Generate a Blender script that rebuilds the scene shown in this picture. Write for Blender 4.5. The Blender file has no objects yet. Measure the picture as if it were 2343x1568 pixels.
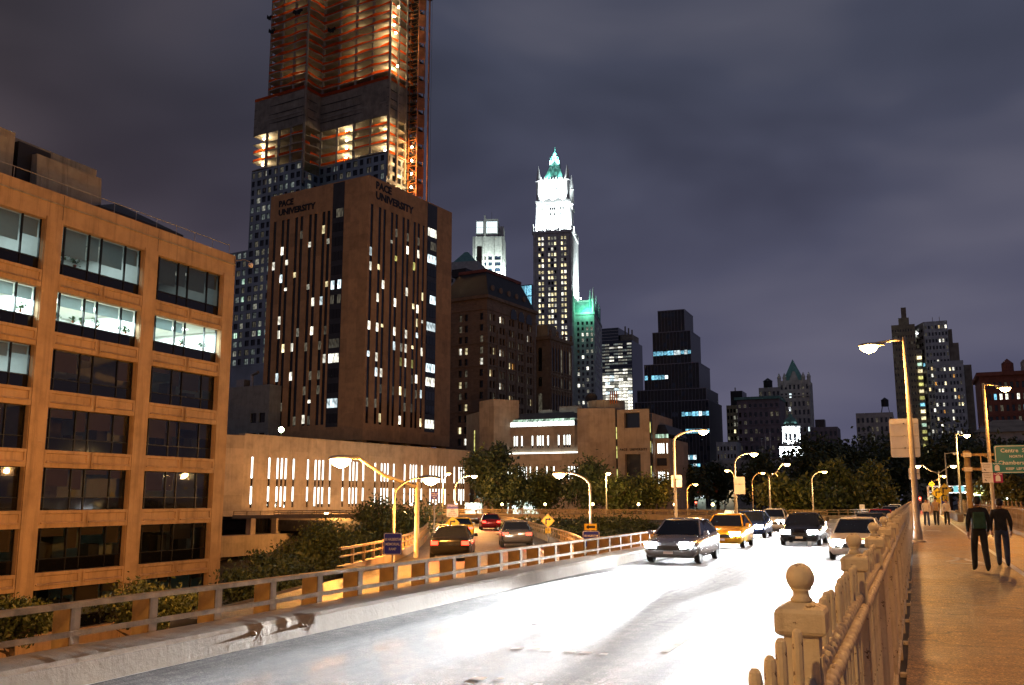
import bpy, math, random
import numpy as np
from mathutils import Vector, Matrix
random.seed(7)
R = math.radians
sc = bpy.context.scene
COL = sc.collection

# ------------------------------------------------------------------ camera
EYE = Vector((0.0, 0.0, 1.75))
FPX, CXP, CYP, WPX = 2120.0, 1171.0, 784.0, 2342.0
YAW, PIT = math.atan(924 / 2150.0), math.atan(356 / 2120.0)
cam = bpy.data.cameras.new('camera')
cam.sensor_width = 36.0
cam.lens = FPX / WPX * 36.0
cam.clip_start, cam.clip_end = 0.05, 6000
camo = bpy.data.objects.new('camera', cam)
camo.location = EYE
camo.rotation_euler = (R(90) + PIT, 0, YAW)
COL.objects.link(camo)
sc.camera = camo

# ------------------------------------------------------------------ night sky
world = bpy.data.worlds.new('World')
sc.world = world
world.use_nodes = True
wn, wl = world.node_tree.nodes, world.node_tree.links
wn.clear()
w_out = wn.new('ShaderNodeOutputWorld')
w_bg = wn.new('ShaderNodeBackground')
w_tc = wn.new('ShaderNodeTexCoord')
w_map = wn.new('ShaderNodeMapping')
w_map.inputs['Rotation'].default_value = (0, 0, R(18))
w_map.inputs['Scale'].default_value = (1.0, 1.2, 2.9)
w_n = wn.new('ShaderNodeTexNoise')
w_n.inputs['Scale'].default_value = 1.9
w_n.inputs['Detail'].default_value = 3.5
w_n.inputs['Roughness'].default_value = 0.46
w_n.inputs['Distortion'].default_value = 0.35
w_cr = wn.new('ShaderNodeValToRGB')
w_cr.color_ramp.elements[0].position = 0.36
w_cr.color_ramp.elements[0].color = (0.032, 0.036, 0.058, 1)
w_cr.color_ramp.elements[1].position = 0.68
w_cr.color_ramp.elements[1].color = (0.098, 0.098, 0.132, 1)
e = w_cr.color_ramp.elements.new(0.50)
e.color = (0.053, 0.058, 0.090, 1)
# towards the horizon the cloud base picks up the violet glow of the city
w_sep = wn.new('ShaderNodeSeparateXYZ')
w_hz = wn.new('ShaderNodeMapRange')
w_hz.inputs['From Min'].default_value = 0.0
w_hz.inputs['From Max'].default_value = 0.42
w_hz.inputs['To Min'].default_value = 1.0
w_hz.inputs['To Max'].default_value = 0.0
w_mix = wn.new('ShaderNodeMix')
w_mix.data_type = 'RGBA'
w_mix.blend_type = 'ADD'
w_mix.inputs['B'].default_value = (0.040, 0.032, 0.058, 1)
# downstream (left of the view) the cloud is lit by sodium lamps: warmer
w_br = wn.new('ShaderNodeMapRange')
w_br.inputs['From Min'].default_value = -0.40
w_br.inputs['From Max'].default_value = -0.74
w_mix2 = wn.new('ShaderNodeMix')
w_mix2.data_type = 'RGBA'
w_mix2.blend_type = 'MULTIPLY'
w_mix2.inputs['B'].default_value = (0.86, 0.66, 0.52, 1)
w_sky = wn.new('ShaderNodeTexSky')
w_sky.sky_type = 'NISHITA'
w_sky.sun_disc = False
w_sky.sun_elevation = R(-6)
w_sky.sun_rotation = R(250)
w_mix3 = wn.new('ShaderNodeMix')
w_mix3.data_type = 'RGBA'
w_mix3.blend_type = 'ADD'
w_mix3.inputs['Factor'].default_value = 0.05
wl.new(w_tc.outputs['Generated'], w_map.inputs['Vector'])
wl.new(w_map.outputs['Vector'], w_n.inputs['Vector'])
wl.new(w_n.outputs['Fac'], w_cr.inputs['Fac'])
wl.new(w_tc.outputs['Generated'], w_sep.inputs[0])
wl.new(w_sep.outputs['Z'], w_hz.inputs['Value'])
wl.new(w_hz.outputs['Result'], w_mix.inputs['Factor'])
wl.new(w_cr.outputs['Color'], w_mix.inputs['A'])
wl.new(w_sep.outputs['X'], w_br.inputs['Value'])
wl.new(w_br.outputs['Result'], w_mix2.inputs['Factor'])
wl.new(w_mix.outputs['Result'], w_mix2.inputs['A'])
wl.new(w_mix2.outputs['Result'], w_mix3.inputs['A'])
wl.new(w_sky.outputs['Color'], w_mix3.inputs['B'])
wl.new(w_mix3.outputs['Result'], w_bg.inputs['Color'])
w_bg.inputs['Strength'].default_value = 1.1
wl.new(w_bg.outputs['Background'], w_out.inputs['Surface'])

sc.render.engine = 'CYCLES'
sc.view_settings.view_transform = 'Standard'
sc.view_settings.look = 'None'
sc.view_settings.exposure = 0.0
sc.view_settings.gamma = 1.0
sc.view_settings.use_curve_mapping = False
cy = sc.cycles
cy.use_denoising = True
cy.max_bounces = 5
cy.diffuse_bounces = 2
cy.glossy_bounces = 2
cy.transmission_bounces = 2
cy.transparent_max_bounces = 8
cy.caustics_reflective = False
cy.caustics_refractive = False
cy.sample_clamp_indirect = 4.0
cy.use_light_tree = True

# lamp strengths (watts), all in one place
SODIUM = (1.0, 0.38, 0.06)
SODIUM_PALE = (1.0, 0.66, 0.32)
P_LAMP = 1700.0
P_STREET = 6500.0
P_HEAD = 2.2e4
P_FLOOD = 60000.0

# ------------------------------------------------------------------ pixel geometry (used to survey real positions)
_f = Vector((-math.sin(YAW) * math.cos(PIT), math.cos(YAW) * math.cos(PIT), math.sin(PIT)))
_r = Vector((math.cos(YAW), math.sin(YAW), 0))
_u = _r.cross(_f)
def ray(x, y): return _f + _r * ((x - CXP) / FPX) - _u * ((y - CYP) / FPX)
def atY(x, y, Y): d = ray(x, y); return EYE + d * (Y / d.y)
def atZ(x, y, Z): d = ray(x, y); return EYE + d * ((Z - 1.75) / d.z)
def atD(x, y, D): d = ray(x, y); return EYE + d * (D / math.hypot(d.x, d.y))

# ------------------------------------------------------------------ mesh helpers
class MB:
    def __init__(s): s.v, s.f, s.m = [], [], []
    def add(s, vs, fs, mi=0):
        b = len(s.v); s.v += [tuple(p) for p in vs]
        s.f += [tuple(b + i for i in q) for q in fs]; s.m += [mi] * len(fs); return s
    def box(s, x0, x1, y0, y1, z0, z1, mi=0):
        return s.add([(x0,y0,z0),(x1,y0,z0),(x1,y1,z0),(x0,y1,z0),(x0,y0,z1),(x1,y0,z1),(x1,y1,z1),(x0,y1,z1)],
                     [(3,2,1,0),(4,5,6,7),(0,1,5,4),(1,2,6,5),(2,3,7,6),(3,0,4,7)], mi)
    def frus(s, a, b, mi=0):
        """a, b: (x0,x1,y0,y1,z) rectangles, lower and upper"""
        vs = [(a[0],a[2],a[4]),(a[1],a[2],a[4]),(a[1],a[3],a[4]),(a[0],a[3],a[4]),(b[0],b[2],b[4]),(b[1],b[2],b[4]),(b[1],b[3],b[4]),(b[0],b[3],b[4])]
        return s.add(vs, [(3,2,1,0),(4,5,6,7),(0,1,5,4),(1,2,6,5),(2,3,7,6),(3,0,4,7)], mi)
    def quad(s, a, b, c, d, mi=0): return s.add([a,b,c,d], [(0,1,2,3)], mi)
    def tube(s, pts, r, n=8, mi=0, cap=True):
        pts = [Vector(p) for p in pts]; k = len(pts)
        rs = r if isinstance(r, (list, tuple)) else [r] * k
        b = len(s.v); prev = None
        for i, p in enumerate(pts):
            t = (pts[min(i+1,k-1)] - pts[max(i-1,0)]).normalized()
            if prev is None:
                a = Vector((1,0,0)) if abs(t.x) < .8 else Vector((0,1,0))
                prev = (a - t * a.dot(t)).normalized()
            u = (prev - t * prev.dot(t)).normalized(); prev = u
            w = t.cross(u)
            for j in range(n):
                g = 2 * math.pi * j / n
                s.v.append(tuple(p + (u * math.cos(g) + w * math.sin(g)) * rs[i]))
        for i in range(k - 1):
            for j in range(n):
                s.f.append((b+i*n+j, b+i*n+(j+1)%n, b+(i+1)*n+(j+1)%n, b+(i+1)*n+j)); s.m.append(mi)
        if cap:
            s.f.append(tuple(b + j for j in reversed(range(n)))); s.m.append(mi)
            s.f.append(tuple(b + (k-1)*n + j for j in range(n))); s.m.append(mi)
        return s
    def lathe(s, prof, n=16, c=(0,0,0), mi=0):
        b = len(s.v)
        for r, z in prof:
            for j in range(n):
                g = 2 * math.pi * j / n
                s.v.append((c[0] + r*math.cos(g), c[1] + r*math.sin(g), c[2] + z))
        k = len(prof)
        for i in range(k-1):
            for j in range(n):
                s.f.append((b+i*n+j, b+i*n+(j+1)%n, b+(i+1)*n+(j+1)%n, b+(i+1)*n+j)); s.m.append(mi)
        s.f.append(tuple(b + j for j in reversed(range(n)))); s.m.append(mi)
        s.f.append(tuple(b + (k-1)*n + j for j in range(n))); s.m.append(mi)
        return s
    def prism(s, poly, z0, z1, mi=0):
        n = len(poly); b = len(s.v)
        s.v += [(p[0],p[1],z0) for p in poly] + [(p[0],p[1],z1) for p in poly]
        s.f.append(tuple(b+i for i in reversed(range(n)))); s.f.append(tuple(b+n+i for i in range(n))); s.m += [mi, mi]
        for i in range(n):
            s.f.append((b+i, b+(i+1)%n, b+n+(i+1)%n, b+n+i)); s.m.append(mi)
        return s
    def mesh(s, name, mats, smooth=False):
        me = bpy.data.meshes.new(name)
        me.from_pydata(s.v, [], s.f)
        for m in (mats if isinstance(mats, (list, tuple)) else [mats]): me.materials.append(m)
        if any(s.m): me.polygons.foreach_set('material_index', s.m)
        if smooth: me.polygons.foreach_set('use_smooth', [True] * len(me.polygons))
        me.update()
        return me
    def build(s, name, mats, parent=None, smooth=False):
        return link(name, s.mesh(name, mats, smooth), parent)

def link(name, data, parent=None):
    o = bpy.data.objects.new(name, data); COL.objects.link(o)
    if parent is not None: o.parent = parent
    return o
def tag(o, label=None, cat=None, group=None, kind=None):
    if label: o['label'] = label
    if cat: o['category'] = cat
    if group: o['group'] = group
    if kind: o['kind'] = kind
    return o
def thing(name, label, cat, loc=(0,0,0), rz=0.0, group=None):
    o = link(name, None); o.location = loc; o.rotation_euler = (0, 0, rz); o.empty_display_size = .2
    return tag(o, label, cat, group)
def struct(o): o['kind'] = 'structure'; return o
def copy_tree(o, parent=None):
    c = o.copy(); COL.objects.link(c); c.parent = parent
    for ch in list(o.children): copy_tree(ch, c)
    return c
def bevel(o, w=.02, seg=2):
    m = o.modifiers.new('edge', 'BEVEL'); m.width = w; m.segments = seg; m.limit_method = 'ANGLE'; return o

# ------------------------------------------------------------------ materials
M = {}
def nm(name):
    m = bpy.data.materials.new(name); m.use_nodes = True; M[name] = m
    nt = m.node_tree; b = nt.nodes['Principled BSDF']
    return m, nt.nodes, nt.links, b
def coords(n, l, scale=(1,1,1), src='Object'):
    tc = n.new('ShaderNodeTexCoord'); mp = n.new('ShaderNodeMapping')
    mp.inputs['Scale'].default_value = scale
    l.new(tc.outputs[src], mp.inputs['Vector']); return mp.outputs['Vector']
def noise(n, l, vec, scale, detail=4, rough=.55, dist=0):
    t = n.new('ShaderNodeTexNoise'); t.inputs['Scale'].default_value = scale
    t.inputs['Detail'].default_value = detail; t.inputs['Roughness'].default_value = rough; t.inputs['Distortion'].default_value = dist
    l.new(vec, t.inputs['Vector']); return t.outputs['Fac']
def ramp(n, l, fac, stops):
    r = n.new('ShaderNodeValToRGB'); el = r.color_ramp.elements
    while len(el) < len(stops): el.new(.5)
    for e_, (p, c) in zip(el, stops):
        e_.position = p; e_.color = (c[0], c[1], c[2], 1) if hasattr(c, '__len__') else (c, c, c, 1)
    l.new(fac, r.inputs['Fac']); return r.outputs['Color']
def mixc(n, l, fac, a, b, mode='MIX'):
    x = n.new('ShaderNodeMix'); x.data_type = 'RGBA'; x.blend_type = mode
    for sock, val in (('Factor', fac), ('A', a), ('B', b)):
        if hasattr(val, 'is_linked'): l.new(val, x.inputs[sock])
        elif sock == 'Factor': x.inputs[sock].default_value = val
        else: x.inputs[sock].default_value = (*val[:3], 1)
    return x.outputs['Result']
def bump(n, l, b, h, strength=.3, dist=.02):
    x = n.new('ShaderNodeBump'); x.inputs['Strength'].default_value = strength; x.inputs['Distance'].default_value = dist
    l.new(h, x.inputs['Height']); l.new(x.outputs['Normal'], b.inputs['Normal'])
def plain(name, col, rough=.6, metal=0.0, var=.25, sc_=3.0, bmp=0.0, streak=0.0, spec=None):
    """paint, metal, concrete: base colour with mottling, optional vertical rain streaks and relief"""
    m, n, l, b = nm(name)
    v = coords(n, l)
    c0 = [c * (1 - var) for c in col]; c1 = [min(1, c * (1 + var)) for c in col]
    f = noise(n, l, v, sc_)
    c = ramp(n, l, f, [(.3, c0), (.7, c1)])
    if streak:
        v2 = coords(n, l, (1.6, 1.6, .09))
        f2 = noise(n, l, v2, 2.2, 6, .7)
        c = mixc(n, l, ramp(n, l, f2, [(.48, 0.0), (.72, streak)]), c, [x * .3 for x in col])
    l.new(c, b.inputs['Base Color'])
    b.inputs['Roughness'].default_value = rough; b.inputs['Metallic'].default_value = metal
    if spec is not None: b.inputs['Specular IOR Level'].default_value = spec
    if bmp: bump(n, l, b, noise(n, l, v, 40, 5, .6), bmp, .02)
    return m
def emit(name, col, strength, pattern=None, sample=False):
    m, n, l, b = nm(name)
    b.inputs['Base Color'].default_value = (.05, .05, .05, 1)
    b.inputs['Roughness'].default_value = .3
    b.inputs['Emission Color'].default_value = (*col, 1)
    b.inputs['Emission Strength'].default_value = strength
    if pattern:
        # what one sees through a lit window: ceiling fittings, blinds, furniture
        tc = n.new('ShaderNodeTexCoord'); oi = n.new('ShaderNodeObjectInfo')
        add = n.new('ShaderNodeVectorMath'); add.operation = 'ADD'
        l.new(tc.outputs['Object'], add.inputs[0]); l.new(oi.outputs['Random'], add.inputs[1])
        mp = n.new('ShaderNodeMapping'); mp.inputs['Scale'].default_value = pattern
        l.new(add.outputs[0], mp.inputs['Vector'])
        f = noise(n, l, mp.outputs['Vector'], 1.0, 2, .5)
        c = ramp(n, l, f, [(.36, [x * .30 for x in col]), (.54, col), (.75, [min(1, x * 1.25 + .15) for x in col])])
        l.new(c, b.inputs['Emission Color'])
        mr = n.new('ShaderNodeMapRange'); mr.inputs['To Min'].default_value = .30*strength; mr.inputs['To Max'].default_value = 1.25*strength
        l.new(oi.outputs['Random'], mr.inputs['Value']); l.new(mr.outputs['Result'], b.inputs['Emission Strength'])
    m.cycles.emission_sampling = 'AUTO' if sample else 'NONE'
    return m

# concrete and stone
def concrete(name, col, joint=None, streak=.6, rough=.85):
    m, n, l, b = nm(name)
    v = coords(n, l)
    f = noise(n, l, v, .55, 6, .65)
    c = ramp(n, l, f, [(.3, [x * .72 for x in col]), (.52, col), (.75, [x * 1.15 for x in col])])
    v2 = coords(n, l, (1.4, 1.4, .08))
    f2 = noise(n, l, v2, 1.7, 7, .72)
    c = mixc(n, l, ramp(n, l, f2, [(.5, 0.0), (.78, streak)]), c, [x * .28 for x in col])
    if joint:
        br = n.new('ShaderNodeTexVoronoi')  # per-panel tint, panels joint[0] x joint[1] metres
        mp = coords(n, l, (1/joint[0], 1/joint[0], 1/joint[1]))
        fl = n.new('ShaderNodeVectorMath'); fl.operation = 'FLOOR'; l.new(mp, fl.inputs[0])
        wn_ = n.new('ShaderNodeTexWhiteNoise'); wn_.noise_dimensions = '3D'; l.new(fl.outputs[0], wn_.inputs['Vector'])
        n.remove(br)
        c = mixc(n, l, 1.0, c, ramp(n, l, wn_.outputs['Value'], [(0, .84), (1, 1.12)]), 'MULTIPLY')
    l.new(c, b.inputs['Base Color'])
    b.inputs['Roughness'].default_value = rough
    bump(n, l, b, noise(n, l, v, 9, 8, .7), .35, .05)
    return m

concrete('office_concrete', (.50, .345, .195), None, .75)
concrete('penthouse_concrete', (.40, .36, .28), None, .85)
concrete('pace_stone', (.54, .30, .145), (2.6, 3.3), .25)
concrete('podium_stone', (.56, .44, .32), (3.4, 2.2), .45)
concrete('brut_concrete', (.48, .37, .27), (5, 4), .5)
concrete('tower_concrete', (.36, .31, .24), None, .5)
concrete('grey_render', (.30, .29, .26), None, .5)
concrete('brown_brick', (.27, .19, .13), (.9, .3), .25)
concrete('red_brick', (.26, .10, .07), (.9, .3), .25)
concrete('tan_brick', (.40, .32, .20), (.9, .3), .25)
concrete('white_terracotta', (.62, .62, .60), (2, 3), .3)
concrete('pale_stone', (.55, .52, .47), (1.5, 1.2), .4)
concrete('purple_stone', (.30, .25, .27), (1.5, 1.0), .4)
concrete('kerb_concrete', (.30, .235, .16), None, .5)
concrete('slab_concrete', (.55, .48, .38), None, .3)
plain('dark_panel', (.035, .035, .04), .35, 0, .3, .5)
plain('black_roof', (.02, .02, .022), .5, 0, .3, .6)
plain('copper_green', (.16, .36, .31), .6, 0, .3, .6, 0, .4)
plain('slate_red', (.22, .07, .05), .7, 0, .3, .8)
plain('clad_metal', (.30, .36, .40), .38, .6, .25, .15)
plain('louvre_grey', (.30, .25, .18), .7, 0, .35, .4, 0, .5)
plain('galv', (.42, .40, .37), .42, .75, .2, 5)
plain('lamp_paint', (.36, .33, .28), .45, .2, .18, 4)
plain('sign_back', (.62, .60, .60), .4, .5, .1, 3)
plain('steel_dark', (.05, .045, .04), .5, .5, .3, 2)
plain('mast_orange', (.50, .17, .05), .6, .2, .3, .6)
plain('black_mullion', (.012, .012, .012), .35, .2, .2, 2)
plain('rail_rust', (.30, .215, .12), .75, .1, .45, 3.5, .3, .5)
plain('rail_plate', (.46, .31, .12), .65, .1, .35, 2.5, .2, .5)
plain('white_paint', (.72, .70, .66), .6, 0, .3, 5, .2)
plain('yellow_sign', (.80, .52, .02), .4, 0, .06, 4)
plain('blue_sign', (.02, .03, .42), .35, 0, .06, 4)
plain('teal_sign', (.01, .22, .24), .35, 0, .06, 4)
plain('magenta_sign', (.35, .02, .12), .35, 0, .06, 4)
plain('sign_white', (.80, .80, .80), .4, 0, .04, 4)
plain('sign_black', (.01, .01, .01), .5, 0, 0, 4)
plain('bark', (.09, .06, .04), .9, 0, .4, 6, .6)
plain('rubber', (.012, .012, .012), .8)
plain('chrome', (.6, .6, .6), .18, 1.0, .05)
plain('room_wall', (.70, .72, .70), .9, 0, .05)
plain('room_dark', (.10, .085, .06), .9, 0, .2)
plain('blind_tan', (.075, .05, .03), .9, 0, .12, 1)
plain('terracotta', (.35, .14, .07), .8, 0, .15)
plain('desk_dark', (.04, .035, .03), .6)
plain('skin', (.45, .27, .19), .6, 0, .05)
plain('hair_dark', (.015, .011, .009), .6)
plain('cloth_black', (.018, .018, .02), .9, 0, .3, 8)
plain('cloth_green', (.03, .08, .05), .9, 0, .3, 8)
plain('cloth_white', (.65, .62, .58), .9, 0, .1, 8)
plain('cloth_denim', (.03, .045, .10), .9, 0, .3, 8)
plain('cloth_tan', (.36, .25, .15), .9, 0, .2, 8)

# old cream paint with rust showing through chips
m, n, l, b = nm('fence_paint')
v = coords(n, l); c = ramp(n, l, noise(n, l, v, 7, 4), [(.3, (.52, .45, .34)), (.7, (.76, .68, .54))])
ch_ = ramp(n, l, noise(n, l, v, 17, 6, .7), [(.60, 0.0), (.64, 1.0)])
c = mixc(n, l, ch_, c, (.10, .055, .03)); gr = ramp(n, l, noise(n, l, coords(n, l, (9, 9, .6)), 3, 5, .7), [(.5, 0.0), (.75, .6)])
c = mixc(n, l, gr, c, (.22, .16, .10)); l.new(c, b.inputs['Base Color']); b.inputs['Roughness'].default_value = .5; bump(n, l, b, noise(n, l, v, 60, 6, .7), .5, .01)
# debris netting lets light through
m = plain('orange_net', (.80, .10, .012), .8, 0, .25, .35); n, l = m.node_tree.nodes, m.node_tree.links
tl_ = n.new('ShaderNodeBsdfTranslucent'); tl_.inputs['Color'].default_value = (.95, .14, .015, 1); mx = n.new('ShaderNodeMixShader'); mx.inputs[0].default_value = .6
l.new(n['Principled BSDF'].outputs[0], mx.inputs[1]); l.new(tl_.outputs[0], mx.inputs[2]); l.new(mx.outputs[0], n['Material Output'].inputs['Surface'])
# roller shades glow when the room behind them is lit
m = plain('shade_cloth', (.30, .33, .33), .9, 0, .08); n, l = m.node_tree.nodes, m.node_tree.links
tl_ = n.new('ShaderNodeBsdfTranslucent'); tl_.inputs['Color'].default_value = (.42, .48, .48, 1); mx = n.new('ShaderNodeMixShader'); mx.inputs[0].default_value = .5
l.new(n['Principled BSDF'].outputs[0], mx.inputs[1]); l.new(tl_.outputs[0], mx.inputs[2]); l.new(mx.outputs[0], n['Material Output'].inputs['Surface'])
# windows
def glass_dark(name, col=(.006, .006, .007), rough=.06):
    m, n, l, b = nm(name)
    b.inputs['Base Color'].default_value = (*col, 1); b.inputs['Roughness'].default_value = rough
    b.inputs['Specular IOR Level'].default_value = .6
    bump(n, l, b, noise(n, l, coords(n, l), .9, 2), .04, .05)
    return m
glass_dark('glass_dark'); glass_dark('glass_blue', (.02, .03, .05)); glass_dark('glass_car', (.01, .012, .014), .03)
m, n, l, b = nm('glass_clear')
n.remove(b)
tr = n.new('ShaderNodeBsdfTransparent'); tr.inputs['Color'].default_value = (.82, .88, .88, 1)
gl = n.new('ShaderNodeBsdfGlossy'); gl.inputs['Roughness'].default_value = .03
fr = n.new('ShaderNodeFresnel'); fr.inputs['IOR'].default_value = 1.75
mx = n.new('ShaderNodeMixShader')
l.new(fr.outputs[0], mx.inputs[0]); l.new(tr.outputs[0], mx.inputs[1]); l.new(gl.outputs[0], mx.inputs[2])
l.new(mx.outputs[0], n['Material Output'].inputs['Surface'])

emit('lit_white', (1.0, .96, .80), 2.6, (1.5, 1, 1.2))
emit('lit_warm', (1.0, .72, .34), 2.0, (1.5, 1, 1.2))
emit('lit_gold', (1.0, .84, .46), 2.2, (1.1, 1, 1.0))
emit('lit_orange', (1.0, .45, .10), 1.1, (2, 1, 1.5))
emit('lit_yellow', (.95, .90, .25), 1.0, (2, 1, 1.5))
emit('lit_cool', (.78, .95, 1.0), 2.4, (1.5, 1, 1.2))
emit('lit_green', (.62, .95, .70), 1.2, (1.6, 1, 1.3))
emit('lit_cyan', (.25, .72, 1.0), 1.3, (2.5, 1, 2))
emit('lit_dim', (.75, .66, .46), .16, (2, 1, 1.5))
emit('lit_half', (.80, .78, .62), .45, (2, 1, 1.5))
emit('lit_grey', (.62, .72, .66), .28, (2.2, 1, 1.8))
emit('lit_tube', (.93, 1.0, .94), 4.5)
emit('lit_crown', (.80, .95, 1.0), 1.5)
emit('lens_sodium', (1.0, .66, .26), 60.0)
emit('lens_far', (1.0, .62, .22), 26.0)
emit('lens_white', (.85, .95, 1.0), 45.0)
emit('lens_green', (.75, 1.0, .55), 30.0)
emit('lens_head', (.93, .97, 1.0), 120.0)
emit('lens_tail', (1.0, .03, .015), 9.0)
emit('lens_red', (1.0, .05, .03), 30.0)
emit('lens_amber', (1.0, .50, .04), 14.0)
emit('lens_blue', (.10, .15, 1.0), 16.0)
emit('ceiling_panel', (.92, 1.0, 1.0), 7.0)
emit('bulb_warm', (1.0, .80, .45), 90.0)
emit('bulb_orange', (1.0, .55, .16), 60.0)
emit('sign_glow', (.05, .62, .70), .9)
emit('shop_light', (.80, 1.0, .92), 2.2, (1.5, 1, 1.2))

# road surfaces
def asphalt(name, base, warm, track=False, rough=.5, gs=42):
    m, n, l, b = nm(name)
    v = coords(n, l)
    grit = noise(n, l, v, gs, 4, .85)
    big = noise(n, l, v, .35, 5, .6)
    c = ramp(n, l, grit, [(.40, [x * .35 for x in base]), (.5, base), (.60, [x * 2.2 for x in warm])])
    c = mixc(n, l, 1.0, c, ramp(n, l, big, [(.3, .75), (.7, 1.25)]), 'MULTIPLY')
    mid = noise(n, l, v, 4.5, 5, .7)
    c = mixc(n, l, 1.0, c, ramp(n, l, mid, [(.36, .55), (.5, 1.0), (.64, 1.5)]), 'MULTIPLY')
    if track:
        # wheel paths polished along the lanes, with light-trail streaks put into their colour
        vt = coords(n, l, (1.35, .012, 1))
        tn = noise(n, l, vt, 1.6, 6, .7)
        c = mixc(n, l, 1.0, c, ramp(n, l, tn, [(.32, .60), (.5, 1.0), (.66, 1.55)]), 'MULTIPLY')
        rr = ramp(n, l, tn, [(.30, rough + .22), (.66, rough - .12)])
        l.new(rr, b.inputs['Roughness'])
    else:
        l.new(ramp(n, l, big, [(.3, rough - .08), (.7, rough + .12)]), b.inputs['Roughness'])
    # cracks
    vo = n.new('ShaderNodeTexVoronoi'); vo.feature = 'DISTANCE_TO_EDGE'; vo.inputs['Scale'].default_value = .22
    vd = n.new('ShaderNodeMapping'); wob = n.new('ShaderNodeTexNoise'); wob.inputs['Scale'].default_value = 1.2
    l.new(v, wob.inputs['Vector'])
    va = n.new('ShaderNodeVectorMath'); va.operation = 'ADD'
    l.new(v, va.inputs[0]); l.new(wob.outputs['Color'], va.inputs[1]); l.new(va.outputs[0], vo.inputs['Vector'])
    c = mixc(n, l, ramp(n, l, vo.outputs['Distance'], [(.002, .75), (.008, 0.0)]), c, (.008, .007, .006))
    l.new(c, b.inputs['Base Color'])
    bump(n, l, b, grit, .9, .02)
    return m
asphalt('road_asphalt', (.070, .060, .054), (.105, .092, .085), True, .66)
asphalt('walk_surface', (.185, .100, .032), (.27, .165, .065), False, .42, 30)
asphalt('ramp_asphalt', (.060, .048, .042), (.08, .066, .06), False, .6)
plain('ground_dirt', (.055, .05, .035), .95, 0, .5, .4, .3)
plain('lawn', (.035, .055, .02), .95, 0, .4, .6, .3)
def leafmat(name, col):
    m, n, l, b = nm(name)
    gi = n.new('ShaderNodeNewGeometry')
    c = ramp(n, l, gi.outputs['Random Per Island'], [(0, [x * .5 for x in col]), (.6, col), (1, [min(1, col[0] * 1.9), col[1] * 1.5, col[2] * 1.2])])
    l.new(c, b.inputs['Base Color']); b.inputs['Roughness'].default_value = .55
    return m
leafmat('leaf', (.060, .085, .022)); leafmat('leaf_dark', (.035, .060, .028)); leafmat('leaf_yellow', (.12, .115, .025)); leafmat('leaf_house', (.05, .13, .04))  # leaf_yellow: orange lamplight put into the leaf colour of the lit trees

# ------------------------------------------------------------------ building helpers
class Face:
    """a vertical wall plane in a thing's own frame: origin, direction T along the wall, outward normal N = T x Z"""
    def __init__(s, O, T):
        s.O = Vector(O); s.T = Vector((T[0], T[1], 0)).normalized(); s.N = Vector((s.T.y, -s.T.x, 0)); s.rz = math.atan2(s.T.y, s.T.x)
    def p(s, a, z, d=0.0): q = s.O + s.T * a + s.N * d; return Vector((q.x, q.y, z))
def wall(root, face, S, Z, holes, depth, mat, name='wall', thick=0.0):
    """one connected wall with real openings: S, Z grid lines; holes: set of (i, j) cells"""
    mb = MB(); idx = {}
    def vtx(i, j):
        if (i, j) not in idx: idx[(i, j)] = len(mb.v); mb.v.append(tuple(face.p(S[i], Z[j])))
        return idx[(i, j)]
    for i in range(len(S) - 1):
        for j in range(len(Z) - 1):
            ring = [vtx(i, j), vtx(i+1, j), vtx(i+1, j+1), vtx(i, j+1)]
            if (i, j) in holes:
                b = len(mb.v)
                mb.v += [tuple(face.p(S[a], Z[c], -depth)) for a, c in ((i,j),(i+1,j),(i+1,j+1),(i,j+1))]
                for k in range(4):
                    mb.f.append((ring[k], ring[(k+1) % 4], b + (k+1) % 4, b + k)); mb.m.append(0)
            else:
                mb.f.append(tuple(ring)); mb.m.append(0)
    return mb.build(name, mat, root)
_unit = {}
def unit_window(kind, pane, frame='black_mullion'):
    key = (kind, pane, frame)
    if key in _unit: return _unit[key]
    mb = MB(); 
    if kind == 'pane':
        mb.box(-.5, .5, 0, .05, -.5, .5, 0)
    else:
        mb.box(-.5, .5, .03, .08, -.5, .5, 0)
        fw, fh = (.07, .05)
        for a in ((-.5, -.5+fw, -.5, .5), (.5-fw, .5, -.5, .5), (-.5+fw, .5-fw, -.5, -.5+fh), (-.5+fw, .5-fw, .5-fh, .5)):
            mb.box(a[0], a[1], 0, .03, a[2], a[3], 1)
        if kind == 'sash': mb.box(-.5+fw, .5-fw, .005, .03, -.02, .025, 1)
        if kind == 'twin': mb.box(-.025, .025, .005, .03, -.5+fh, .5-fh, 1)
        if kind == 'arch':
            pass
    me = mb.mesh('window', [M[pane], M[frame]]); _unit[key] = me
    return me
_cnt, _extra = {}, {}
def window(root, face, s, z, w, h, pane='glass_dark', kind='sash', depth=.25, frame='black_mullion', name='window'):
    k = (root.name, name)
    p = face.p(s, z, -depth)
    if _cnt.get(k, 0) >= 298:
        mb = _extra.setdefault((root, name, pane), MB())
        a, c = face.T * (w/2), Vector((0, 0, h/2))
        mb.quad(p - a - c, p + a - c, p + a + c, p - a + c); return None
    _cnt[k] = _cnt.get(k, 0) + 1
    o = link(name, unit_window(kind, pane, frame), root)
    o.location = p; o.rotation_euler = (0, 0, face.rz); o.scale = (w, 1, h)
    return o
def flush_extra():
    for (root, name, pane), mb in _extra.items():
        o = mb.build('far_' + name, M[pane], root); o['kind'] = 'stuff'
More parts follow.
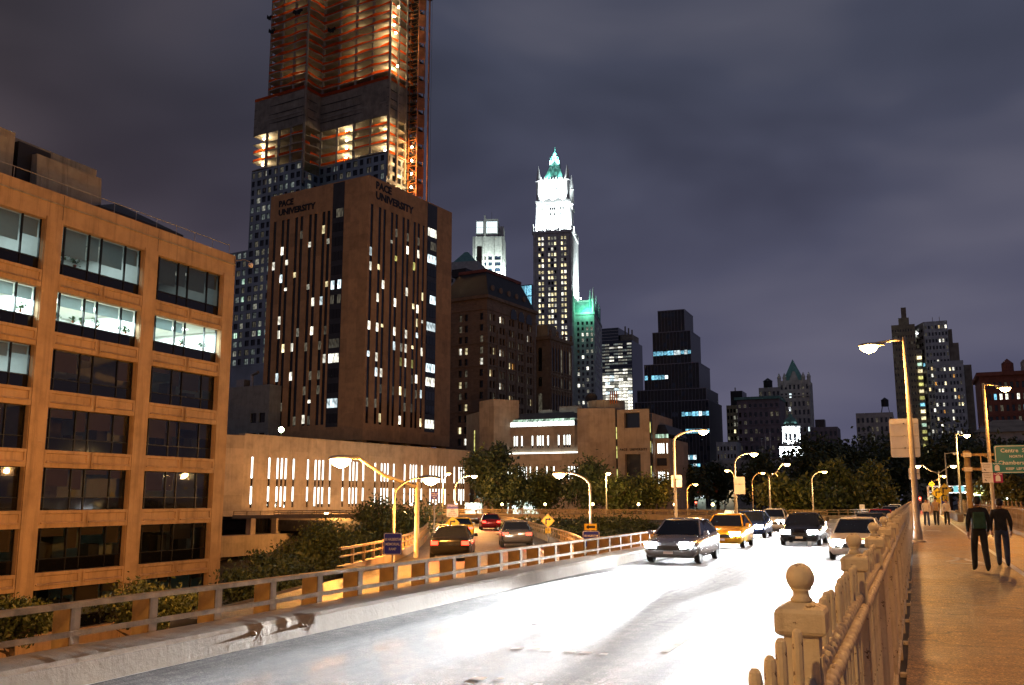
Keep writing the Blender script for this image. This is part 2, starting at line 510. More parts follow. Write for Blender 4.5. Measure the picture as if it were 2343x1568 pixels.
def shell(root, poly, z0, z1, mat, skip=(), name='wall', roof=True, roofmat=None):
    """remaining plain walls of a footprint (counter-clockwise), and its flat roof"""
    n = len(poly)
    for i in range(n):
        if i in skip: continue
        a, b_ = poly[i], poly[(i+1) % n]
        MB().quad((*a, z0), (*b_, z0), (*b_, z1), (*a, z1)).build(name, mat, root)
    if roof:
        mb = MB(); b = [(p[0], p[1], z1 - .02) for p in poly]
        mb.add(b, [tuple(range(n))]); mb.build('roof', roofmat or M['black_roof'], root)
def grid_facade(root, face, s0, cols, z0, rows, wall_mat, pick, depth=.3, kind='sash', S_end=None, Z_end=None, frame='black_mullion', name='window'):
    """cols: [(offset, width)], rows: [(offset, height)] of openings; pick(i, j) -> pane material name"""
    S, Z = [s0], [z0]; hc, hr = [], []
    for o_, w in cols: S += [s0 + o_, s0 + o_ + w]; hc.append(len(S) - 2)
    for o_, h in rows: Z += [z0 + o_, z0 + o_ + h]; hr.append(len(Z) - 2)
    S.append(S_end); Z.append(Z_end)
    wall(root, face, S, Z, {(i, j) for i in hc for j in hr}, depth, wall_mat)
    for a, (o_, w) in enumerate(cols):
        for c, (q_, h) in enumerate(rows):
            window(root, face, s0 + o_ + w/2, z0 + q_ + h/2, w, h, pick(a, c), kind, depth, frame, name)
def choice(*pairs):
    r = random.random() * sum(p for _, p in pairs)
    for k, p in pairs:
        r -= p
        if r <= 0: return k
    return pairs[-1][0]

# ------------------------------------------------------------------ lettering
TMP = bpy.data.scenes.new('scratch')
def eval_mesh(o):
    """evaluated mesh of an object that lives in the empty scratch scene"""
    with bpy.context.temp_override(scene=TMP, view_layer=TMP.view_layers[0]):
        dg = bpy.context.evaluated_depsgraph_get(); dg.update()
        return bpy.data.meshes.new_from_object(o.evaluated_get(dg))
def lettering(text, size, mat, parent, loc, rot, name='lettering', extrude=.004, align='CENTER', bold=0.0, sx=1.0, spacing=1.0):
    cu = bpy.data.curves.new('text', 'FONT'); cu.body = text; cu.size = size; cu.extrude = extrude
    cu.align_x = align; cu.align_y = 'CENTER'; cu.offset = bold; cu.resolution_u = 2; cu.space_character = spacing
    to = bpy.data.objects.new('text', cu); TMP.collection.objects.link(to)
    me = eval_mesh(to)
    bpy.data.objects.remove(to); bpy.data.curves.remove(cu)
    me.materials.clear(); me.materials.append(mat); me.name = name
    o = link(name, me, parent); o.location = loc; o.rotation_euler = rot; o.scale = (sx, 1, 1)
    return o

# ================================================================== ground
def smooth(a, b, x):
    t = max(0.0, min(1.0, (x - a) / (b - a))); return t * t * (3 - 2 * t)
RAMP = [(-10.5, 17, -.75), (-15.5, 33, -.85), (-21.5, 47, -.95), (-30, 64, -1.05), (-40, 83, -1.1), (-50.5, 101, -1.2), (-62, 113, -1.3), (-78, 119, -1.4), (-100, 121, -1.5)]
def ramp_side(x, y):
    """> 0 to the right of the ramp's centre line (metres, roughly)"""
    best = (1e9, 0)
    for (a, b) in zip(RAMP[:-1], RAMP[1:]):
        dx, dy = b[0]-a[0], b[1]-a[1]; L = math.hypot(dx, dy)
        t = max(0, min(1, ((x-a[0])*dx + (y-a[1])*dy) / L / L))
        qx, qy = a[0]+dx*t, a[1]+dy*t; d = math.hypot(x-qx, y-qy)
        if d < best[0]: best = (d, ((x-a[0])*dy - (y-a[1])*dx) / L)
    return math.copysign(best[0], best[1])
def ground_z(x, y):
    if x > -9.7: return -2.0 if y < 130 else -1.6
    s = ramp_side(x, y)
    low = -9.0 + 7.4 * smooth(85, 150, y)
    high = -3.4 + 2.3 * smooth(36, 62, y) + .25 * math.sin(x * .5) * math.sin(y * .37)
    k = smooth(-5.5, 1.5, s)
    if x < -100 and y > 60: k *= 1 - smooth(100, 130, -x)
    z = low + (min(high, -1.6) - low) * k
    if y > 150: z += (-1.6 - z) * smooth(150, 175, y)
    return z
xs = sorted(set([-1400, -800, -400, -250] + [-160 + 8 * i for i in range(8)] + [-96 + 2.5 * i for i in range(36)] + [-9.65, -9.6, 0, 8, 20, 60, 200, 800]))
ys = sorted(set([-600, -100, -30] + [0 + 3 * i for i in range(60)] + [185, 220, 300, 500, 900, 1400]))
mb = MB()
for y in ys:
    for x in xs: mb.v.append((x, y, ground_z(x, y) if -300 < x and -40 < y < 400 else (-9.0 if y < 85 else -1.6)))
nx = len(xs)
for j in range(len(ys)-1):
    for i in range(nx-1): mb.f.append((j*nx+i, j*nx+i+1, (j+1)*nx+i+1, (j+1)*nx+i)); mb.m.append(0)
struct(mb.build('ground', M['ground_dirt'], None, True))

# ================================================================== bridge roadway
ROAD_Z = -.4
def strip(pts, w0, w1, z=None):
    """flat strip along a polyline; pts (x, y, z); offsets w0 (left) .. w1 (right)"""
    mb = MB(); k = len(pts)
    for i, p in enumerate(pts):
        a, b = Vector(pts[max(i-1,0)]), Vector(pts[min(i+1,k-1)]); t = (b - a); t.z = 0; t.normalize(); nrm = Vector((t.y, -t.x, 0))
        for w in (w0, w1): q = Vector(p) + nrm * w; mb.v.append((q.x, q.y, q.z if z is None else z))
    for i in range(k-1): mb.f.append((2*i, 2*i+1, 2*i+3, 2*i+2)); mb.m.append(0)
    return mb
def resample(pts, step):
    out = [Vector(pts[0])]
    # Catmull-Rom through the points
    P = [Vector(p) for p in pts]; P = [P[0]*2-P[1]] + P + [P[-1]*2-P[-2]]
    for i in range(1, len(P)-2):
        L = (P[i+1]-P[i]).length; n_ = max(1, round(L/step))
        for k in range(1, n_+1):
            t = k/n_; a, b, c, d = P[i-1], P[i], P[i+1], P[i+2]
            out.append(.5*((2*b) + (-a+c)*t + (2*a-5*b+4*c-d)*t*t + (-a+3*b-3*c+d)*t**3))
    return out

poly = [(-9.45, -30), (-.32, -30), (-.32, 230), (-4.7, 230), (-4.7, 113), (-9.9, 103), (-13.5, 98.2), (-11.4, 75), (-10.3, 52), (-9.45, 40)]
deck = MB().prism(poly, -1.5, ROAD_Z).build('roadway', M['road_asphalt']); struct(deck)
BR = resample([(-8.5, 84, -.404), (-13, 96, -.41), (-22, 101.5, -.42), (-36, 104, -.45), (-60, 106, -.6), (-86, 108, -.9)], 3)
struct(strip(BR, -4.0, 4.0).build('joining_road', M['ramp_asphalt']))

def paint(name, verts_faces, parent=deck):
    return verts_faces.build(name, M['white_paint'], parent)
# solid line beside the fence, lane dashes, solid line beside the kerb
mb = MB(); mb.quad((-.98, -12, ROAD_Z+.004), (-.84, -12, ROAD_Z+.004), (-.84, 200, ROAD_Z+.004), (-.98, 200, ROAD_Z+.004)); paint('edge_line', mb)
mb = MB(); mb.quad((-9.0, -12, ROAD_Z+.004), (-8.88, -12, ROAD_Z+.004), (-9.35, 60, ROAD_Z+.004), (-9.5, 60, ROAD_Z+.004)); paint('edge_line', mb)
for xl in (-3.42, -6.2):
    for k in range(-1, 7):
        y = 4.2 + k * 9.2 + (2.0 if xl < -5 else 0)
        mb = MB(); mb.quad((xl-.06, y, ROAD_Z+.004), (xl+.06, y, ROAD_Z+.004), (xl+.06, y+3.0, ROAD_Z+.004), (xl-.06, y+3.0, ROAD_Z+.004)); paint('lane_dash', mb)
# worn remains of an old stop bar and reflector squares on the asphalt
for k, (x, y) in enumerate([(-5.45, 12.9), (-5.2, 12.95), (-4.98, 12.9), (-4.66, 12.95), (-4.42, 12.92), (-4.15, 12.9), (-5.0, 10.6), (-4.75, 10.7), (-4.2, 10.55)]):
    w = (.09, .07, .06, .08, .09, .06, .10, .05, .05)[k]
    mb = MB(); mb.quad((x-w, y-w, ROAD_Z+.005), (x+w, y-w*.8, ROAD_Z+.005), (x+w*.9, y+w, ROAD_Z+.005), (x-w*.8, y+w*.9, ROAD_Z+.005)); paint('marker_patch', mb)
# gore: hatched wedge between the fork's arms
GA, GB, GC = Vector((-4.5, 44)), Vector((-10.1, 101)), Vector((-4.45, 111))
def gl_(t): return GA.lerp(GB, t), GA.lerp(GC, t)
for a, b in ((GA, GB), (GA, GC)):
    mb = MB(); d = (b-a).normalized(); nrm = Vector((d.y, -d.x)) * .09
    mb.quad((*(a-nrm), ROAD_Z+.004), (*(a+nrm), ROAD_Z+.004), (*(b+nrm), ROAD_Z+.004), (*(b-nrm), ROAD_Z+.004)); paint('gore_line', mb)
for k in range(17):
    t = .10 + k * .036
    a, b = gl_(t); a2, b2 = gl_(t + .010)
    mb = MB(); s = .25
    mb.quad((a.x+s, a.y, ROAD_Z+.004), (b.x-s*.5, b.y, ROAD_Z+.004), (b2.x-s*.5, b2.y, ROAD_Z+.004), (a2.x+s, a2.y, ROAD_Z+.004)); paint('hatch_bar', mb)

# ---------------------------------------------------------------- chipped concrete kerb
mb = MB(); ky = [-14 + i * .12 for i in range(620)]
rnd = random.Random(3)
sect = []
chips = [(11.4, .25, .04), (12.0, .3, .045), (12.6, .3, .05)]
for y in ky:
    off = -max(0, (y - 38)) * .035
    c = .6*sum(d * max(0, 1 - abs(y - cy_) / w) ** .5 for cy_, w, d in chips) * (.35 + .9 * rnd.random())
    x0, top = -9.05 + off, -.08
    sect.append([(x0 + .02, y, ROAD_Z - .02), (x0 + .01 - c * .3, y, ROAD_Z + .12 * rnd.uniform(.97, 1.03)), (x0 - c, y, top - .05 - c * .7 + rnd.uniform(-.002, .002)), (x0 - .05 - c * 1.1, y, top - c * .25 + rnd.uniform(-.002, .002)),
                 (x0 - .32, y, top + rnd.uniform(-.0015, .0015)), (x0 - .78, y, top + .01), (x0 - .78, y, -1.2)])
for s in sect: mb.v += s
for i in range(len(sect)-1):
    for j in range(6): mb.f.append((i*7+j, i*7+j+1, (i+1)*7+j+1, (i+1)*7+j)); mb.m.append(0)
tag(mb.build('road_kerb', M['kerb_concrete']), 'low broken concrete kerb with chipped edge along the roadway below the steel railing', 'kerb')
# broken stone lumps showing where the kerb has spalled
for k in range(26):
    y = rnd.choice([11.2, 11.6, 11.9, 12.3, 12.8, 13.1, 9.9, 8.5]) + rnd.uniform(-.25, .25); r_ = rnd.uniform(.04, .10)
    mb = MB(); mb.lathe([(r_*.5, 0), (r_, r_*.35), (r_*.8, r_*.75), (r_*.3, r_*.95)], 6, (0, 0, 0))
    mb.v = [(x*rnd.uniform(.7, 1.3), y_*rnd.uniform(.8, 1.6), z*rnd.uniform(.8, 1.2)) for x, y_, z in mb.v]
    o = mb.build('stone_chip', M['kerb_concrete'], bpy.data.objects['road_kerb']); o.location = (-9.10 - rnd.uniform(0, .08), y, -.30 + rnd.uniform(0, .10))

# ---------------------------------------------------------------- steel railing along the far side of the road
rail = thing('steel_railing', 'rusty steel bridge railing with deep plate posts beside the chipped kerb', 'railing', (0, 0, 0))
def rail_x(y): return -9.98 - max(0, y - 38) * .028
web = MB().box(-.36, 0, -.012, .012, -.95, .36).mesh('post', M['rail_plate'])
flg = MB().box(0, .025, -.075, .075, -.95, .40).mesh('flange', M['rail_rust'])
y = -3.0; posts = []
while y < 92:
    posts.append(y)
    o = link('post', web, rail); o.location = (rail_x(y), y, 0)
    f_ = link('flange', flg, o)
    g = MB().quad((-.36, 0, -.6), (-.02, 0, -.6), (-.02, 0, .1), (-.36, 0, -.2))
    y += 1.34
def longbar(name, xo, z0, z1, th, mat):
    mb = MB(); pts = [(rail_x(y_) + xo, y_) for y_ in posts[::4] + [posts[-1]]]
    for x, y_ in pts: mb.v += [(x - th, y_, z0), (x + th, y_, z0), (x + th, y_, z1), (x - th, y_, z1)]
    for i in range(len(pts)-1):
        for j in range(4): mb.f.append((i*4+j, (i+1)*4+j, (i+1)*4+(j+1)%4, i*4+(j+1)%4)); mb.m.append(0)
    return mb.build(name, mat, rail)
longbar('top_rail', -.03, .37, .435, .085, M['rail_rust'])
longbar('middle_rail', .045, .02, .09, .02, M['rail_rust'])
longbar('lower_rail', .05, -.42, -.12, .02, M['rail_plate'])

# ---------------------------------------------------------------- exit ramp on the left with parapets
RP = resample(RAMP, 3)
struct(strip(RP, -3.9, 3.9).build('exit_ramp', M['ramp_asphalt']))
mb = strip(RP, -3.9, 3.9); 
under = MB(); 
for i, p in enumerate(RP):
    a, b = RP[max(i-1,0)], RP[min(i+1,len(RP)-1)]; t = (b-a); t.z = 0; t.normalize(); nr = Vector((t.y, -t.x, 0))
    for w, dz in ((-4.3, -.02), (-4.3, -1.6), (4.3, -1.6), (4.3, -.02)): q = p + nr*w; under.v.append((q.x, q.y, q.z + dz))
for i in range(len(RP)-1):
    for j in range(3): under.f.append((i*4+j, (i+1)*4+j, (i+1)*4+j+1, i*4+j+1)); under.m.append(0)
struct(under.build('ramp_girder', M['steel_dark']))
def parapet(pts, off, h, label, posts_every=1.6, mat='rail_rust', wallh=.35):
    root = thing('ramp_parapet', label, 'railing'); k = len(pts); line = []
    for i, p in enumerate(pts):
        a, b = pts[max(i-1,0)], pts[min(i+1,k-1)]; t = (b-a); t.z = 0; t.normalize(); line.append(Vector(p) + Vector((t.y, -t.x, 0))*off)
    def bar(name, z0, z1, th, m_):
        mb = MB()
        for i, q in enumerate(line):
            a, b = line[max(i-1,0)], line[min(i+1,k-1)]; t = (b-a); t.z = 0; t.normalize(); nr = Vector((t.y, -t.x, 0))*th
            mb.v += [tuple(q - nr + Vector((0,0,z0))), tuple(q + nr + Vector((0,0,z0))), tuple(q + nr + Vector((0,0,z1))), tuple(q - nr + Vector((0,0,z1)))]
        for i in range(k-1):
            for j in range(4): mb.f.append((i*4+j, (i+1)*4+j, (i+1)*4+(j+1)%4, i*4+(j+1)%4)); mb.m.append(0)
        mb.build(name, M[m_], root)
    bar('plinth', -.1, wallh, .14, 'kerb_concrete'); bar('top_rail', h-.08, h, .05, mat); bar('middle_rail', (h+wallh)/2-.03, (h+wallh)/2+.03, .03, mat)
    me = MB().box(-.04, .04, -.05, .05, wallh-.02, h-.06).mesh('post', M[mat]); acc = 0; last = line[0]
    for i in range(1, k):
        seg = line[i]-line[i-1]; L = seg.length; d = posts_every - acc
        while d <= L:
            q = line[i-1] + seg*(d/L); o = link('post', me, root); o.location = q; o.rotation_euler = (0, 0, math.atan2(seg.y, seg.x)); d += posts_every
        acc = (acc + L) % posts_every
    return root
parapet(RP[4:], -4.05, .95, 'dark parapet on the outer side of the curving exit ramp')
parapet(RP[7:], 4.05, .95, 'steel parapet on the inner side of the exit ramp below the shrubs')
parapet([Vector(p) for p in BR[3:]], 4.15, .9, 'steel railing curving along the near side of the joining road', 2.2)
parapet([Vector(p) for p in BR[4:]], -4.15, .9, 'steel railing on the far side of the joining road with small lamps', 2.4)
parapet([Vector(p) for p in resample([(-12.6, 104.5, -.4), (-9.6, 104.2, -.4), (-5.0, 114, -.4), (-4.95, 150, -.4)], 2)], 0, .95, 'steel railing round the nose of the hatched gore', 1.5)
# painted line and edge on the exit ramp
o = strip(RP, 2.6, 2.75); o.v = [(x, y_, z + .004) for x, y_, z in o.v]; struct(o.build('ramp_line', M['white_paint']))

# ================================================================== promenade (raised footway)
poly = [(-.2, -14), (4.75, -14), (4.75, 230), (-.2, 230)]
walk = struct(MB().prism(poly, -1.5, 0.0).build('promenade', M['walk_surface']))
struct(MB().box(-.325, -.2, -14, 230, -1.5, -.10).build('fence_gutter', M['steel_dark']))
for k in range(14):   # tooled joints across the footway
    y = 3.3 + k * 6.4
    MB().quad((-.19, y, .004), (4.7, y, .004), (4.7, y+.022, .004), (-.19, y+.022, .004)).build('expansion_joint', M['rubber'], walk)
for y0, y1 in ((-10, 23.6), (23.9, 52), (52.2, 130)):
    MB().quad((2.12, y0, .004), (2.25, y0, .004), (2.25, y1, .004), (2.12, y1, .004)).build('lane_line', M['white_paint'], walk)
# walking-lane symbol: two crossing strokes, worn
for vs in ([(.62, 29.2), (.80, 29.2), (1.30, 30.9), (1.16, 31.0)], [(1.42, 29.0), (1.62, 29.1), (1.02, 31.3), (.86, 31.2)], [(.75, 28.5), (1.75, 28.4), (1.75, 28.62), (.75, 28.7)]):
    MB().quad(*[(x, y, .005) for x, y in vs]).build('footway_symbol', M['white_paint'], walk)
MB().quad((.35, 56, .005), (1.15, 56, .005), (1.05, 56.5, .005), (.45, 56.5, .005)).build('footway_symbol', M['white_paint'], walk)

# ---------------------------------------------------------------- ornamental iron fence
def finial(mb, z):
    mb.lathe([(.022, z), (.030, z+.008), (.022, z+.018), (.020, z+.030), (.030, z+.037)], 14)
    mb.lathe([(.012, z+.036)] + [(.0375*math.sin(a), z+.066 - .0375*math.cos(a)) for a in [R(25+i*13) for i in range(12)]] + [(.002, z+.1035)], 16)
post_me = MB().frus((-.044,.044,-.044,.044,-.35), (-.044,.044,-.044,.044,1.405)).mesh('post', M['fence_paint'])
cap = MB(); s_ = [(.048, 1.392), (.060, 1.398), (.064, 1.406), (.064, 1.452), (.059, 1.462), (.030, 1.476)]
for w_, z_ in s_: cap.v += [(-w_, -w_, z_), (w_, -w_, z_), (w_, w_, z_), (-w_, w_, z_)]
for i in range(len(s_)-1):
    for j in range(4): cap.f.append((i*4+j, i*4+(j+1)%4, (i+1)*4+(j+1)%4, (i+1)*4+j)); cap.m.append(0)
cap.f += [(3, 2, 1, 0), tuple(len(cap.v)-4+j for j in range(4))]; cap.m += [0, 0]
cap_me = cap.mesh('cap', M['fence_paint'])
fin = MB(); finial(fin, 1.474); fin_me = fin.mesh('finial', M['fence_paint'], True)
panel_me = MB().box(.0445, .050, -.030, .030, .25, 1.34).mesh('panel', M['fence_paint'])
picket_me = MB().lathe([(.0135, -.28), (.0135, 1.412), (.0115, 1.424), (.006, 1.431)], 10).mesh('picket', M['fence_paint'], False)
def rope(mb, p, q, r, n_beads, seg=6):
    pts, rr = [], []
    n = n_beads*seg
    for i in range(n+1):
        t = i/n; pts.append(Vector(p).lerp(Vector(q), t)); rr.append(r*(.42 + .58*abs(math.sin(math.pi*t*n_beads))**.55))
    mb.tube(pts, rr, 8)
fence = thing('iron_fence', 'cream painted iron fence with ball-topped posts and pickets beside the footway', 'fence', (-.30, 0, 0))
SP = 2.36
def build_fence(root, y0, n, spp, np_, near):
    far = MB(); bead = MB().lathe([(.004, -.024), (.016, -.018), (.023, 0), (.016, .018), (.004, .024)], 8).mesh('bead', M['fence_paint'], True)
    for k in range(n):
        y = y0 + k * spp
        po = link('post', post_me, root); po.location = (0, y, 0)
        for nme, me in (('cap', cap_me), ('finial', fin_me)): link(nme, me, po)
        if k < 12: link('panel', panel_me, po)
        for j in range(1, np_):
            yy = y + j/np_*spp
            if k < near:
                o = link('picket', picket_me, root); o.location = (0, yy, rnd.uniform(-.006, .006)); o.rotation_euler = (rnd.uniform(-.006, .006), rnd.uniform(-.006, .006), 0)
            else: far.box(-.012, .012, yy-.012, yy+.012, -.25, 1.43)
        for z0 in (1.20, .12):
            MB().box(-.016, .016, y+.045, y+spp-.045, z0-.03, z0+.03).build('rail', M['fence_paint'], root)
        if k < 9:
            for x_, z_, r_ in ((.034, 1.222, .026), (.030, .12, .020)):
                mb = MB(); rope(mb, (x_, y+.05, z_), (x_, y+spp-.05, z_), r_, 24); mb.build('rope_moulding', M['fence_paint'], root, True)
            if k < 5:
                for j in range(2*np_):
                    o = link('bead', bead, root); o.location = (.014, y + (j+.5)/(2*np_)*spp, 1.268)
        if k < 10:  # bolted foot beside the walkway
            f2 = MB(); f2.box(.03, .13, y+spp*.5-.05, y+spp*.5+.05, -.09, -.05); f2.lathe([(.012, -.05), (.012, -.02), (.006, -.012)], 8, (.10, y+spp*.5, 0)); f2.build('foot_bracket', M['fence_paint'], root)
    if far.v: o = far.build('far_pickets', M['fence_paint'], root); o['kind'] = 'stuff'
build_fence(fence, 2.66 - SP, 44, SP, 12, 24)
# fence on the far side of the footway
fence2 = thing('picket_fence', 'brown picket fence with ball posts on the far side of the footway', 'fence', (4.72, 0, 0))
far = MB(); sp2 = 2.4
p2 = MB().box(-.04, .04, -.04, .04, 0, 1.42).mesh('post', M['rail_rust']); f2m = MB(); f2m.lathe([(.05, 0), (.05, .03), (.02, .05), (.045, .08), (.055, .12), (.04, .16), (.005, .18)], 10); f2m = f2m.mesh('finial', M['rail_rust'], True)
pk2 = MB().box(-.012, .012, -.012, .012, .06, 1.32).mesh('picket', M['rail_rust'])
for k in range(40):
    y = 33 + k * sp2
    po = link('post', p2, fence2); po.location = (0, y, 0)
    fo = link('finial', f2m, po); fo.location = (0, 0, 1.42)
    for j in range(1, 14):
        yy = y + sp2*j/14
        if k < 22: o = link('picket', pk2, fence2); o.location = (0, yy, 0)
        else: far.box(-.012, .012, yy-.012, yy+.012, .06, 1.32)
for z in (.15, 1.2):
    MB().box(-.02, .02, 33, 33+40*sp2, z, z+.05).build('rail', M['rail_rust'], fence2)
o = far.build('far_pickets', M['rail_rust'], fence2); o['kind'] = 'stuff'
tag(MB().box(4.35, 4.74, 30, 130, .0, .22).build('footway_kerb', M['kerb_concrete']), 'low concrete kerb under the brown picket fence', 'kerb')
tag(MB().box(2.75, 3.15, 78, 118, 0, .55).build('jersey_barrier', M['kerb_concrete']), 'long concrete barrier in the middle of the footway under the yellow signs', 'barrier')

# ================================================================== cars
def car_parts(root, paint, taxi=False):
    st = [(-2.30,.62,.42,.62),(-2.22,.78,.26,.70),(-2.0,.86,.20,.76),(-1.5,.90,.18,.82),(-.9,.91,.18,.90),(0,.91,.18,.93),(.9,.91,.18,.95),(1.5,.90,.20,.98),(2.0,.86,.26,.98),(2.22,.80,.34,.92),(2.30,.68,.46,.80)]
    mb = MB()
    for y, hw, zl, zs in st:
        mb.v += [(-hw*.86, y, zl), (-hw, y, zl+.14), (-hw, y, zs-.16), (-hw*.94, y, zs-.03), (-hw*.6, y, zs+.025), (0, y, zs+.04), (hw*.6, y, zs+.025), (hw*.94, y, zs-.03), (hw, y, zs-.16), (hw, y, zl+.14), (hw*.86, y, zl)]
    k = 11
    for i in range(len(st)-1):
        for j in range(k): mb.f.append((i*k+j, (i+1)*k+j, (i+1)*k+(j+1)%k, i*k+(j+1)%k)); mb.m.append(0)
    mb.f.append(tuple(range(k))); mb.f.append(tuple((len(st)-1)*k + j for j in reversed(range(k)))); mb.m += [0, 0]
    bo = mb.build('body', paint, root, True)
    g = MB(); a = [(-.80, -1.02, .92), (.80, -1.02, .92), (.80, 1.85, .98), (-.80, 1.85, .98)]; c = [(-.60, -.20, 1.40), (.60, -.20, 1.40), (.60, 1.15, 1.40), (-.60, 1.15, 1.40)]
    g.add(a + c, [(0,1,5,4),(1,2,6,5),(2,3,7,6),(3,0,4,7)]); g.build('windscreen', M['glass_car'], root)
    rf = MB(); rf.add([(-.61,-.24,1.39),(.61,-.24,1.39),(.61,1.19,1.39),(-.61,1.19,1.39),(-.45,-.05,1.455),(.45,-.05,1.455),(.45,1.0,1.455),(-.45,1.0,1.455)], [(0,1,5,4),(1,2,6,5),(2,3,7,6),(3,0,4,7),(4,5,6,7),(3,2,1,0)]); rf.build('roof', paint, root, True)
    for s in (-1, 1):
        p = MB(); p.tube([(s*.79,-1.04,.91),(s*.60,-.2,1.40)], .03, 6); p.build('pillar', paint, root)
        p = MB(); p.tube([(s*.79,1.86,.97),(s*.60,1.16,1.40)], .04, 6); p.build('pillar', paint, root)
        p = MB(); p.frus((s*.97-.09, s*.97+.09, -.92, -.80, .92), (s*.97-.07, s*.97+.07, -.90, -.80, 1.06)); p.build('mirror', paint, root)
        hl = MB(); hl.add([(s*.40,-2.36,.52),(s*.78,-2.29,.54),(s*.83,-2.22,.72),(s*.38,-2.33,.72),(s*.46,-2.1,.55),(s*.76,-2.05,.57),(s*.80,-2.0,.70),(s*.44,-2.1,.69)], [(0,1,2,3),(4,7,6,5),(0,4,5,1),(1,5,6,2),(2,6,7,3),(3,7,4,0)]); hl.build('headlight', M['lens_head'], root)
        tl = MB().box(min(s*.50,s*.80), max(s*.50,s*.80), 2.20, 2.315, .68, .84); tl.build('tail_light', M['lens_tail'], root)
        for y in (-1.42, 1.40):
            w = MB(); pr = [(.20,-.09),(.30,-.10),(.325,-.07),(.325,.07),(.30,.10),(.20,.09)]
            w.lathe(pr, 18); w.v = [(z, y_, x) for x, y_, z in w.v]
            wo = w.build('wheel', M['rubber'], root); wo.location = (s*.80, y, .325)
            rm = MB(); rm.lathe([(.03,.0),(.20,.02),(.21,.085),(.19,.06),(.05,.05)], 14); rm.v = [(z*s*1.05, y_, x) for x, y_, z in rm.v]; rm.build('rim', M['chrome'], wo)
    MB().box(-.42, .42, -2.325, -2.26, .46, .60).build('grille', M['black_mullion'], root)
    MB().box(-.16, .16, -2.34, -2.325, .34, .43).build('number_plate', M['sign_white'], root)
    if taxi:
        MB().frus((-.22,.22,.35,.55,1.45), (-.18,.18,.38,.52,1.60)).build('roof_light', M['lit_gold'], root)
for nme, c, mt in (('car_silver', (.42,.43,.45), .7), ('car_black', (.012,.012,.014), .3), ('car_white', (.70,.70,.68), 0), ('car_yellow', (.75,.42,.02), 0), ('car_blue', (.03,.06,.20), .5), ('car_red', (.30,.02,.02), .3), ('car_grey', (.14,.145,.15), .7)):
    plain(nme, c, .22, mt, .03)
def spot(root, loc, power, col, aim, size=60, blend=.7, radius=.06):
    ld = bpy.data.lights.new('headlamp', 'SPOT'); ld.energy = power; ld.color = col; ld.spot_size = R(size); ld.spot_blend = blend; ld.shadow_soft_size = radius
    o = link('headlamp', ld, root); o.location = loc; o.rotation_euler = Vector(aim).to_track_quat('-Z', 'Y').to_euler(); return o
def car(x, y, z, rz, paint, label, lights=True, taxi=False, power=1.0, side=-.03, group='cars on the bridge roadway'):
    """dipped beams: a narrow cone kept below the horizontal, and a weak wide spill"""
    t = thing('car', label, 'car', (x, y, z), rz, group); car_parts(t, M[paint], taxi)
    if lights:
        for s in (-1, 1):
            spot(t, (s*.62, -2.42, .63), P_HEAD*power, (.93, .97, 1.0), (side, -1, -.085), 15, .55)
            spot(t, (s*.62, -2.42, .63), 1500, (.93, .97, 1.0), (0, -1, -.12), 100, .9)
    return t
car(-7.6, 33.0, ROAD_Z, 0, 'car_silver', 'silver car with headlights on in the lane beside the chipped kerb', power=6.5, side=.035)
car(-2.05, 37.0, ROAD_Z, 0, 'car_white', 'white car with headlights on in the lane beside the iron fence', power=4.0)
car(-7.95, 43.5, ROAD_Z, R(2), 'car_yellow', 'yellow taxi with a lit roof sign behind the silver car', taxi=True)
car(-5.0, 47.0, ROAD_Z, 0, 'car_black', 'black car with headlights on, first in the middle lane', power=.9, side=.0)
car(-2.1, 50.0, ROAD_Z, 0, 'car_grey', 'grey car with headlights on behind the white car beside the iron fence')
car(-8.6, 54.5, ROAD_Z, R(2), 'car_blue', 'dark blue car with headlights on behind the yellow taxi')
car(-8.95, 66.0, ROAD_Z, R(3), 'car_white', 'white car with headlights on leaving the curve of the joining road')
car(-2.2, 66.0, ROAD_Z, 0, 'car_red', 'red car with headlights on coming down the straight arm of the fork')
car(-2.2, 92.0, ROAD_Z, 0, 'car_silver', 'distant silver car with headlights on beside the fence')
car(-2.3, 118.0, ROAD_Z, 0, 'car_white', 'farthest white car with headlights on beside the fence')
# cars driving away on the exit ramp: tail lights towards the camera
def on_ramp(k, off, paint, label):
    p = RP[k]; d = RP[min(k+1, len(RP)-1)] - RP[k-1]; d.z = 0; d.normalize(); nr = Vector((d.y, -d.x, 0)); q = p + nr*off
    t = thing('car', label, 'car', (q.x, q.y, q.z), math.atan2(-d.x, d.y) + math.pi, 'cars on the exit ramp'); car_parts(t, M[paint])
    return t
for k, off, pt, lb in ((8, -1.6, 'car_black', 'black car with red tail lights, nearest on the exit ramp'), (12, 1.5, 'car_grey', 'grey car with red tail lights on the inner lane of the exit ramp'), (16, -1.6, 'car_yellow', 'yellow taxi with red tail lights on the exit ramp'), (22, 1.4, 'car_red', 'red car with tail lights at the bend of the exit ramp')):
    t = on_ramp(k, off, pt, lb)
    for s in (-1, 1):
        spot(t, (s*.62, -2.42, .63), 700, (1, .9, .75), (0, -1, -.05), 70, .8)
        spot(t, (s*.65, 2.36, .76), 120, (1, .08, .04), (0, 1, -.3), 120, .9)

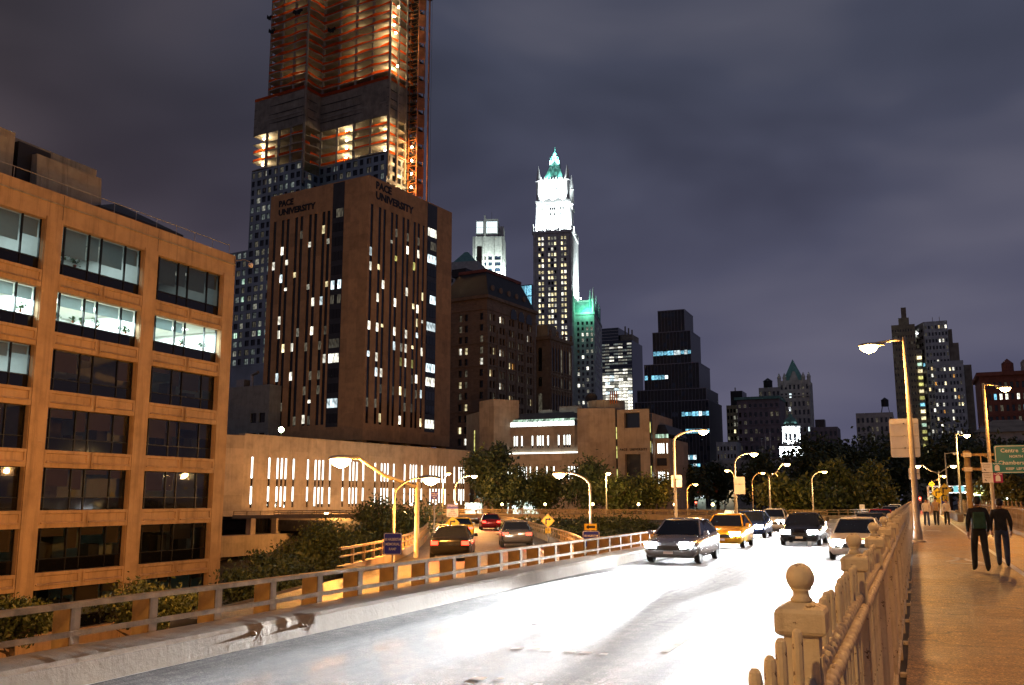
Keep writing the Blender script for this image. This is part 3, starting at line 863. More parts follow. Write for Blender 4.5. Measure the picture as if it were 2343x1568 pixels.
# ================================================================== office block on the left
ob = thing('office_block', 'long concrete office block with wide ribbon windows beside the bridge', 'building', (-50, 0, 0))
FE = Face((0, 0, 0), (0, 1))            # faces the bridge, s = world y
BAY, PIERS = 8.38, [7.9 + 8.38 * k for k in range(7)]   # pier centres up to 58.2
rows = [(16.05, 19.40), (12.28, 14.95), (8.53, 11.20), (4.75, 7.42), (1.00, 3.65), (-2.80, -.10), (-6.5, -3.85)]
S = [4.0]; hc = []
for k in range(6):
    S += [PIERS[k] + .65, PIERS[k+1] - .65]; hc.append(len(S) - 2)
S += [58.9]
Z = [-9.2]
hr = []
for a, c in reversed(rows): Z += [a, c]; hr.append(len(Z) - 2)
Z += [21.35]
wall(ob, FE, S, Z, {(i, j) for i in hc for j in hr}, .50, M['office_concrete'])
# end wall, back and roof
for a, c in (((0, 58.9), (-22, 58.9)), ((-22, 58.9), (-22, 4)), ((-22, 4), (0, 4))):
    MB().quad((*a, -9.2), (*c, -9.2), (*c, 21.35), (*a, 21.35)).build('wall', M['office_concrete'], ob)
MB().quad((-22, 4, 20.6), (-.5, 4, 20.6), (-.5, 58.4, 20.6), (-22, 58.4, 20.6)).build('roof', M['black_roof'], ob)
MB().box(.002, .10, 4, 58.9, 20.55, 20.62).build('cornice_joint', M['penthouse_concrete'], ob)
for k, p in enumerate(PIERS):
    MB().frus((.0, .10, p-.62, p+.62, -9.2), (.0, .10, p-.62, p+.62, 19.6)).build('pier', M['office_concrete'], ob)
# spandrels: two sunk panels per bay with a projecting sill
for k in range(2, 6):
    a, c = PIERS[k] + .66, PIERS[k+1] - .66; mid = (a + c) / 2
    for r in range(len(rows) - 1):
        zt, zb = rows[r][0], rows[r+1][1]
        for u, v in ((a, mid - .12), (mid + .12, c)):
            fr_ = MB()
            d = .09
            fr_.add([(d,u,zb+.02),(d,v,zb+.02),(d,v,zt-.02),(d,u,zt-.02),(d,u+.14,zb+.36),(d,v-.14,zb+.36),(d,v-.14,zt-.20),(d,u+.14,zt-.20),(.01,u+.16,zb+.40),(.01,v-.16,zb+.40),(.01,v-.16,zt-.24),(.01,u+.16,zt-.24)],
                    [(0,1,5,4),(1,2,6,5),(2,3,7,6),(3,0,4,7),(4,5,9,8),(5,6,10,9),(6,7,11,10),(7,4,8,11)])
            fr_.build('spandrel_panel', M['office_concrete'], ob)
            MB().frus((.09, .20, u+.10, v-.10, zb+.28), (.09, .14, u+.10, v-.10, zb+.36)).build('sill', M['office_concrete'], ob)
# glazing: five panes over dark spandrel glass, mullions, rooms behind
pane_me, sp_me = {}, {}
splits = [(.0, .55), (.55, 2.55), (2.55, 3.6), (3.6, 5.72), (5.72, 7.08)]
LIT = {(0, 3): 'half', (0, 4): 'half', (0, 5): 'dim', (1, 3): 'full', (1, 4): 'full', (1, 5): 'full', (2, 3): 'half'}
def area(root, loc, sx, sy, power, col):
    ld = bpy.data.lights.new('room_light', 'AREA'); ld.shape = 'RECTANGLE'; ld.size = sx; ld.size_y = sy; ld.energy = power; ld.color = col
    o = link('room_light', ld, root); o.location = loc; return o
for r, (z0, z1) in enumerate(rows):
    # floor and ceiling of each storey (the rooms are real)
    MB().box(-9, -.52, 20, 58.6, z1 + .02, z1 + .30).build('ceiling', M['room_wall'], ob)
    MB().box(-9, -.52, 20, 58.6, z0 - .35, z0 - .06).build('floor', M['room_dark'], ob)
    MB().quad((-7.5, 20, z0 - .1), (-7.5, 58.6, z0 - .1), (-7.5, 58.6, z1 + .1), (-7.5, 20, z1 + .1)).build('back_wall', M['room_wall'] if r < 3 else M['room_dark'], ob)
    for k in range(2, 6):
        a = PIERS[k] + .65
        lit = LIT.get((r, k))
        spl = .82
        for q, (u, v) in enumerate(splits):
            w = v - u
            key = (round(w, 2), round(z1 - z0, 2))
            if key not in pane_me:
                pane_me[key] = MB().quad((0, u*0 + .03, spl), (0, w - .03, spl), (0, w - .03, z1 - z0 - .04), (0, .03, z1 - z0 - .04)).mesh('pane', M['glass_clear'])
                sp_me[key] = MB().box(-.05, .02, .03, w - .03, .04, spl - .05).mesh('spandrel_glass', M['glass_dark'])
            o = link('pane', pane_me[key], ob); o.location = (-.40, a + u, z0)
            o = link('spandrel_glass', sp_me[key], ob); o.location = (-.40, a + u, z0)
            MB().box(-.47, -.33, a + v - .04, a + v + .04, z0, z1).build('mullion', M['black_mullion'], ob)
            # roller shades and blinds
            top = z1 - .05
            if lit == 'full': drop = .78 if not (k == 5 and q >= 3) else .1
            elif lit in ('half', 'dim'): drop = [1.5, 1.45, 1.3, 1.35, .9][q] * (1.25 if r == 0 else .6)
            else: drop = random.choice([0, .3, .5, 1.1, 1.3])
            if drop > .12:
                MB().box(-.62, -.60, a + u + .06, a + v - .06, top - drop, top).build('roller_shade', M['shade_cloth'] if lit else M['blind_tan'], ob)
        MB().box(-.48, -.32, a, a + 7.08, z0 + spl - .06, z0 + spl).build('transom', M['black_mullion'], ob)
        MB().quad((-7.5, a + 7.70, z0), (-.55, a + 7.70, z0), (-.55, a + 7.70, z1), (-7.5, a + 7.70, z1)).build('partition', M['room_wall'], ob)
        if lit:
            pw = {'full': 4500, 'half': 300, 'dim': 50}[lit]
            area(ob, (-4.0, a + 3.5, z1 - .06), 5.0, 6.2, pw, (.82, 1.0, 1.0))
            for yy in (1.4, 4.6):
                MB().box(-3.4, -2.2, a + yy, a + yy + 1.3, z1 - .03, z1 + .015).build('ceiling_light', M['ceiling_panel'] if lit == 'full' else M['lit_half'], ob)
        else:
            for yy in (1.2, 3.4, 5.5):
                if random.random() < .5: MB().box(-2.4, -1.6, a + yy, a + yy + .9, z0, z0 + random.uniform(1.1, 1.9)).build('cabinet', M['desk_dark'], ob)
        if lit in (None,) and random.random() < .35:
            MB().box(-7.45, -7.40, a + 2.0, a + 2.9, z0 + .9, z0 + 2.4).build('lit_doorway', M['lit_green'], ob)
# rooftop
for p in PIERS:
    MB().box(.0, .006, p + .60, p + .64, 19.45, 21.3).build('joint', M['steel_dark'], ob)
pent = thing('roof_penthouse', 'stained concrete penthouse with two boxy plant rooms on the office block roof', 'penthouse', (-50, 0, 0))
MB().box(-14, -6.5, 20, 50.2, 20.6, 26.75).build('wall', M['penthouse_concrete'], pent)
MB().box(-6.5, -5.0, 33.0, 41.9, 20.6, 26.4).build('plant_room', M['penthouse_concrete'], pent)
MB().box(-6.5, -5.1, 42.3, 44.9, 20.6, 26.0).build('recess_wall', M['black_roof'], pent)
MB().frus((-6.5, -4.2, 43.4, 49.0, 20.6), (-6.5, -4.6, 43.4, 49.0, 25.4)).build('plant_room', M['penthouse_concrete'], pent)
MB().box(-6.5, -4.6, 36.0, 41.0, 20.6, 25.7).build('plant_room', M['penthouse_concrete'], pent)
dr = thing('hipped_skylight', 'black hipped skylight behind the office block parapet', 'skylight', (-50, 0, 0))
mb = MB(); mb.add([(-9, 48, 20.6), (-3.5, 48, 20.6), (-3.5, 56.6, 20.6), (-9, 56.6, 20.6), (-9, 48, 22.9), (-3.5, 48, 22.9), (-3.5, 56.6, 22.9), (-9, 56.6, 22.9), (-5, 51.0, 24.1), (-6.5, 51.0, 24.1)],
                  [(0,1,5,4),(1,2,6,5),(2,3,7,6),(3,0,4,7),(4,5,8,9),(5,6,8),(6,7,9,8),(7,4,9)]); mb.build('roof', M['black_roof'], dr)
rr = thing('roof_railing', 'thin pipe railing along the office block parapet', 'railing', (-50, 0, 0))
MB().tube([(-.35, 20, 22.2), (-.35, 58.5, 22.2)], .028, 6).build('top_rail', M['galv'], rr)
pme = MB().tube([(0, 0, 20.6), (0, 0, 22.2)], .022, 6).mesh('post', M['galv'])
for k in range(20): o = link('post', pme, rr); o.location = (-.35, 20.5 + 2 * k, 0)
dome = thing('security_camera', 'small dome camera on a bracket at the corner of the office block', 'camera', (-49.9, 58.7, 20.6))
MB().tube([(0, 0, .3), (.6, .5, .45), (.9, .8, .3)], .05, 6).build('arm', M['galv'], dome); d_ = MB().lathe([(.02,-.32),(.16,-.25),(.2,-.1),(.2,.05),(.1,.12)], 12, (.95,.85,.1)); d_.build('housing', M['sign_white'], dome, True)
# plants on the sills of the lit storeys
def leaf_cloud(n_, rx, ry, rz, size, seed, clumps=14, hollow=.35):
    rg = np.random.default_rng(seed)
    c = rg.normal(size=(clumps, 3)); c /= np.linalg.norm(c, axis=1)[:, None]
    c *= rg.uniform(hollow, 1.0, (clumps, 1)) * np.array([1, 1, 1])
    k = rg.integers(0, clumps, n_)
    spread = .62 * clumps ** (-1/3) * rg.uniform(.6, 1.5, clumps)
    p = c[k] + rg.normal(size=(n_, 3)) * spread[k][:, None]
    p *= np.array([rx, ry, rz])
    a = rg.normal(size=(n_, 3)); a /= np.linalg.norm(a, axis=1)[:, None]
    b = rg.normal(size=(n_, 3)); b -= a * np.sum(a*b, axis=1)[:, None]; b /= np.linalg.norm(b, axis=1)[:, None]
    s = size * rg.uniform(.6, 1.4, (n_, 1))
    v = np.stack([p - a*s, p - b*s*.45, p + a*s, p + b*s*.45], axis=1).reshape(-1, 3)
    f = np.arange(n_*4).reshape(-1, 4)
    return v, f
def leaf_mesh(name, n_, rx, ry, rz, size, seed, mat, clumps=14, hollow=.35):
    v, f = leaf_cloud(n_, rx, ry, rz, size, seed, clumps, hollow)
    me = bpy.data.meshes.new(name); me.from_pydata(v.tolist(), [], f.tolist()); me.materials.append(mat); me.update(); return me
pl = [('small fern in a pot at the left end of the bright office window', 3, 42.35, 1, .30), ('spreading houseplant in a pot on the bright office sill', 4, 42.9, 1, .38), ('low seedling pot in the middle of the bright office sill', 4, 44.2, 1, .22),
      ('thin stemmed pot plant beside the bright window mullion', 4, 44.9, 1, .25), ('bushy green plant beyond the mullion of the bright office', 4, 46.2, 1, .42), ('round pot plant near the right of the bright office sill', 4, 48.2, 1, .25), ('spiky plant at the right end of the bright office sill', 4, 48.75, 1, .36),
      ('small pot plant in the end office with the open blind', 5, 54.2, 1, .26), ('tall climbing plant at the end of the end office window', 5, 56.6, 1, .55), ('hanging plant in the bright corner office window', 3, 40.2, 1, .40),
      ('leafy plant mass on the dim top floor sill', 4, 42.8, 0, .50), ('second leafy plant on the dim top floor sill', 4, 44.0, 0, .42)]
for i, (lb, k, y, r, h) in enumerate(pl):
    t = thing('potted_plant', lb, 'plant', (-50.85, y, rows[r][0] + 1.02), 0, 'plants on the office sills')
    MB().lathe([(.07, -.04), (.10, .12), (.09, .12), (.02, .10)], 10).build('pot', M['terracotta'], t)
    o = link('foliage', leaf_mesh('foliage', 90, h*.6, h*.75, h*.62, .09, 50+i, M['leaf_house'], 7), t); o.location = (0, 0, .12 + h*.5)

# ================================================================== low grey building between the block and the tower
gb = thing('grey_building', 'plain grey rendered building between the office block and the tower', 'building', (-94, 150, 0), R(-8))
fS, fE = Face((0, 0, 0), (1, 0)), Face((0, 0, 0), (0, 1))
q1 = atD(525, 850, 175)
gb.location = atD(612, 1000, 214); gb.location.z = 0
grid_facade(gb, fS, -16, [(10.3, 1.9), (13.0, 1.9)], -2, [(10.5, 2.2), (16, 2.2), (20.5, 2.2)], M['grey_render'], lambda i, j: 'glass_dark' if j else 'lit_green', .3, 'twin', 0, 27)
shell(gb, [(-16, 0), (0, 0), (0, 20), (-16, 20)], -2, 27, M['grey_render'], (0,))
MB().box(-13, -10.5, 2, 5, 27, 29).build('duct', M['galv'], gb); MB().tube([(-9, 3, 27), (-9, 3, 30), (-7, 3, 30.6)], .4, 8).build('duct', M['galv'], gb)

# ================================================================== university tower
A = 7.6
pc = atD(845, 400, 200)
pt = thing('university_tower', 'brown stone university tower with dark window strips and lettering at the top', 'building', (pc.x, pc.y, 0), R(-A))
fS, fE = Face((0, 0, 0), (1, 0)), Face((0, 0, 0), (0, 1))
ZT, ZB = 72.8, 14.0
st_z = (17.6, 66.4)
# right (street) face: strips single, pair, pair, pair, pair, single, then the glazed slot and an end pier
sE = [(.8,.95), (3.6,.95), (5.3,.95), (8.0,.95), (9.7,.95), (12.3,.95), (14.0,.95), (16.6,.95), (18.2,.95), (20.2,.85)]
cols = sE + [(22.0, 4.0)]
S = [0.0]; hc = []
for o_, w in cols: S += [o_, o_ + w]; hc.append(len(S) - 2)
S.append(32.4)
wall(pt, fE, S, [ZB, st_z[0], st_z[1], ZT], {(i, 1) for i in hc[:-1]}, .16, M['pace_stone'])
# slot face runs full height: cover it by a proud dark glazed bay
FL = 3.32
nfl = 14
def strip_windows(face, s, w, lit_p, lits):
    MB().quad(face.p(s - w/2, st_z[0], -.14), face.p(s + w/2, st_z[0], -.14), face.p(s + w/2, st_z[1], -.14), face.p(s - w/2, st_z[1], -.14)).build('strip_glass', M['glass_dark'], pt)
    z = st_z[0]
    for j in range(nfl + 1):
        zz = st_z[0] + .2 + j * FL
        if zz + 2.4 > st_z[1]: break
        MB().box(-.5, .5, 0, .05, 0, .12) if False else None
        r_ = random.random()
        if r_ < lit_p * (1.25 if 3 < j < 13 else .5):
            h = random.choice([1.9, 1.9, 1.9, 1.2, .7])
            k_ = choice(('lit_white', 6), ('lit_gold', 3), ('lit_cool', 2), ('lit_half', 1), ('lit_yellow', .4))
            if random.random() < .15:   # a blind leaves two slits of light
                for d in (-.22, .2): window(pt, face, s + d*w, zz + .95 + .3, w*.2, 1.9, k_, 'pane', .11)
            else: window(pt, face, s, zz + .3 + (1.9 - h/2), w*.92, h, k_, 'pane', .11)
        elif r_ < lit_p + .08: window(pt, face, s, zz + 1.0, w*.92, 1.9, 'lit_dim', 'pane', .11)
for o_, w in sE: strip_windows(fE, o_ + w/2, w, .30, None)
# left face
sS = [(-28.9,.95), (-26.3,.95), (-24.7,.95), (-22.0,.95), (-20.4,.95), (-17.7,.95), (-16.1,.95), (-13.6,.95), (-12.1,.95)]
S = [-30.1]; hc = []
for o_, w in sS: S += [o_, o_ + w]; hc.append(len(S) - 2)
S += [-10.6, -7.0, 0.0]
zS = [ZB, st_z[0], st_z[1], ZT]
hol = {(i, 1) for i in hc} 
wall(pt, fS, S, zS, hol, .16, M['pace_stone'])
for o_, w in sS: strip_windows(fS, o_ + w/2, w, .24, None)
strip_windows(fS, -10.95, .6, .35, None)
# dark glazed bays (one on each face) with floor lines and lit offices
def dark_bay(face, s0, s1, z0, z1, lits, lp):
    MB().add([face.p(s0, z0, .03), face.p(s1, z0, .03), face.p(s1, z1, .03), face.p(s0, z1, .03)], [(0,1,2,3)]).build('glazed_bay', M['dark_panel'], pt)
    w = (s1 - s0 - .5) / 3
    for j in range(16):
        zz = st_z[0] + .3 + j * FL
        if zz + 2 > z1 - 4: break
        on = random.random() < lp
        k_ = choice(('lit_white', 3), ('lit_cool', 4), ('lit_green', 2)) if on else choice(('glass_dark', 6), ('lit_dim', 2))
        for q in range(3):
            window(pt, face, s0 + .25 + w*(q + .5), zz + 1.0, w*.94, 2.0, k_ if random.random() < .9 else 'glass_dark', 'pane', -.09)
dark_bay(fE, 22.0, 26.0, ZB + 3, ZT - .3, None, .42)
dark_bay(fS, -10.5, -7.05, ZB + 3, ZT - .2, None, .22)
shell(pt, [(-30.1, 0), (0, 0), (0, 32.4), (-30.1, 32.4)], ZB, ZT, M['pace_stone'], (0, 1))
MB().quad((-30.1, 32.4, ZB), (0, 32.4, ZB), (0, 0, ZB), (-30.1, 0, ZB)).build('soffit', M['pace_stone'], pt)
for x, y in ((-1.5, 1.5), (-1.5, 9), (-1.5, 17), (-1.5, 25), (-1.5, 31), (-9, 1.5), (-17, 1.5), (-25, 1.5), (-29, 1.5)):
    MB().box(x - .8, x + .8, y - .8, y + .8, 9.5, ZB).build('column', M['pace_stone'], pt)
MB().box(-26, -4, 5, 29, 9.5, ZB - .1).build('recessed_storey', M['dark_panel'], pt)
MB().box(-22, -12, 6, 14, ZT, ZT + 2.6).build('roof_plant', M['louvre_grey'], pt)
for txt, zz, z2, s1, s2 in (('PACE', 71.1, 70.4, 1.0, .95), ('UNIVERSITY', 68.75, 68.25, 1.10, 1.05)):
    lettering(txt, 2.35, M['black_mullion'], pt, (.06, 2.3, zz), (R(90), 0, R(90)), extrude=.05, align='LEFT', bold=.085, sx=s1)
    lettering(txt, 2.05, M['black_mullion'], pt, (-27.4, -.06, z2), (R(90), 0, 0), extrude=.05, align='LEFT', bold=.08, sx=s2)

# ================================================================== university podium with slot windows
pp = atD(559.5, 1010, 140)
po_ = thing('university_podium', 'low stone university building with tall lit slot windows below the tower', 'building', (pp.x, pp.y, 0), R(-8))
slots = [(1.5, 0)] + [(4.86 + 8.16*k + d, 0) for k in range(5) for d in (0, 1.7, 2.55, 3.4, 5.05)] + [(45.2 + .95*k, 0) for k in range(6)] + [(53.0, 0), (54.6, 0), (55.4, 0), (56.2, 0)]
W_ = .42
S = [0.0]; hc = []
for s, _ in slots: S += [s, s + W_]; hc.append(len(S) - 2)
S.append(58.5)
wall(po_, fE, S, [-.8, .38, 7.75, 10.7], {(i, 1) for i in hc}, .18, M['podium_stone'])
for s, _ in slots:
    MB().quad(fE.p(s, .38, -.165), fE.p(s + W_, .38, -.165), fE.p(s + W_, 7.75, -.165), fE.p(s, 7.75, -.165)).build('slot_glass', M['glass_dark'], po_)
    for z0, z1 in ((4.62, 7.68), (random.choice([.55, .9, 1.3]), 3.44)):
        MB().box(-.155, -.12, s + .06, s + W_ - .04, z0, z1).build('light_strip', M['lit_tube'], po_)
MB().quad((0, 0, -.8), (-2, -9, -.8), (-2, -9, 10.7), (0, 0, 10.7)).build('wall', M['podium_stone'], po_)
shell(po_, [(-40, -9), (-2, -9), (0, 0), (0, 58.5), (-40, 58.5)], -.8, 10.7, M['podium_stone'], (1, 2), roofmat=M['grey_render'])
MB().box(-1.2, .08, 0, 58.5, 10.7, 11.0).build('coping', M['podium_stone'], po_)
# undercroft: recessed glazed storey, columns, balcony band, lit lower storey
MB().quad((0, -.5, -.8), (0, 58.5, -.8), (-4, 58.5, -.8), (-4, -.5, -.8)).build('soffit', M['podium_stone'], po_)
for k in range(12):
    MB().box(-1.3, -.3, 2.2 + k*5.0, 3.1 + k*5.0, -3.6, -.8).build('column', M['podium_stone'], po_)
for k in range(11):
    s = 3.2 + k*5.0
    for q in range(3):
        window(po_, Face((-2.0, 0, 0), (0, 1)), s + .7 + q*1.55, -2.1, 1.45, 2.5, choice(('lit_half', 3), ('lit_grey', 3), ('glass_dark', 3), ('lit_green', 1)) if k > 1 else 'glass_dark', 'twin', 0)
MB().box(-2.2, .9, -6, 12, -6.3, -3.45).build('balcony', M['podium_stone'], po_)
MB().box(-2.2, .2, 12, 58, -4.3, -3.45).build('balcony', M['podium_stone'], po_)
MB().box(-3, -2.2, -6, 58, -9.5, -3.6).build('base_wall', M['podium_stone'], po_)
for k in range(7): window(po_, Face((0, 0, 0), (0, 1)), 2.2 + k*1.5, -7.1, 1.42, 1.3, 'shop_light', 'pane', 2.15, name='basement_window')
# wing facing the camera at the end of the podium, with the same slots
pw = thing('university_wing', 'stone wing with small slot windows at the end of the university podium', 'building', (0, 0, 0))
x0 = -79.6; YS = 166.5
fW = Face((0, YS, 0), (1, 0))
sl = []
for px in (1101, 1106, 1111, 1116, 1129, 1150, 1156, 1161, 1169, 1185, 1193, 1198, 1203, 1212, 1227, 1250, 1266, 1300, 1307, 1313, 1321): sl.append(atY(px, 1080, YS).x)
S = [x0]; hc = []
for s in sl: S += [s - .17, s + .17]; hc.append(len(S) - 2)
S.append(-57.3)
wall(pw, fW, S, [-2, .6, 7.75, 10.2], {(i, 1) for i in hc}, .4, M['podium_stone'])
for s in sl:
    MB().quad(fW.p(s-.17, .6, -.39), fW.p(s+.17, .6, -.39), fW.p(s+.17, 7.75, -.39), fW.p(s-.17, 7.75, -.39)).build('slot_glass', M['glass_dark'], pw)
    MB().box(s - .10, s + .08, YS + .33, YS + .37, 5.3, 7.7).build('light_strip', M['lit_tube'], pw)
    if random.random() < .5: MB().box(s - .10, s + .08, YS + .33, YS + .37, 3.0, 4.0).build('light_strip', M['lit_tube'], pw)
shell(pw, [(x0, YS), (-57.3, YS), (-57.3, YS + 30), (x0, YS + 30)], -2, 10.2, M['podium_stone'], (0,), roofmat=M['grey_render'])
# hall with a lit skylight band above the wing
hl = thing('skylight_hall', 'stone hall with a bright skylight band under a black sloping roof', 'building', (0, 0, 0))
YH = 172
fH = Face((0, YH, 0), (1, 0))
sl = [atY(px, 1010, YH).x for px in (1169.5, 1176, 1182, 1193, 1217, 1229, 1235, 1241, 1253, 1277, 1290, 1297, 1302)]
S = [-75.0]; hc = []
for s in sl: S += [s - .19, s + .19]; hc.append(len(S) - 2)
S.append(-60.6)
wall(hl, fH, S, [10.2, 11.6, 14.1, 15.85], {(i, 1) for i in hc}, .35, M['brut_concrete'])
for s in sl:
    MB().box(s - .18, s + .18, YH + .32, YH + .36, 11.65, 14.1).build('slot_glass', M['glass_dark'], hl)
    MB().box(s - .12, s + .10, YH + .27, YH + .31, 12.1, 14.0).build('light_strip', M['lit_tube'], hl)
MB().quad((-60.6, YH, 10.2), (-59.4, YH + 1.6, 10.2), (-59.4, YH + 1.6, 15.85), (-60.6, YH, 15.85)).build('wall', M['brut_concrete'], hl)
MB().quad((-75, YH + 12, 10.2), (-75, YH, 10.2), (-75, YH, 15.85), (-75, YH + 12, 15.85)).build('wall', M['brut_concrete'], hl)
n_ = 13
for k in range(n_):
    a = -75.0 + 14.4*k/n_; c = a + 14.4/n_
    MB().quad((a + .05, YH - .02, 15.9), (c - .05, YH - .02, 15.9), (c - .05, YH - .02, 16.75), (a + .05, YH - .02, 16.75)).build('skylight_pane', M['lit_tube'], hl)
    MB().quad((a + .05, YH, 16.8), (c - .05, YH, 16.8), (c - .05, YH + .55, 17.35), (a + .05, YH + .55, 17.35)).build('skylight_pane', M['lit_green'], hl)
    MB().box(a - .05, a + .05, YH - .05, YH + .02, 15.86, 16.8).build('glazing_bar', M['black_mullion'], hl)
MB().add([(-75, YH + .56, 17.37), (-60.0, YH + .56, 17.37), (-62.2, YH + 4, 18.9), (-73.6, YH + 4, 18.9), (-75, YH + 12, 17.37), (-60, YH + 12, 17.37)], [(0,1,2,3),(1,5,2),(0,3,4)]).build('roof', M['black_roof'], hl)
MB().box(-74.9, -59.6, YH - .3, YH - .02, 9.55, 10.65).build('light_band', M['lit_tube'], hl)
MB().box(-75, -59.5, YH - .5, YH - .01, 9.2, 9.5).build('sill', M['brut_concrete'], hl)
MB().box(-66, -61, YH + 6, YH + 12, 17.4, 20.3).build('roof_plant', M['grey_render'], hl)
MB().box(-70.5, -67.5, YH + 6, YH + 12, 17.4, 19.7).build('roof_plant', M['grey_render'], hl)
# blank concrete stair towers
for nme, lb, poly, z1 in (('stair_tower', 'blank concrete stair tower beside the skylight hall', [(-81.2, 172), (-76.6, 169.0), (-73.0, 173.5), (-78, 178)], 21.4), ('concrete_annex', 'dark concrete annex with one tall yellow lit slot', [(-91, 186), (-81.6, 176), (-79, 186), (-88, 196)], 20.0)):
    t = thing(nme, lb, 'building'); MB().prism(poly, -2, z1).build('wall', M['brut_concrete'], t)
    if nme == 'concrete_annex':
        f_ = Face((-91, 186, 0), (9.4, -10)); MB().add([f_.p(5.8, 11, .03), f_.p(6.4, 11, .03), f_.p(6.4, 16.2, .03), f_.p(5.8, 16.2, .03)], [(0,1,2,3)]).build('light_slot', M['lit_yellow'], t)
# auditorium block with entrance wall
ad = thing('auditorium', 'large blank concrete auditorium with a round plant drum and lettered entrance wall', 'building')
MB().prism([(-57.2, 164.0), (-50.3, 165.6), (-49.0, 182), (-57.2, 182)], -2, 18.3).build('wall', M['brut_concrete'], ad)
MB().lathe([(3.6, 18.2), (3.6, 20.0), (3.3, 20.05)], 24, (-53.4, 170, 0)).build('roof_drum', M['penthouse_concrete'], ad)
for k in range(4): MB().box(-51.6 + k*.42, -51.4 + k*.42, 166.5, 166.7, 19.2, 21.5).build('roof_grille', M['mast_orange'], ad)
MB().box(-50.2, -49.9, 165.4, 166.2, -2, 18.0).build('dark_reveal', M['black_mullion'], ad)
for z0 in (4.8, 9.0, 12.5): MB().box(-50.12, -49.98, 165.32, 165.4, z0, z0 + 2.2).build('slot_lamp', M['lit_yellow'], ad)
fD = Face((-49.9, 165.4, 0), (1, 0))
wall(ad, fD, [0, 1.35, 4.3, 6.1], [-2, 9.7, 14.5, 17.3, 17.9], {(1, 0), (1, 2)}, 1.2, M['brut_concrete'], 'wall')
MB().quad((-48.6, 166.55, -2), (-45.6, 166.55, -2), (-45.6, 166.55, 9.7), (-48.6, 166.55, 9.7)).build('entrance_recess', M['dark_panel'], ad)
MB().quad((-48.6, 166.55, 14.5), (-45.6, 166.55, 14.5), (-45.6, 166.55, 17.3), (-48.6, 166.55, 17.3)).build('dark_window', M['glass_blue'], ad)
lettering('PACE  UNIVERSITY', .62, M['black_mullion'], ad, (-46.9, 165.36, 10.5), (R(90), 0, 0), extrude=.03, sx=.82, spacing=1.25, bold=.015)
MB().box(-43.8, -43.5, 165.5, 166.2, -2, 17).build('dark_reveal', M['black_mullion'], ad)
for z0 in (5.5, 10.0, 13.5): MB().box(-43.75, -43.6, 165.42, 165.5, z0, z0 + 2.0).build('slot_lamp', M['lit_yellow'], ad)
MB().prism([(-49.9, 166.7), (-43.5, 166.7), (-43.5, 182), (-49.9, 182)], -2, 17.2).build('wall', M['brut_concrete'], ad)
en = thing('end_wing', 'small stone end wing with a skylight band beside the auditorium', 'building')
fN = Face((0, 168.5, 0), (1, 0)); sl = [-43.1, -42.75, -42.4, -42.05, -41.4]
S = [-43.5]; hc = []
for s in sl: S += [s - .1, s + .1]; hc.append(len(S) - 2)
S.append(-41.0)
wall(en, fN, S, [-2, 4.2, 6.6, 9.8, 11.8, 12.6], {(i, j) for i in hc for j in (1, 3)}, .3, M['brut_concrete'])
for s in sl:
    for z0, z1 in ((4.3, 6.5), (9.9, 11.7)): MB().box(s - .09, s + .09, 168.7, 168.78, z0, z1).build('light_strip', M['lit_tube'], en)
shell(en, [(-43.5, 168.5), (-41.0, 168.5), (-41.0, 184), (-43.5, 184)], -2, 12.6, M['brut_concrete'], (0,))
for k in range(6): MB().quad((-43.5 + k*.41, 168.45, 12.7), (-43.14 + k*.41, 168.45, 12.7), (-43.14 + k*.41, 168.45, 13.4), (-43.5 + k*.41, 168.45, 13.4)).build('skylight_pane', M['lit_green'], en)
MB().frus((-43.5, -41, 168.5, 184, 13.4), (-43.5, -42.2, 170.5, 184, 15.3)).build('roof', M['black_roof'], en)
MB().box(-43.3, -41.5, 168.3, 168.45, 7.6, 9.0).build('dark_window', M['glass_blue'], en)
dish = thing('satellite_dish', 'dark satellite dish on the auditorium roof', 'dish', (-56.6, 171, 18.3))
MB().tube([(0, 0, 0), (0, 0, 2.2)], .09, 6).build('mast', M['steel_dark'], dish); d_ = MB().lathe([(.05, 0), (.6, .12), (1.15, .5), (1.2, .52), (.6, .06), (.05, -.06)], 18); d_ = d_.build('reflector', M['steel_dark'], dish, True); d_.location = (0, -.2, 2.3); d_.rotation_euler = (R(60), R(20), 0)

# ================================================================== tower under construction
tw = thing('construction_tower', 'very tall concrete tower under construction with orange netting and a side hoist', 'building')
T1, N1 = Vector((math.sin(R(97)), math.cos(R(97)), 0)), Vector((math.sin(R(7)), math.cos(R(7)), 0))
B = Vector((-179.0, 240.7, 0)); C_ = B + N1*8.4; D_ = C_ + T1*28.7; E_ = D_ + N1*13.5; A_ = B - T1*22.8; F_ = A_ + N1*27; G_ = E_ - T1*8 + N1*8
A2 = B - T1*16.8; F2 = A2 + N1*27                      # upper storeys stand back on the left
A0 = B - T1*34.0; F0 = A0 + N1*27                      # lower storeys reach farther left
xy = lambda p: (p.x, p.y)
lowpoly = [xy(p) for p in (A0, B, C_, D_, E_, G_, F0)]
midpoly = [xy(p) for p in (A_, B, C_, D_, E_, G_, F_)]
uppoly = [xy(p) for p in (A2, B, C_, D_, E_, G_, F2)]
def wavy(poly, seed, amp=.5):
    """slab edge that swells in and out along each side"""
    out = []; n = len(poly)
    for i in range(n):
        a, b = Vector(poly[i]), Vector(poly[(i+1) % n]); d = b - a; L = d.length; nr = Vector((d.y, -d.x)).normalized()
        for k in range(6):
            t = k/6; out.append(tuple(a + d*t + nr*(amp*math.sin(t*math.pi*2 + seed*.35 + i)*(1 if 0 < k else 0))))
    return out
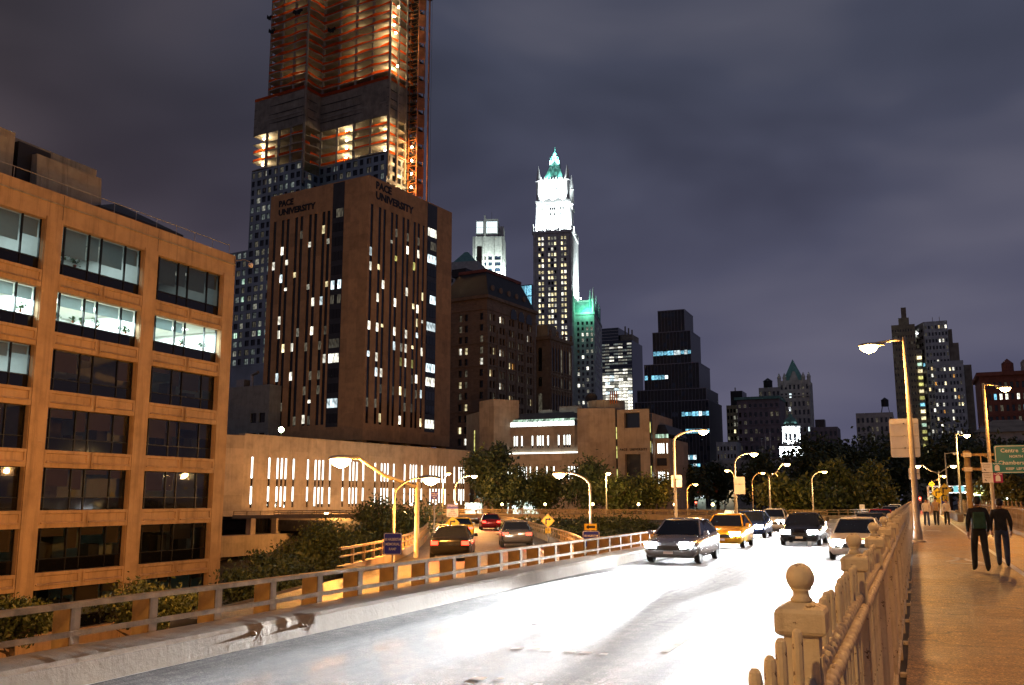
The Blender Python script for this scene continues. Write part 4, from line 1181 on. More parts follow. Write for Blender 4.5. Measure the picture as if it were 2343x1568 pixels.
core = [xy(p) for p in (A2 + T1*6 + N1*9, B - T1*2 + N1*9, C_ + T1*2 + N1*7, D_ - T1*9 + N1*7, D_ - T1*9 + N1*17, A2 + T1*6 + N1*20)]
MB().prism(core, 30, 196).build('core_wall', M['tower_concrete'], tw)
def face_of(a, b): return Face((a.x, a.y, 0), (b.x - a.x, b.y - a.y))
bulb = MB().lathe([(.05, -.35), (.28, -.2), (.34, 0), (.28, .2), (.05, .35)], 8).mesh('work_lamp', M['bulb_warm'])
def glow(root, p, power, col=(1, .74, .40), r=.3):
    ld = bpy.data.lights.new('work_light', 'POINT'); ld.energy = power; ld.color = col; ld.shadow_soft_size = r
    o = link('work_light', ld, root); o.location = p; return o
lv = [139.6 + 2.98*k for k in range(17)]
rg = random.Random(5)
for k, z in enumerate(lv):
    MB().prism(wavy(uppoly, k, .45), z, z + .28).build('floor_slab', M['slab_concrete'], tw)
    for a, b in ((A2, B), (B, C_), (C_, D_), (D_, E_)):
        f_ = face_of(a, b); L = (b - a).length; mb = MB(); n_ = max(4, int(L/2))
        pts = []
        for q in range(n_ + 1):
            s = L*q/n_; pts.append((s, .9 + .25*math.sin(s*.6 + k) + rg.uniform(-.08, .08)))
        for q, (s, h) in enumerate(pts): mb.v += [tuple(f_.p(s, z + .30, -.05)), tuple(f_.p(s, z + .28 + h, -.05 + rg.uniform(-.08, .08)))]
        for q in range(n_): mb.f.append((2*q, 2*q+2, 2*q+3, 2*q+1)); mb.m.append(0)
        mb.build('safety_net', M['orange_net'], tw)
    for (p, pw_) in ((D_ - T1*3 + N1*4, 1.5), (C_ + T1*13 + N1*4.5, .55), (B - T1*7 + N1*5, .65)):
        q = p + Vector((rg.uniform(-1, 1), 0, z + 1.9)); glow(tw, q, 300*pw_*rg.choice((.15, .4, .8, 1.6)))
        if pw_ > 1 and rg.random() < .6: o = link('work_lamp', bulb, tw); o.location = q + T1*4.5 + N1*-2.5
for a, b, n_ in ((A2, B, 3), (B, C_, 1), (C_, D_, 4), (D_, E_, 3)):
    for q in range(n_ + 1):
        p = a.lerp(b, q/n_ if n_ else 0) + N1*.6
        if q == n_ and (a, b) != (D_, E_): continue
        MB().box(p.x - .35, p.x + .35, p.y - .35, p.y + .35, 104, 192).build('column', M['tower_concrete'], tw)
# mechanical belt
mb = wavy(midpoly, 2, .2)
MB().prism(mb, 124.5, 137.0).build('louvre_belt', M['louvre_grey'], tw)
for z in (127.6, 130.7, 133.8): MB().prism(wavy(midpoly, 2, .2)[:0] or [tuple(Vector(p) + (Vector(p) - Vector((-178, 256))).normalized()*.12) for p in midpoly], z, z + .14).build('belt_course', M['black_mullion'], tw)
for a, b in ((A_, B), (B, C_), (C_, D_), (D_, E_)):
    f_ = face_of(a, b); L = (b - a).length
    MB().add([f_.p(0, 137.0, .1), f_.p(L, 137.0, .1), f_.p(L, 138.1, .1), f_.p(0, 138.1, .1)], [(0,1,2,3)]).build('safety_net', M['orange_net'], tw)
    MB().add([f_.p(.3, 129, .14), f_.p(L - .3, 129, .14), f_.p(L - .3, 129.4, .14), f_.p(.3, 129.4, .14)], [(0,1,2,3)]).build('belt_course', M['tower_concrete'], tw)
# open storeys below the belt
for k, z in enumerate((112.0, 115.1, 118.2, 121.3)):
    MB().prism(wavy(midpoly, k + 3, .5), z, z + .28).build('floor_slab', M['slab_concrete'], tw)
    for a, b in ((A_, B), (B, C_), (C_, D_), (D_, E_)):
        f_ = face_of(a, b); L = (b - a).length
        for u, v in ((.0, .45), (.5, 1.0)):
            if rg.random() < .62: MB().add([f_.p(L*u, z + .3, -.3), f_.p(L*v, z + .3, -.3), f_.p(L*v, z + 1.2, -.25), f_.p(L*u, z + 1.25, -.3)], [(0,1,2,3)]).build('safety_net', M['orange_net'], tw)
    for p, pw_ in ((A_ + T1*4 + N1*3, 2.2), (C_ + T1*10 + N1*4, 1.6), (D_ - T1*3 + N1*5, 1.0)):
        q = p + Vector((0, 0, z + 2.0)); glow(tw, q, 330*pw_*rg.choice((.12, .3, 1.3)), (1, .82, .55)); o = link('work_lamp', bulb, tw); o.location = q - N1*2
# clad storeys
def clad(a, b, z0, n_rows, n_cols, lit, inset=.3):
    f_ = face_of(a, b); L = (b - a).length; pitch = L/n_cols
    cols = [(pitch*(i + .16), pitch*(.66 if i % 3 else .5)) for i in range(n_cols)]
    rows_ = [(3.05*j + .55, 1.95) for j in range(n_rows)]
    grid_facade(tw, f_, 0, cols, z0, rows_, M['clad_metal'], lambda i, j: choice(*lit), inset, 'twin', L, z0 + 3.05*n_rows, 'black_mullion')
LIT1 = (('lit_half', 1.4), ('lit_grey', 3), ('glass_blue', 5), ('lit_green', .4), ('lit_dim', 3))
LIT2 = (('lit_grey', 2), ('glass_blue', 9), ('lit_half', .4), ('lit_dim', 3))
clad(A_, B, 35.5 + 3.05*16, 9, 9, LIT1)
clad(C_, D_, 35.5 + 3.05*18, 7, 10, LIT2)
clad(B, C_, 35.5 + 3.05*18, 6, 3, LIT2)
clad(D_, E_, 35.5 + 3.05*16, 9, 5, LIT2)
clad(A0, B, 35.5 + 3.05*3, 13, 12, LIT1)
for pl_, z0, z1 in ((lowpoly, -2, 84.2), (midpoly, 84.2, 111.8)):
    # plain remaining sides and setback roofs
    for i in range(len(pl_)):
        if i in (4, 5, 6) or (i in (1, 2, 3) and z0 < 0):
            a, b = pl_[i], pl_[(i+1) % len(pl_)]; MB().quad((*a, z0), (*b, z0), (*b, z1), (*a, z1)).build('wall', M['clad_metal'], tw)
MB().quad((*xy(A0), -2), (*xy(B), -2), (*xy(B), 44.6), (*xy(A0), 44.6)).build('wall', M['clad_metal'], tw)
MB().add([(p[0], p[1], 84.25) for p in lowpoly], [tuple(range(7))]).build('roof', M['louvre_grey'], tw)
# hoist on the right-hand side
HB = E_ + T1*.8 - N1*3
mast = MB()
hz0, hz1 = 20, 188
cs = [HB, HB + T1*3.4, HB + T1*3.4 + N1*3.4, HB + N1*3.4]
for c in cs: mast.box(c.x - .16, c.x + .16, c.y - .16, c.y + .16, hz0, hz1)
z = hz0; k = 0
while z < hz1 - 3:
    for i in range(2):
        a, b = (cs[0], cs[1]) if i == 0 else (cs[1], cs[2])
        if k % 2: a, b = b, a
        mast.tube([(a.x, a.y, z), (b.x, b.y, z + 3)], .09, 4); mast.tube([(a.x, a.y, z), (b.x, b.y, z)], .10, 4)
    z += 3; k += 1
o = mast.build('hoist_mast', M['mast_orange'], tw); o['kind'] = 'stuff'
for k in range(56):
    z = 21 + 3*k
    mb = MB(); mb.box(HB.x - 1.6, HB.x + 3.6, HB.y - .6, HB.y + 3.8, z, z + .12); mb.build('hoist_landing', M['steel_dark'], tw)
    if k % 2 == 0 and z > 80: MB().add([(HB.x + 3.5, HB.y - .5, z + .2), (HB.x + 5.3, HB.y + 1, z + .2), (HB.x + 5.3, HB.y + 1, z + 4.6), (HB.x + 3.5, HB.y - .5, z + 4.6)], [(0,1,2,3)]).build('mesh_screen', M['mast_orange'], tw)
for k in range(8):
    z = 84 + 4.6*k; q = HB + T1*2.0 - N1*.8 + Vector((0, 0, z))
    o = link('work_lamp', bulb, tw); o.location = q; o.data = o.data; glow(tw, q - N1*1.0, 1100, (1, .5, .16))
MB().tube([(HB.x + 7.2, HB.y, 20), (HB.x + 7.2, HB.y, 168)], .32, 6).build('rail_mast', M['mast_orange'], tw)
MB().lathe([(.1, 0), (.9, .2), (1.0, 1.0), (.6, 1.6), (.1, 1.8)], 10, (HB.x + 7.2, HB.y, 168)).build('mast_head', M['steel_dark'], tw)
MB().tube([(HB.x + 8.3, HB.y, 60), (HB.x + 8.1, HB.y, 168)], .05, 4).build('hoist_cable', M['steel_dark'], tw)
# loose tarpaulins and debris netting near the top of the view
for k, (p, z, s) in enumerate(((A2 + T1*1, 163, 3.0), (B + T1*-4, 167, 4.5), (C_ + T1*4, 162, 3.5), (A2 - T1*.5, 168.5, 2.2))):
    mb = MB(); n_ = 8
    for i in range(n_ + 1):
        for j in range(3): q = p + T1*(s*(i/n_ - .5)) - N1*(.4 + .3*math.sin(i*1.7 + j)); mb.v.append((q.x, q.y, z - j*.8 - .8*math.sin(i/n_*3.1) + .2*math.sin(i*2.3)))
    for i in range(n_):
        for j in range(2): mb.f.append((i*3+j, (i+1)*3+j, (i+1)*3+j+1, i*3+j+1)); mb.m.append(0)
    mb.build('tarpaulin', M['rubber'], tw)

# ================================================================== older towers behind
def corner_building(name, label, px, py, D, ang, w, d, z0, z1, mat):
    p = atD(px, py, D); t = thing(name, label, 'building', (p.x, p.y, 0), R(-ang)); return t
fS, fE = Face((0, 0, 0), (1, 0)), Face((0, 0, 0), (0, 1))
# brown office building with a mansard
tb = corner_building('brown_office', 'brown stone office building with a dark mansard roof behind the university hall', 1114, 680, 260, 7.6, 0, 0, 0, 0, None)
ZT = 58.4
cE = [(1.6 + 5.35*k + d, 1.25) for k in range(5) for d in (0, 1.75)]
rE = [(2.2 + 3.25*j, 2.0) for j in range(17)]
pkT = lambda i, j: choice(('glass_dark', 12), ('lit_dim', 5), ('lit_gold', 1.6), ('lit_orange', 1.0), ('lit_white', .9))
grid_facade(tb, fE, 0, cE, -2, rE, M['brown_brick'], pkT, .45, 'sash', 28.5, ZT, 'steel_dark')
cS = [(.9, 1.0), (2.2, 1.0), (3.4, 1.0), (7.3, 1.15), (9.3, 1.15), (14.5, 1.2)]
grid_facade(tb, fS, -17, cS, -2, rE, M['brown_brick'], pkT, .45, 'sash', 0, ZT, 'steel_dark')
shell(tb, [(-17, 0), (0, 0), (0, 28.5), (-17, 28.5)], -2, ZT, M['brown_brick'], (0, 1))
for z in (9.5, 25.8, 38.8, 45.3, 55.1): MB().add([(-17.2,-.22,z),(.22,-.22,z),(.22,28.7,z),(.0,28.7,z),(.0,0,z),(-17.2,0,z),(-17.2,-.22,z+.42),(.22,-.22,z+.42),(.22,28.7,z+.42),(.0,28.7,z+.42),(.0,0,z+.42),(-17.2,0,z+.42)],
        [(0,1,7,6),(1,2,8,7),(6,7,10,11),(7,8,9,10),(1,0,5,4),(2,1,4,3)]).build('belt_course', M['brown_brick'], tb)
for k in range(6): MB().box(0.0, .28, .4 + 5.35*k - .35, .4 + 5.35*k + .35, -2, 50).build('pilaster', M['brown_brick'], tb)
MB().box(-17.4, .7, -.7, 29.2, ZT, ZT + .9).build('cornice', M['brown_brick'], tb)
mb = MB(); mb.add([(-17, .5, ZT+.9), (.0, .5, ZT+.9), (.0, 28, ZT+.9), (-17, 28, ZT+.9), (-13, 5, 67.6), (-3.5, 5, 67.6), (-3.5, 25, 67.6), (-13, 25, 67.6)], [(0,1,5,4),(1,2,6,5),(2,3,7,6),(3,0,4,7),(4,5,6,7)]); mb.build('mansard_roof', M['black_roof'], tb)
MB().box(-13.2, -3.3, 4.8, 25.2, 67.6, 68.5).build('ridge', M['slate_red'], tb)
for k in range(5):
    dm = MB(); dm.lathe([(.9, 0), (.9, .25), (.55, .35)], 12); dm.v = [(z, x, y) for x, y, z in dm.v]; o = dm.build('dormer', M['brown_brick'], tb); o.location = (-1.1, 4.6 + 4.6*k, 62.3)
    ar = [(0, -1.5 + 0*k)]
for k in range(3):
    a = MB(); pts = [(math.cos(R(t_))*1.7, math.sin(R(t_))*1.9) for t_ in range(0, 181, 20)]
    n_ = len(pts); a.v = [(.06, u, v) for u, v in pts] + [(.06, pts[-1][0], -1.2), (.06, pts[0][0], -1.2)]; a.f = [tuple(range(len(a.v)))]; a.m = [0]
    o = a.build('arched_window', M['glass_dark'], tb); o.location = (.25, 14.5 + 4.6*k, 55.6)
MB().box(-16.5, -11.5, 6, 12, 67.6, 70).build('roof_plant', M['black_roof'], tb)
# smaller arcaded building
ta = corner_building('arcaded_building', 'narrow brown stone building with tall arched windows beside the brown office', 1258, 770, 290, 7.6, 0, 0, 0, 0, None)
def arch_row(root, face, ss, w, z0, h, lit):
    for s in ss:
        a = MB(); pts = [face.p(s + math.cos(R(t_))*w/2, z0 + h + math.sin(R(t_))*w/2, .04) for t_ in range(0, 181, 30)]
        a.v = [tuple(q) for q in [face.p(s - w/2, z0, .04)]] + []
        a.v = [tuple(face.p(s - w/2, z0, .04)), tuple(face.p(s + w/2, z0, .04))] + [tuple(q) for q in pts]
        a.f = [tuple(range(len(a.v)))]; a.m = [0]; a.build('arched_window', M[choice(*lit)], root)
        sl_ = MB(); q0, q1 = face.p(s - w/2 - .15, z0, 0), face.p(s + w/2 + .15, z0, .25); sl_.box(min(q0.x,q1.x), max(q0.x,q1.x), min(q0.y,q1.y), max(q0.y,q1.y), z0 - .3, z0 - .02); sl_.build('sill', M['brown_brick'], root)
shell(ta, [(-8, 0), (0, 0), (0, 14.4), (-8, 14.4)], -2, 51.5, M['brown_brick'])
for z0, h in ((41.5, 7.0), (36.6, 2.4), (27, 6.8), (17, 6.8), (7, 6)):
    arch_row(ta, fE, [1.5 + 1.95*k for k in range(7)], 1.15, z0, h, (('glass_dark', 12), ('lit_dim', 3), ('lit_half', .6)))
    arch_row(ta, fS, [-6.0, -3.6], 1.25, z0, h, (('glass_dark', 8), ('lit_dim', 2), ('lit_gold', 1.2)))
for k in range(8): MB().box(.0, .3, .25 + 1.95*k + .0, .55 + 1.95*k + .25, -2, 50.5).build('pilaster', M['brown_brick'], ta)
for z in (25.4, 35.4, 40.2): MB().box(-.01, .36, -.3, 14.6, z, z + .55).build('belt_course', M['brown_brick'], ta)
MB().box(-8.5, .6, -.6, 15, 51.5, 52.6).build('cornice', M['brown_brick'], ta)
for k in range(4): MB().lathe([(.5, 0), (.6, .6), (.3, .9), (.55, 1.4), (.35, 2.0), (.05, 2.2)], 8, (.1, .2 + 4.7*k, 52.6)).build('urn', M['brown_brick'], ta)
MB().box(-6.5, -2.5, 3, 9, 52.6, 57).build('roof_plant', M['louvre_grey'], ta)

# ---------------------------------------------------------------- floodlit gothic skyscraper
ww = thing('gothic_skyscraper', 'floodlit white gothic skyscraper with a green pyramid crown and lantern', 'building')
pw0 = atD(1308, 540, 480); ww.location = (pw0.x, pw0.y, 0); ww.rotation_euler = (0, 0, R(12))
wx = 21.0
cS = [(2.9 - .1, 1.15), (4.55, 1.15), (8.0, 1.15), (9.65, 1.15), (11.3, 1.15), (15.0, 1.15), (16.7, 1.15)]
rS = [(2 + 3.02*j + (0 if j < 40 else .6), 1.75) for j in range(14, 46)]
def pkW(i, j):
    return choice(('lit_gold', 9), ('lit_white', 2), ('glass_dark', 3), ('lit_half', 2)) if j > 8 else choice(('glass_dark', 6), ('lit_white', 2), ('lit_half', 2))
grid_facade(ww, fS, -wx, cS, 0, rS, M['white_terracotta'], pkW, .5, 'sash', 0, 142)
cE2 = [(2.0 + 3.0*k, 1.2) for k in range(7)]
grid_facade(ww, fE, 0, cE2, 0, rS[6:], M['white_terracotta'], lambda i, j: choice(('glass_dark', 5), ('lit_half', 2)), .5, 'sash', 24, 142)
shell(ww, [(-wx, 0), (0, 0), (0, 24), (-wx, 24)], 0, 142, M['white_terracotta'], (0, 1))
for x in (-wx + .5, -wx + 6.9, -wx + 13.9, -.6, -wx + 2.0, -wx + 19.0): MB().box(x - .45, x + .45, -.45, .0, 20, 141.5).build('pier', M['white_terracotta'], ww)
for y in (.8, 5.5, 11, 17, 23): MB().box(0, .45, y - .4, y + .4, 30, 141.5).build('pier', M['white_terracotta'], ww)
MB().box(-wx - .6, .6, -.7, 24.6, 142, 143.4).build('parapet', M['white_terracotta'], ww)
def pinnacle(x, y, z, r, h, m_='white_terracotta'):
    mb = MB(); mb.lathe([(r, 0), (r, h*.45), (r*1.25, h*.47), (r*.9, h*.52), (r*.12, h)], 8, (x, y, z)); mb.build('pinnacle', M[m_], ww)
for x in (-wx, -wx + 7, -wx + 14, 0): pinnacle(x, -.2, 143.4, .55, 4.2)
for y in (8, 16, 24): pinnacle(.2, y, 143.4, .55, 4.2)
a0 = (-wx + 1.8, -1.8, 1.8, 21.5)
def stage(x0, x1, y0, y1, z0, z1, cols, rows_, lit):
    grid_facade(ww, Face((0, y0, 0), (1, 0)), x0, cols, z0, rows_, M['white_terracotta'], lambda i, j: choice(*lit), .35, 'sash', x1, z1)
    for a, b in (((x1, y0), (x1, y1)), ((x1, y1), (x0, y1)), ((x0, y1), (x0, y0))): MB().quad((*a, z0), (*b, z0), (*b, z1), (*a, z1)).build('wall', M['white_terracotta'], ww)
    MB().quad((x0, y0, z1), (x1, y0, z1), (x1, y1, z1), (x0, y1, z1)).build('roof', M['white_terracotta'], ww)
cs_ = [(2.4, .8), (3.6, .8), (6.9, .8), (8.1, .8), (9.3, .8), (12.6, .8), (13.8, .8)]
stage(-19.2, -1.8, 2.2, 21, 143.4, 159.6, cs_, [(6.2, 1.5), (9.2, 1.5), (12.2, 1.7)], (('lit_half', 1), ('glass_dark', 3)))
for x in (-19.2, -15.4, -12.9, -8.1, -5.6, -1.8): MB().box(x - .4, x + .4, 1.8, 2.2, 143.4, 159.6).build('pier', M['white_terracotta'], ww)
MB().box(-19.9, -1.1, 1.5, 21.7, 159.6, 161.0).build('parapet', M['white_terracotta'], ww)
stage(-17.4, -3.6, 4.0, 19, 161.0, 173.6, [(3.9, .7), (5.0, .7), (6.1, .7), (7.2, .7), (8.3, .7)], [(3.2, 1.3), (6.6, 1.5)], (('glass_dark', 1), ('lit_dim', 1)))
for x, y in ((-18.4, 3), (-2.6, 3), (-18.4, 20), (-2.6, 20)):
    MB().lathe([(1.25, 161.0), (1.25, 172.0), (1.6, 172.4), (1.2, 173.0), (1.0, 175.5), (.15, 181.0)], 8, (x, y, 0)).build('corner_turret', M['white_terracotta'], ww)
for k in range(9): pinnacle(-17.0 + 1.63*k, 3.9, 173.6, .28, 2.0)
mb = MB(); mb.frus((-16.2, -4.8, 5.2, 17.8, 173.6), (-12.9, -8.1, 9, 14, 183.4)); mb.build('pyramid_roof', M['copper_green'], ww)
for k in range(3):
    for q in range(3 - k): pinnacle(-14.6 + 3.4*q + 1.7*k + .2, 5.6 + .75*k*1.8, 174.2 + 3.0*k, .34, 2.6, 'copper_green')
MB().box(-13.3, -7.7, 8.6, 14.4, 183.4, 184.3).build('lantern_gallery', M['copper_green'], ww)
MB().lathe([(2.3, 184.3), (2.2, 188.6), (2.5, 188.9), (1.9, 189.4), (.7, 191.8), (.25, 192.2), (.05, 195.5)], 8, (-10.5, 11.5, 0)).build('lantern', M['copper_green'], ww)
for k in range(4):
    g = math.pi/4 + k*math.pi/2; pinnacle(-10.5 + 3.1*math.cos(g), 11.5 + 3.1*math.sin(g), 184.3, .35, 4.2, 'copper_green')
# floodlights standing on the setbacks
fl_me = MB().box(-.25, .25, -.25, .25, 0, .5).mesh('floodlight', M['lens_white'])
def flood(p, aim, power, col=(.86, .97, 1.0), size=110):
    ld = bpy.data.lights.new('flood', 'SPOT'); ld.energy = power; ld.color = col; ld.spot_size = R(size); ld.spot_blend = .9; ld.shadow_soft_size = .6
    o = link('flood', ld, ww); o.location = p; o.rotation_euler = Vector(aim).to_track_quat('-Z', 'Y').to_euler()
    f_ = link('floodlight', fl_me, ww); f_.location = (p[0], p[1], p[2] - .75)
for x in (-19, -14.5, -10.5, -6.5, -2.0): flood((x, -.3, 144.4), (0, .5, .85), P_FLOOD*1.0)
for y in (6, 16): flood((.3, y, 144.4), (-.5, 0, .85), P_FLOOD)
for x in (-16, -10.5, -5): flood((x, 1.7, 161.9), (0, .5, .9), P_FLOOD*.9)
flood((-1.2, 12, 161.9), (-.6, 0, .9), P_FLOOD*.8)
for x in (-14, -7): flood((x, 4.2, 174.6), (.15*(1 if x < -10 else -1), .6, .9), P_FLOOD*.10, (.5, 1, .9), 90)
for x in (-12.7, -8.3): flood((x, 8.2, 185.0), (0, .6, .8), P_FLOOD*.22, (.45, 1, .92), 120)
for y in (4, 12, 20): flood((4.0, y, 107), (-.75, 0, 1.2), P_FLOOD*1.6, (.86, .97, 1.0), 100)
flood((-10.5, 9.0, 189.6), (0, .6, 1), P_FLOOD*.1, (.5, 1, 1), 120)
# lower wing on the right with its green roof
wg = thing('gothic_wing', 'lower white wing of the gothic skyscraper with a floodlit green copper roof', 'building', ww.location[:], R(12))
MB().quad((0, 6, 0), (12, 6, 0), (12, 6, 96), (0, 6, 96)).build('wall', M['white_terracotta'], wg) if False else None
grid_facade(wg, Face((0, 6, 0), (1, 0)), .2, [(1.2 + 2.4*k, 1.2) for k in range(4)], 0, [(20 + 3.02*j, 1.8) for j in range(25)], M['white_terracotta'], lambda i, j: choice(('glass_dark', 7), ('lit_white', 2), ('lit_half', 2), ('lit_yellow', .4)), .4, 'sash', 10.6, 98)
grid_facade(wg, Face((10.6, 6, 0), (0, 1)), 0, [(1.4 + 2.7*k, 1.3) for k in range(14)], 0, [(60 + 3.02*j, 1.8) for j in range(12)], M['white_terracotta'], lambda i, j: choice(('glass_dark', 8), ('lit_half', 1), ('lit_green', 1)), .4, 'sash', 40, 98)
MB().box(.2, 10.9, 5.7, 46, 98, 99.2).build('parapet', M['white_terracotta'], wg)
MB().frus((.3, 10.4, 6.2, 46, 99.2), (.3, 7.5, 9, 43, 105.5)).build('copper_roof', M['copper_green'], wg)
MB().box(.3, 7.6, 8.8, 43, 105.5, 106.4).build('roof_deck', M['white_terracotta'], wg)
for k, (x, y) in enumerate(((10.2, 6.4), (8.4, 8.2), (10.4, 20), (10.4, 34))):
    MB().lathe([(.8, 98), (.8, 106), (1.0, 106.4), (.7, 107), (.08, 113 - k)], 8, (x, y, 0)).build('pinnacle', M['copper_green'] if k else M['white_terracotta'], wg)
ld = bpy.data.lights.new('flood', 'POINT'); ld.energy = P_FLOOD*.06; ld.color = (.2, 1, .6); ld.shadow_soft_size = .5; o = link('flood', ld, wg); o.location = (7, 3.6, 101)

# ---------------------------------------------------------------- pale residential tower with a lit crown
bt = thing('pale_tower', 'pale modern tower with dark blue windows and a glowing crown', 'building')
bt.location = (-246.5, 560, 0); bt.rotation_euler = (0, 0, R(20))
wB = 21.5
cB = [(2.2, 3.2), (6.6, 2.8), (10.6, 2.8), (15.0, 4.2)]
rB = [(120 + 4.15*j, 2.8) for j in range(11)]
grid_facade(bt, fS, -wB, cB, 0, rB, M['pale_stone'], lambda i, j: choice(('glass_blue', 9), ('lit_half', 2), ('lit_white', .8)), .5, 'twin', 0, 178)
grid_facade(bt, fE, 0, [(1.5 + 3.4*k, 2.4) for k in range(5)], 0, rB, M['pale_stone'], lambda i, j: choice(('glass_blue', 9), ('lit_half', 1)), .5, 'twin', 18, 178)
shell(bt, [(-wB, 0), (0, 0), (0, 18), (-wB, 18)], 0, 178, M['pale_stone'], (0, 1))
for x in (-19.6, -14.0, -7.6, -1.6): MB().box(x - .5, x + .5, -.6, 0, 110, 178).build('pier', M['pale_stone'], bt)
MB().box(-wB + 2.2, -wB + 7.6, .4, 15, 178, 189.5).build('crown_block', M['pale_stone'], bt); MB().box(-wB + 8.9, -4.2, .4, 15, 178, 190.5).build('crown_block', M['pale_stone'], bt); MB().box(-3.6, -.6, 3, 17, 178, 186).build('crown_block', M['pale_stone'], bt)
MB().box(-wB + 7.7, -wB + 8.8, -.4, 15, 178, 193).build('fin', M['pale_stone'], bt)
for x0, n_ in ((-wB + 2.6, 3), (-wB + 9.3, 5)):
    for q in range(n_):
        for j in range(2): MB().box(x0 + 1.5*q, x0 + 1.5*q + 1.35, .28, .38, 180.6 + 4.2*j, 184.5 + 4.2*j).build('crown_pane', M['lit_crown'], bt)
for x, y, ax, ay in ((-16, -7, 0, .5), (-5, -7, 0, .5), (7, 6, -.5, .1)):
    ld = bpy.data.lights.new('flood', 'SPOT'); ld.energy = P_FLOOD*1.1; ld.color = (.80, 1, .97); ld.spot_size = R(110); ld.spot_blend = .9; ld.shadow_soft_size = .5
    o = link('flood', ld, bt); o.location = (x, y, 146); o.rotation_euler = Vector((ax, ay, 1)).to_track_quat('-Z', 'Y').to_euler()
MB().tube([(-9, 6, 190), (-9, 6, 197)], .15, 5).build('antenna', M['galv'], bt)
# green-roofed tower
gt = thing('green_roof_tower', 'grey stone tower with a small green pyramid roof beside the pale tower', 'building')
p = atY(1093, 620, 470); gt.location = (p.x, 470, 0); gt.rotation_euler = (0, 0, R(10))
grid_facade(gt, fS, -18, [(2 + 2.5*k, 1.3) for k in range(6)], 100, [(8 + 4.2*j, 2.2) for j in range(6)], M['pale_stone'], lambda i, j: choice(('glass_dark', 10), ('lit_half', 1.5)), .4, 'sash', 0, 137)
grid_facade(gt, fE, 0, [(2 + 2.6*k, 1.3) for k in range(5)], 100, [(8 + 4.2*j, 2.2) for j in range(6)], M['pale_stone'], lambda i, j: 'glass_dark', .4, 'sash', 16, 137)
shell(gt, [(-18, 0), (0, 0), (0, 16), (-18, 16)], 100, 137, M['pale_stone'], (0, 1))
MB().box(-18, 0, .0, 16, 0, 99.9).build('lower_wall', M['pale_stone'], gt)
MB().frus((-15.5, -2, 1, 15, 137), (-10, -8, 7, 9, 144.5)).build('pyramid_roof', M['copper_green'], gt); MB().lathe([(1.6, 137), (1.6, 148), (1.2, 148.6)], 10, (-2.2, 11, 0)).build('stack', M['brown_brick'], gt)
bx_ = thing('blue_box_building', 'distant blue lit glass building glimpsed beside the gothic skyscraper', 'building'); p = atY(1188, 655, 600); q = atY(1216, 655, 600)
for k in range(5):
    for j in range(2): MB().box(p.x + (q.x - p.x)*k/5 + .2, p.x + (q.x - p.x)*(k+1)/5 - .2, 599.8, 600, p.z - 8*j - 7.5, p.z - 8*j - .3).build('window', M['lit_cyan'], bx_)
MB().box(p.x, q.x, 600, 620, 0, p.z + .5).build('wall', M['glass_blue'], bx_)

# ---------------------------------------------------------------- glass tower with every floor lit
sc_ = 1.5; Yg = 900
lt = thing('lit_glass_tower', 'glass office tower with bright lit floors beyond the gothic skyscraper', 'building', (0, 0, 0))
X0, X1 = -293.0, -254.5
MB().box(X0, X1, Yg, Yg + 40, 0, 160).build('wall', M['glass_blue'], lt)
MB().box(X0, X0 + 24.5, Yg + .2, Yg + 38, 160, 174).build('upper_storeys', M['glass_blue'], lt)
MB().box(X0 + 25, X1 - 1, Yg + 5, Yg + 30, 160, 167).build('roof_plant', M['louvre_grey'], lt)
for k in range(3): MB().tube([(X1 - 9 + 3.6*k, Yg + 8, 160), (X1 - 9 + 3.6*k, Yg + 8, 176 - 2*k)], .8, 8).build('flue', M['louvre_grey'], lt)
fG = Face((0, Yg, 0), (1, 0))
ncol = 8; pw_ = (X1 - X0 - 1)/ncol
for j in range(23):
    z = 86 + 3.3*j
    if z > 157: break
    for i in range(ncol):
        if j < 12: k_ = choice(('lit_white', 5), ('lit_cool', 1), ('lit_half', 2 if j > 6 else .6))
        else: k_ = choice(('lit_half', 3), ('lit_white', 1.2), ('lit_grey', 3), ('glass_blue', 2))
        window(lt, fG, X0 + .5 + pw_*(i + .5), z + 1.3, pw_*.96, 2.5 if j < 12 else 1.5, k_, 'pane', -.12)
    MB().box(X0, X1, Yg - .35, Yg - .18, z - .35, z).build('floor_edge', M['galv'], lt)
for j in range(4): MB().box(X0, X0 + 24.5, Yg - .2, Yg + .15, 161 + 3.3*j, 161.5 + 3.3*j).build('floor_edge', M['galv'], lt)

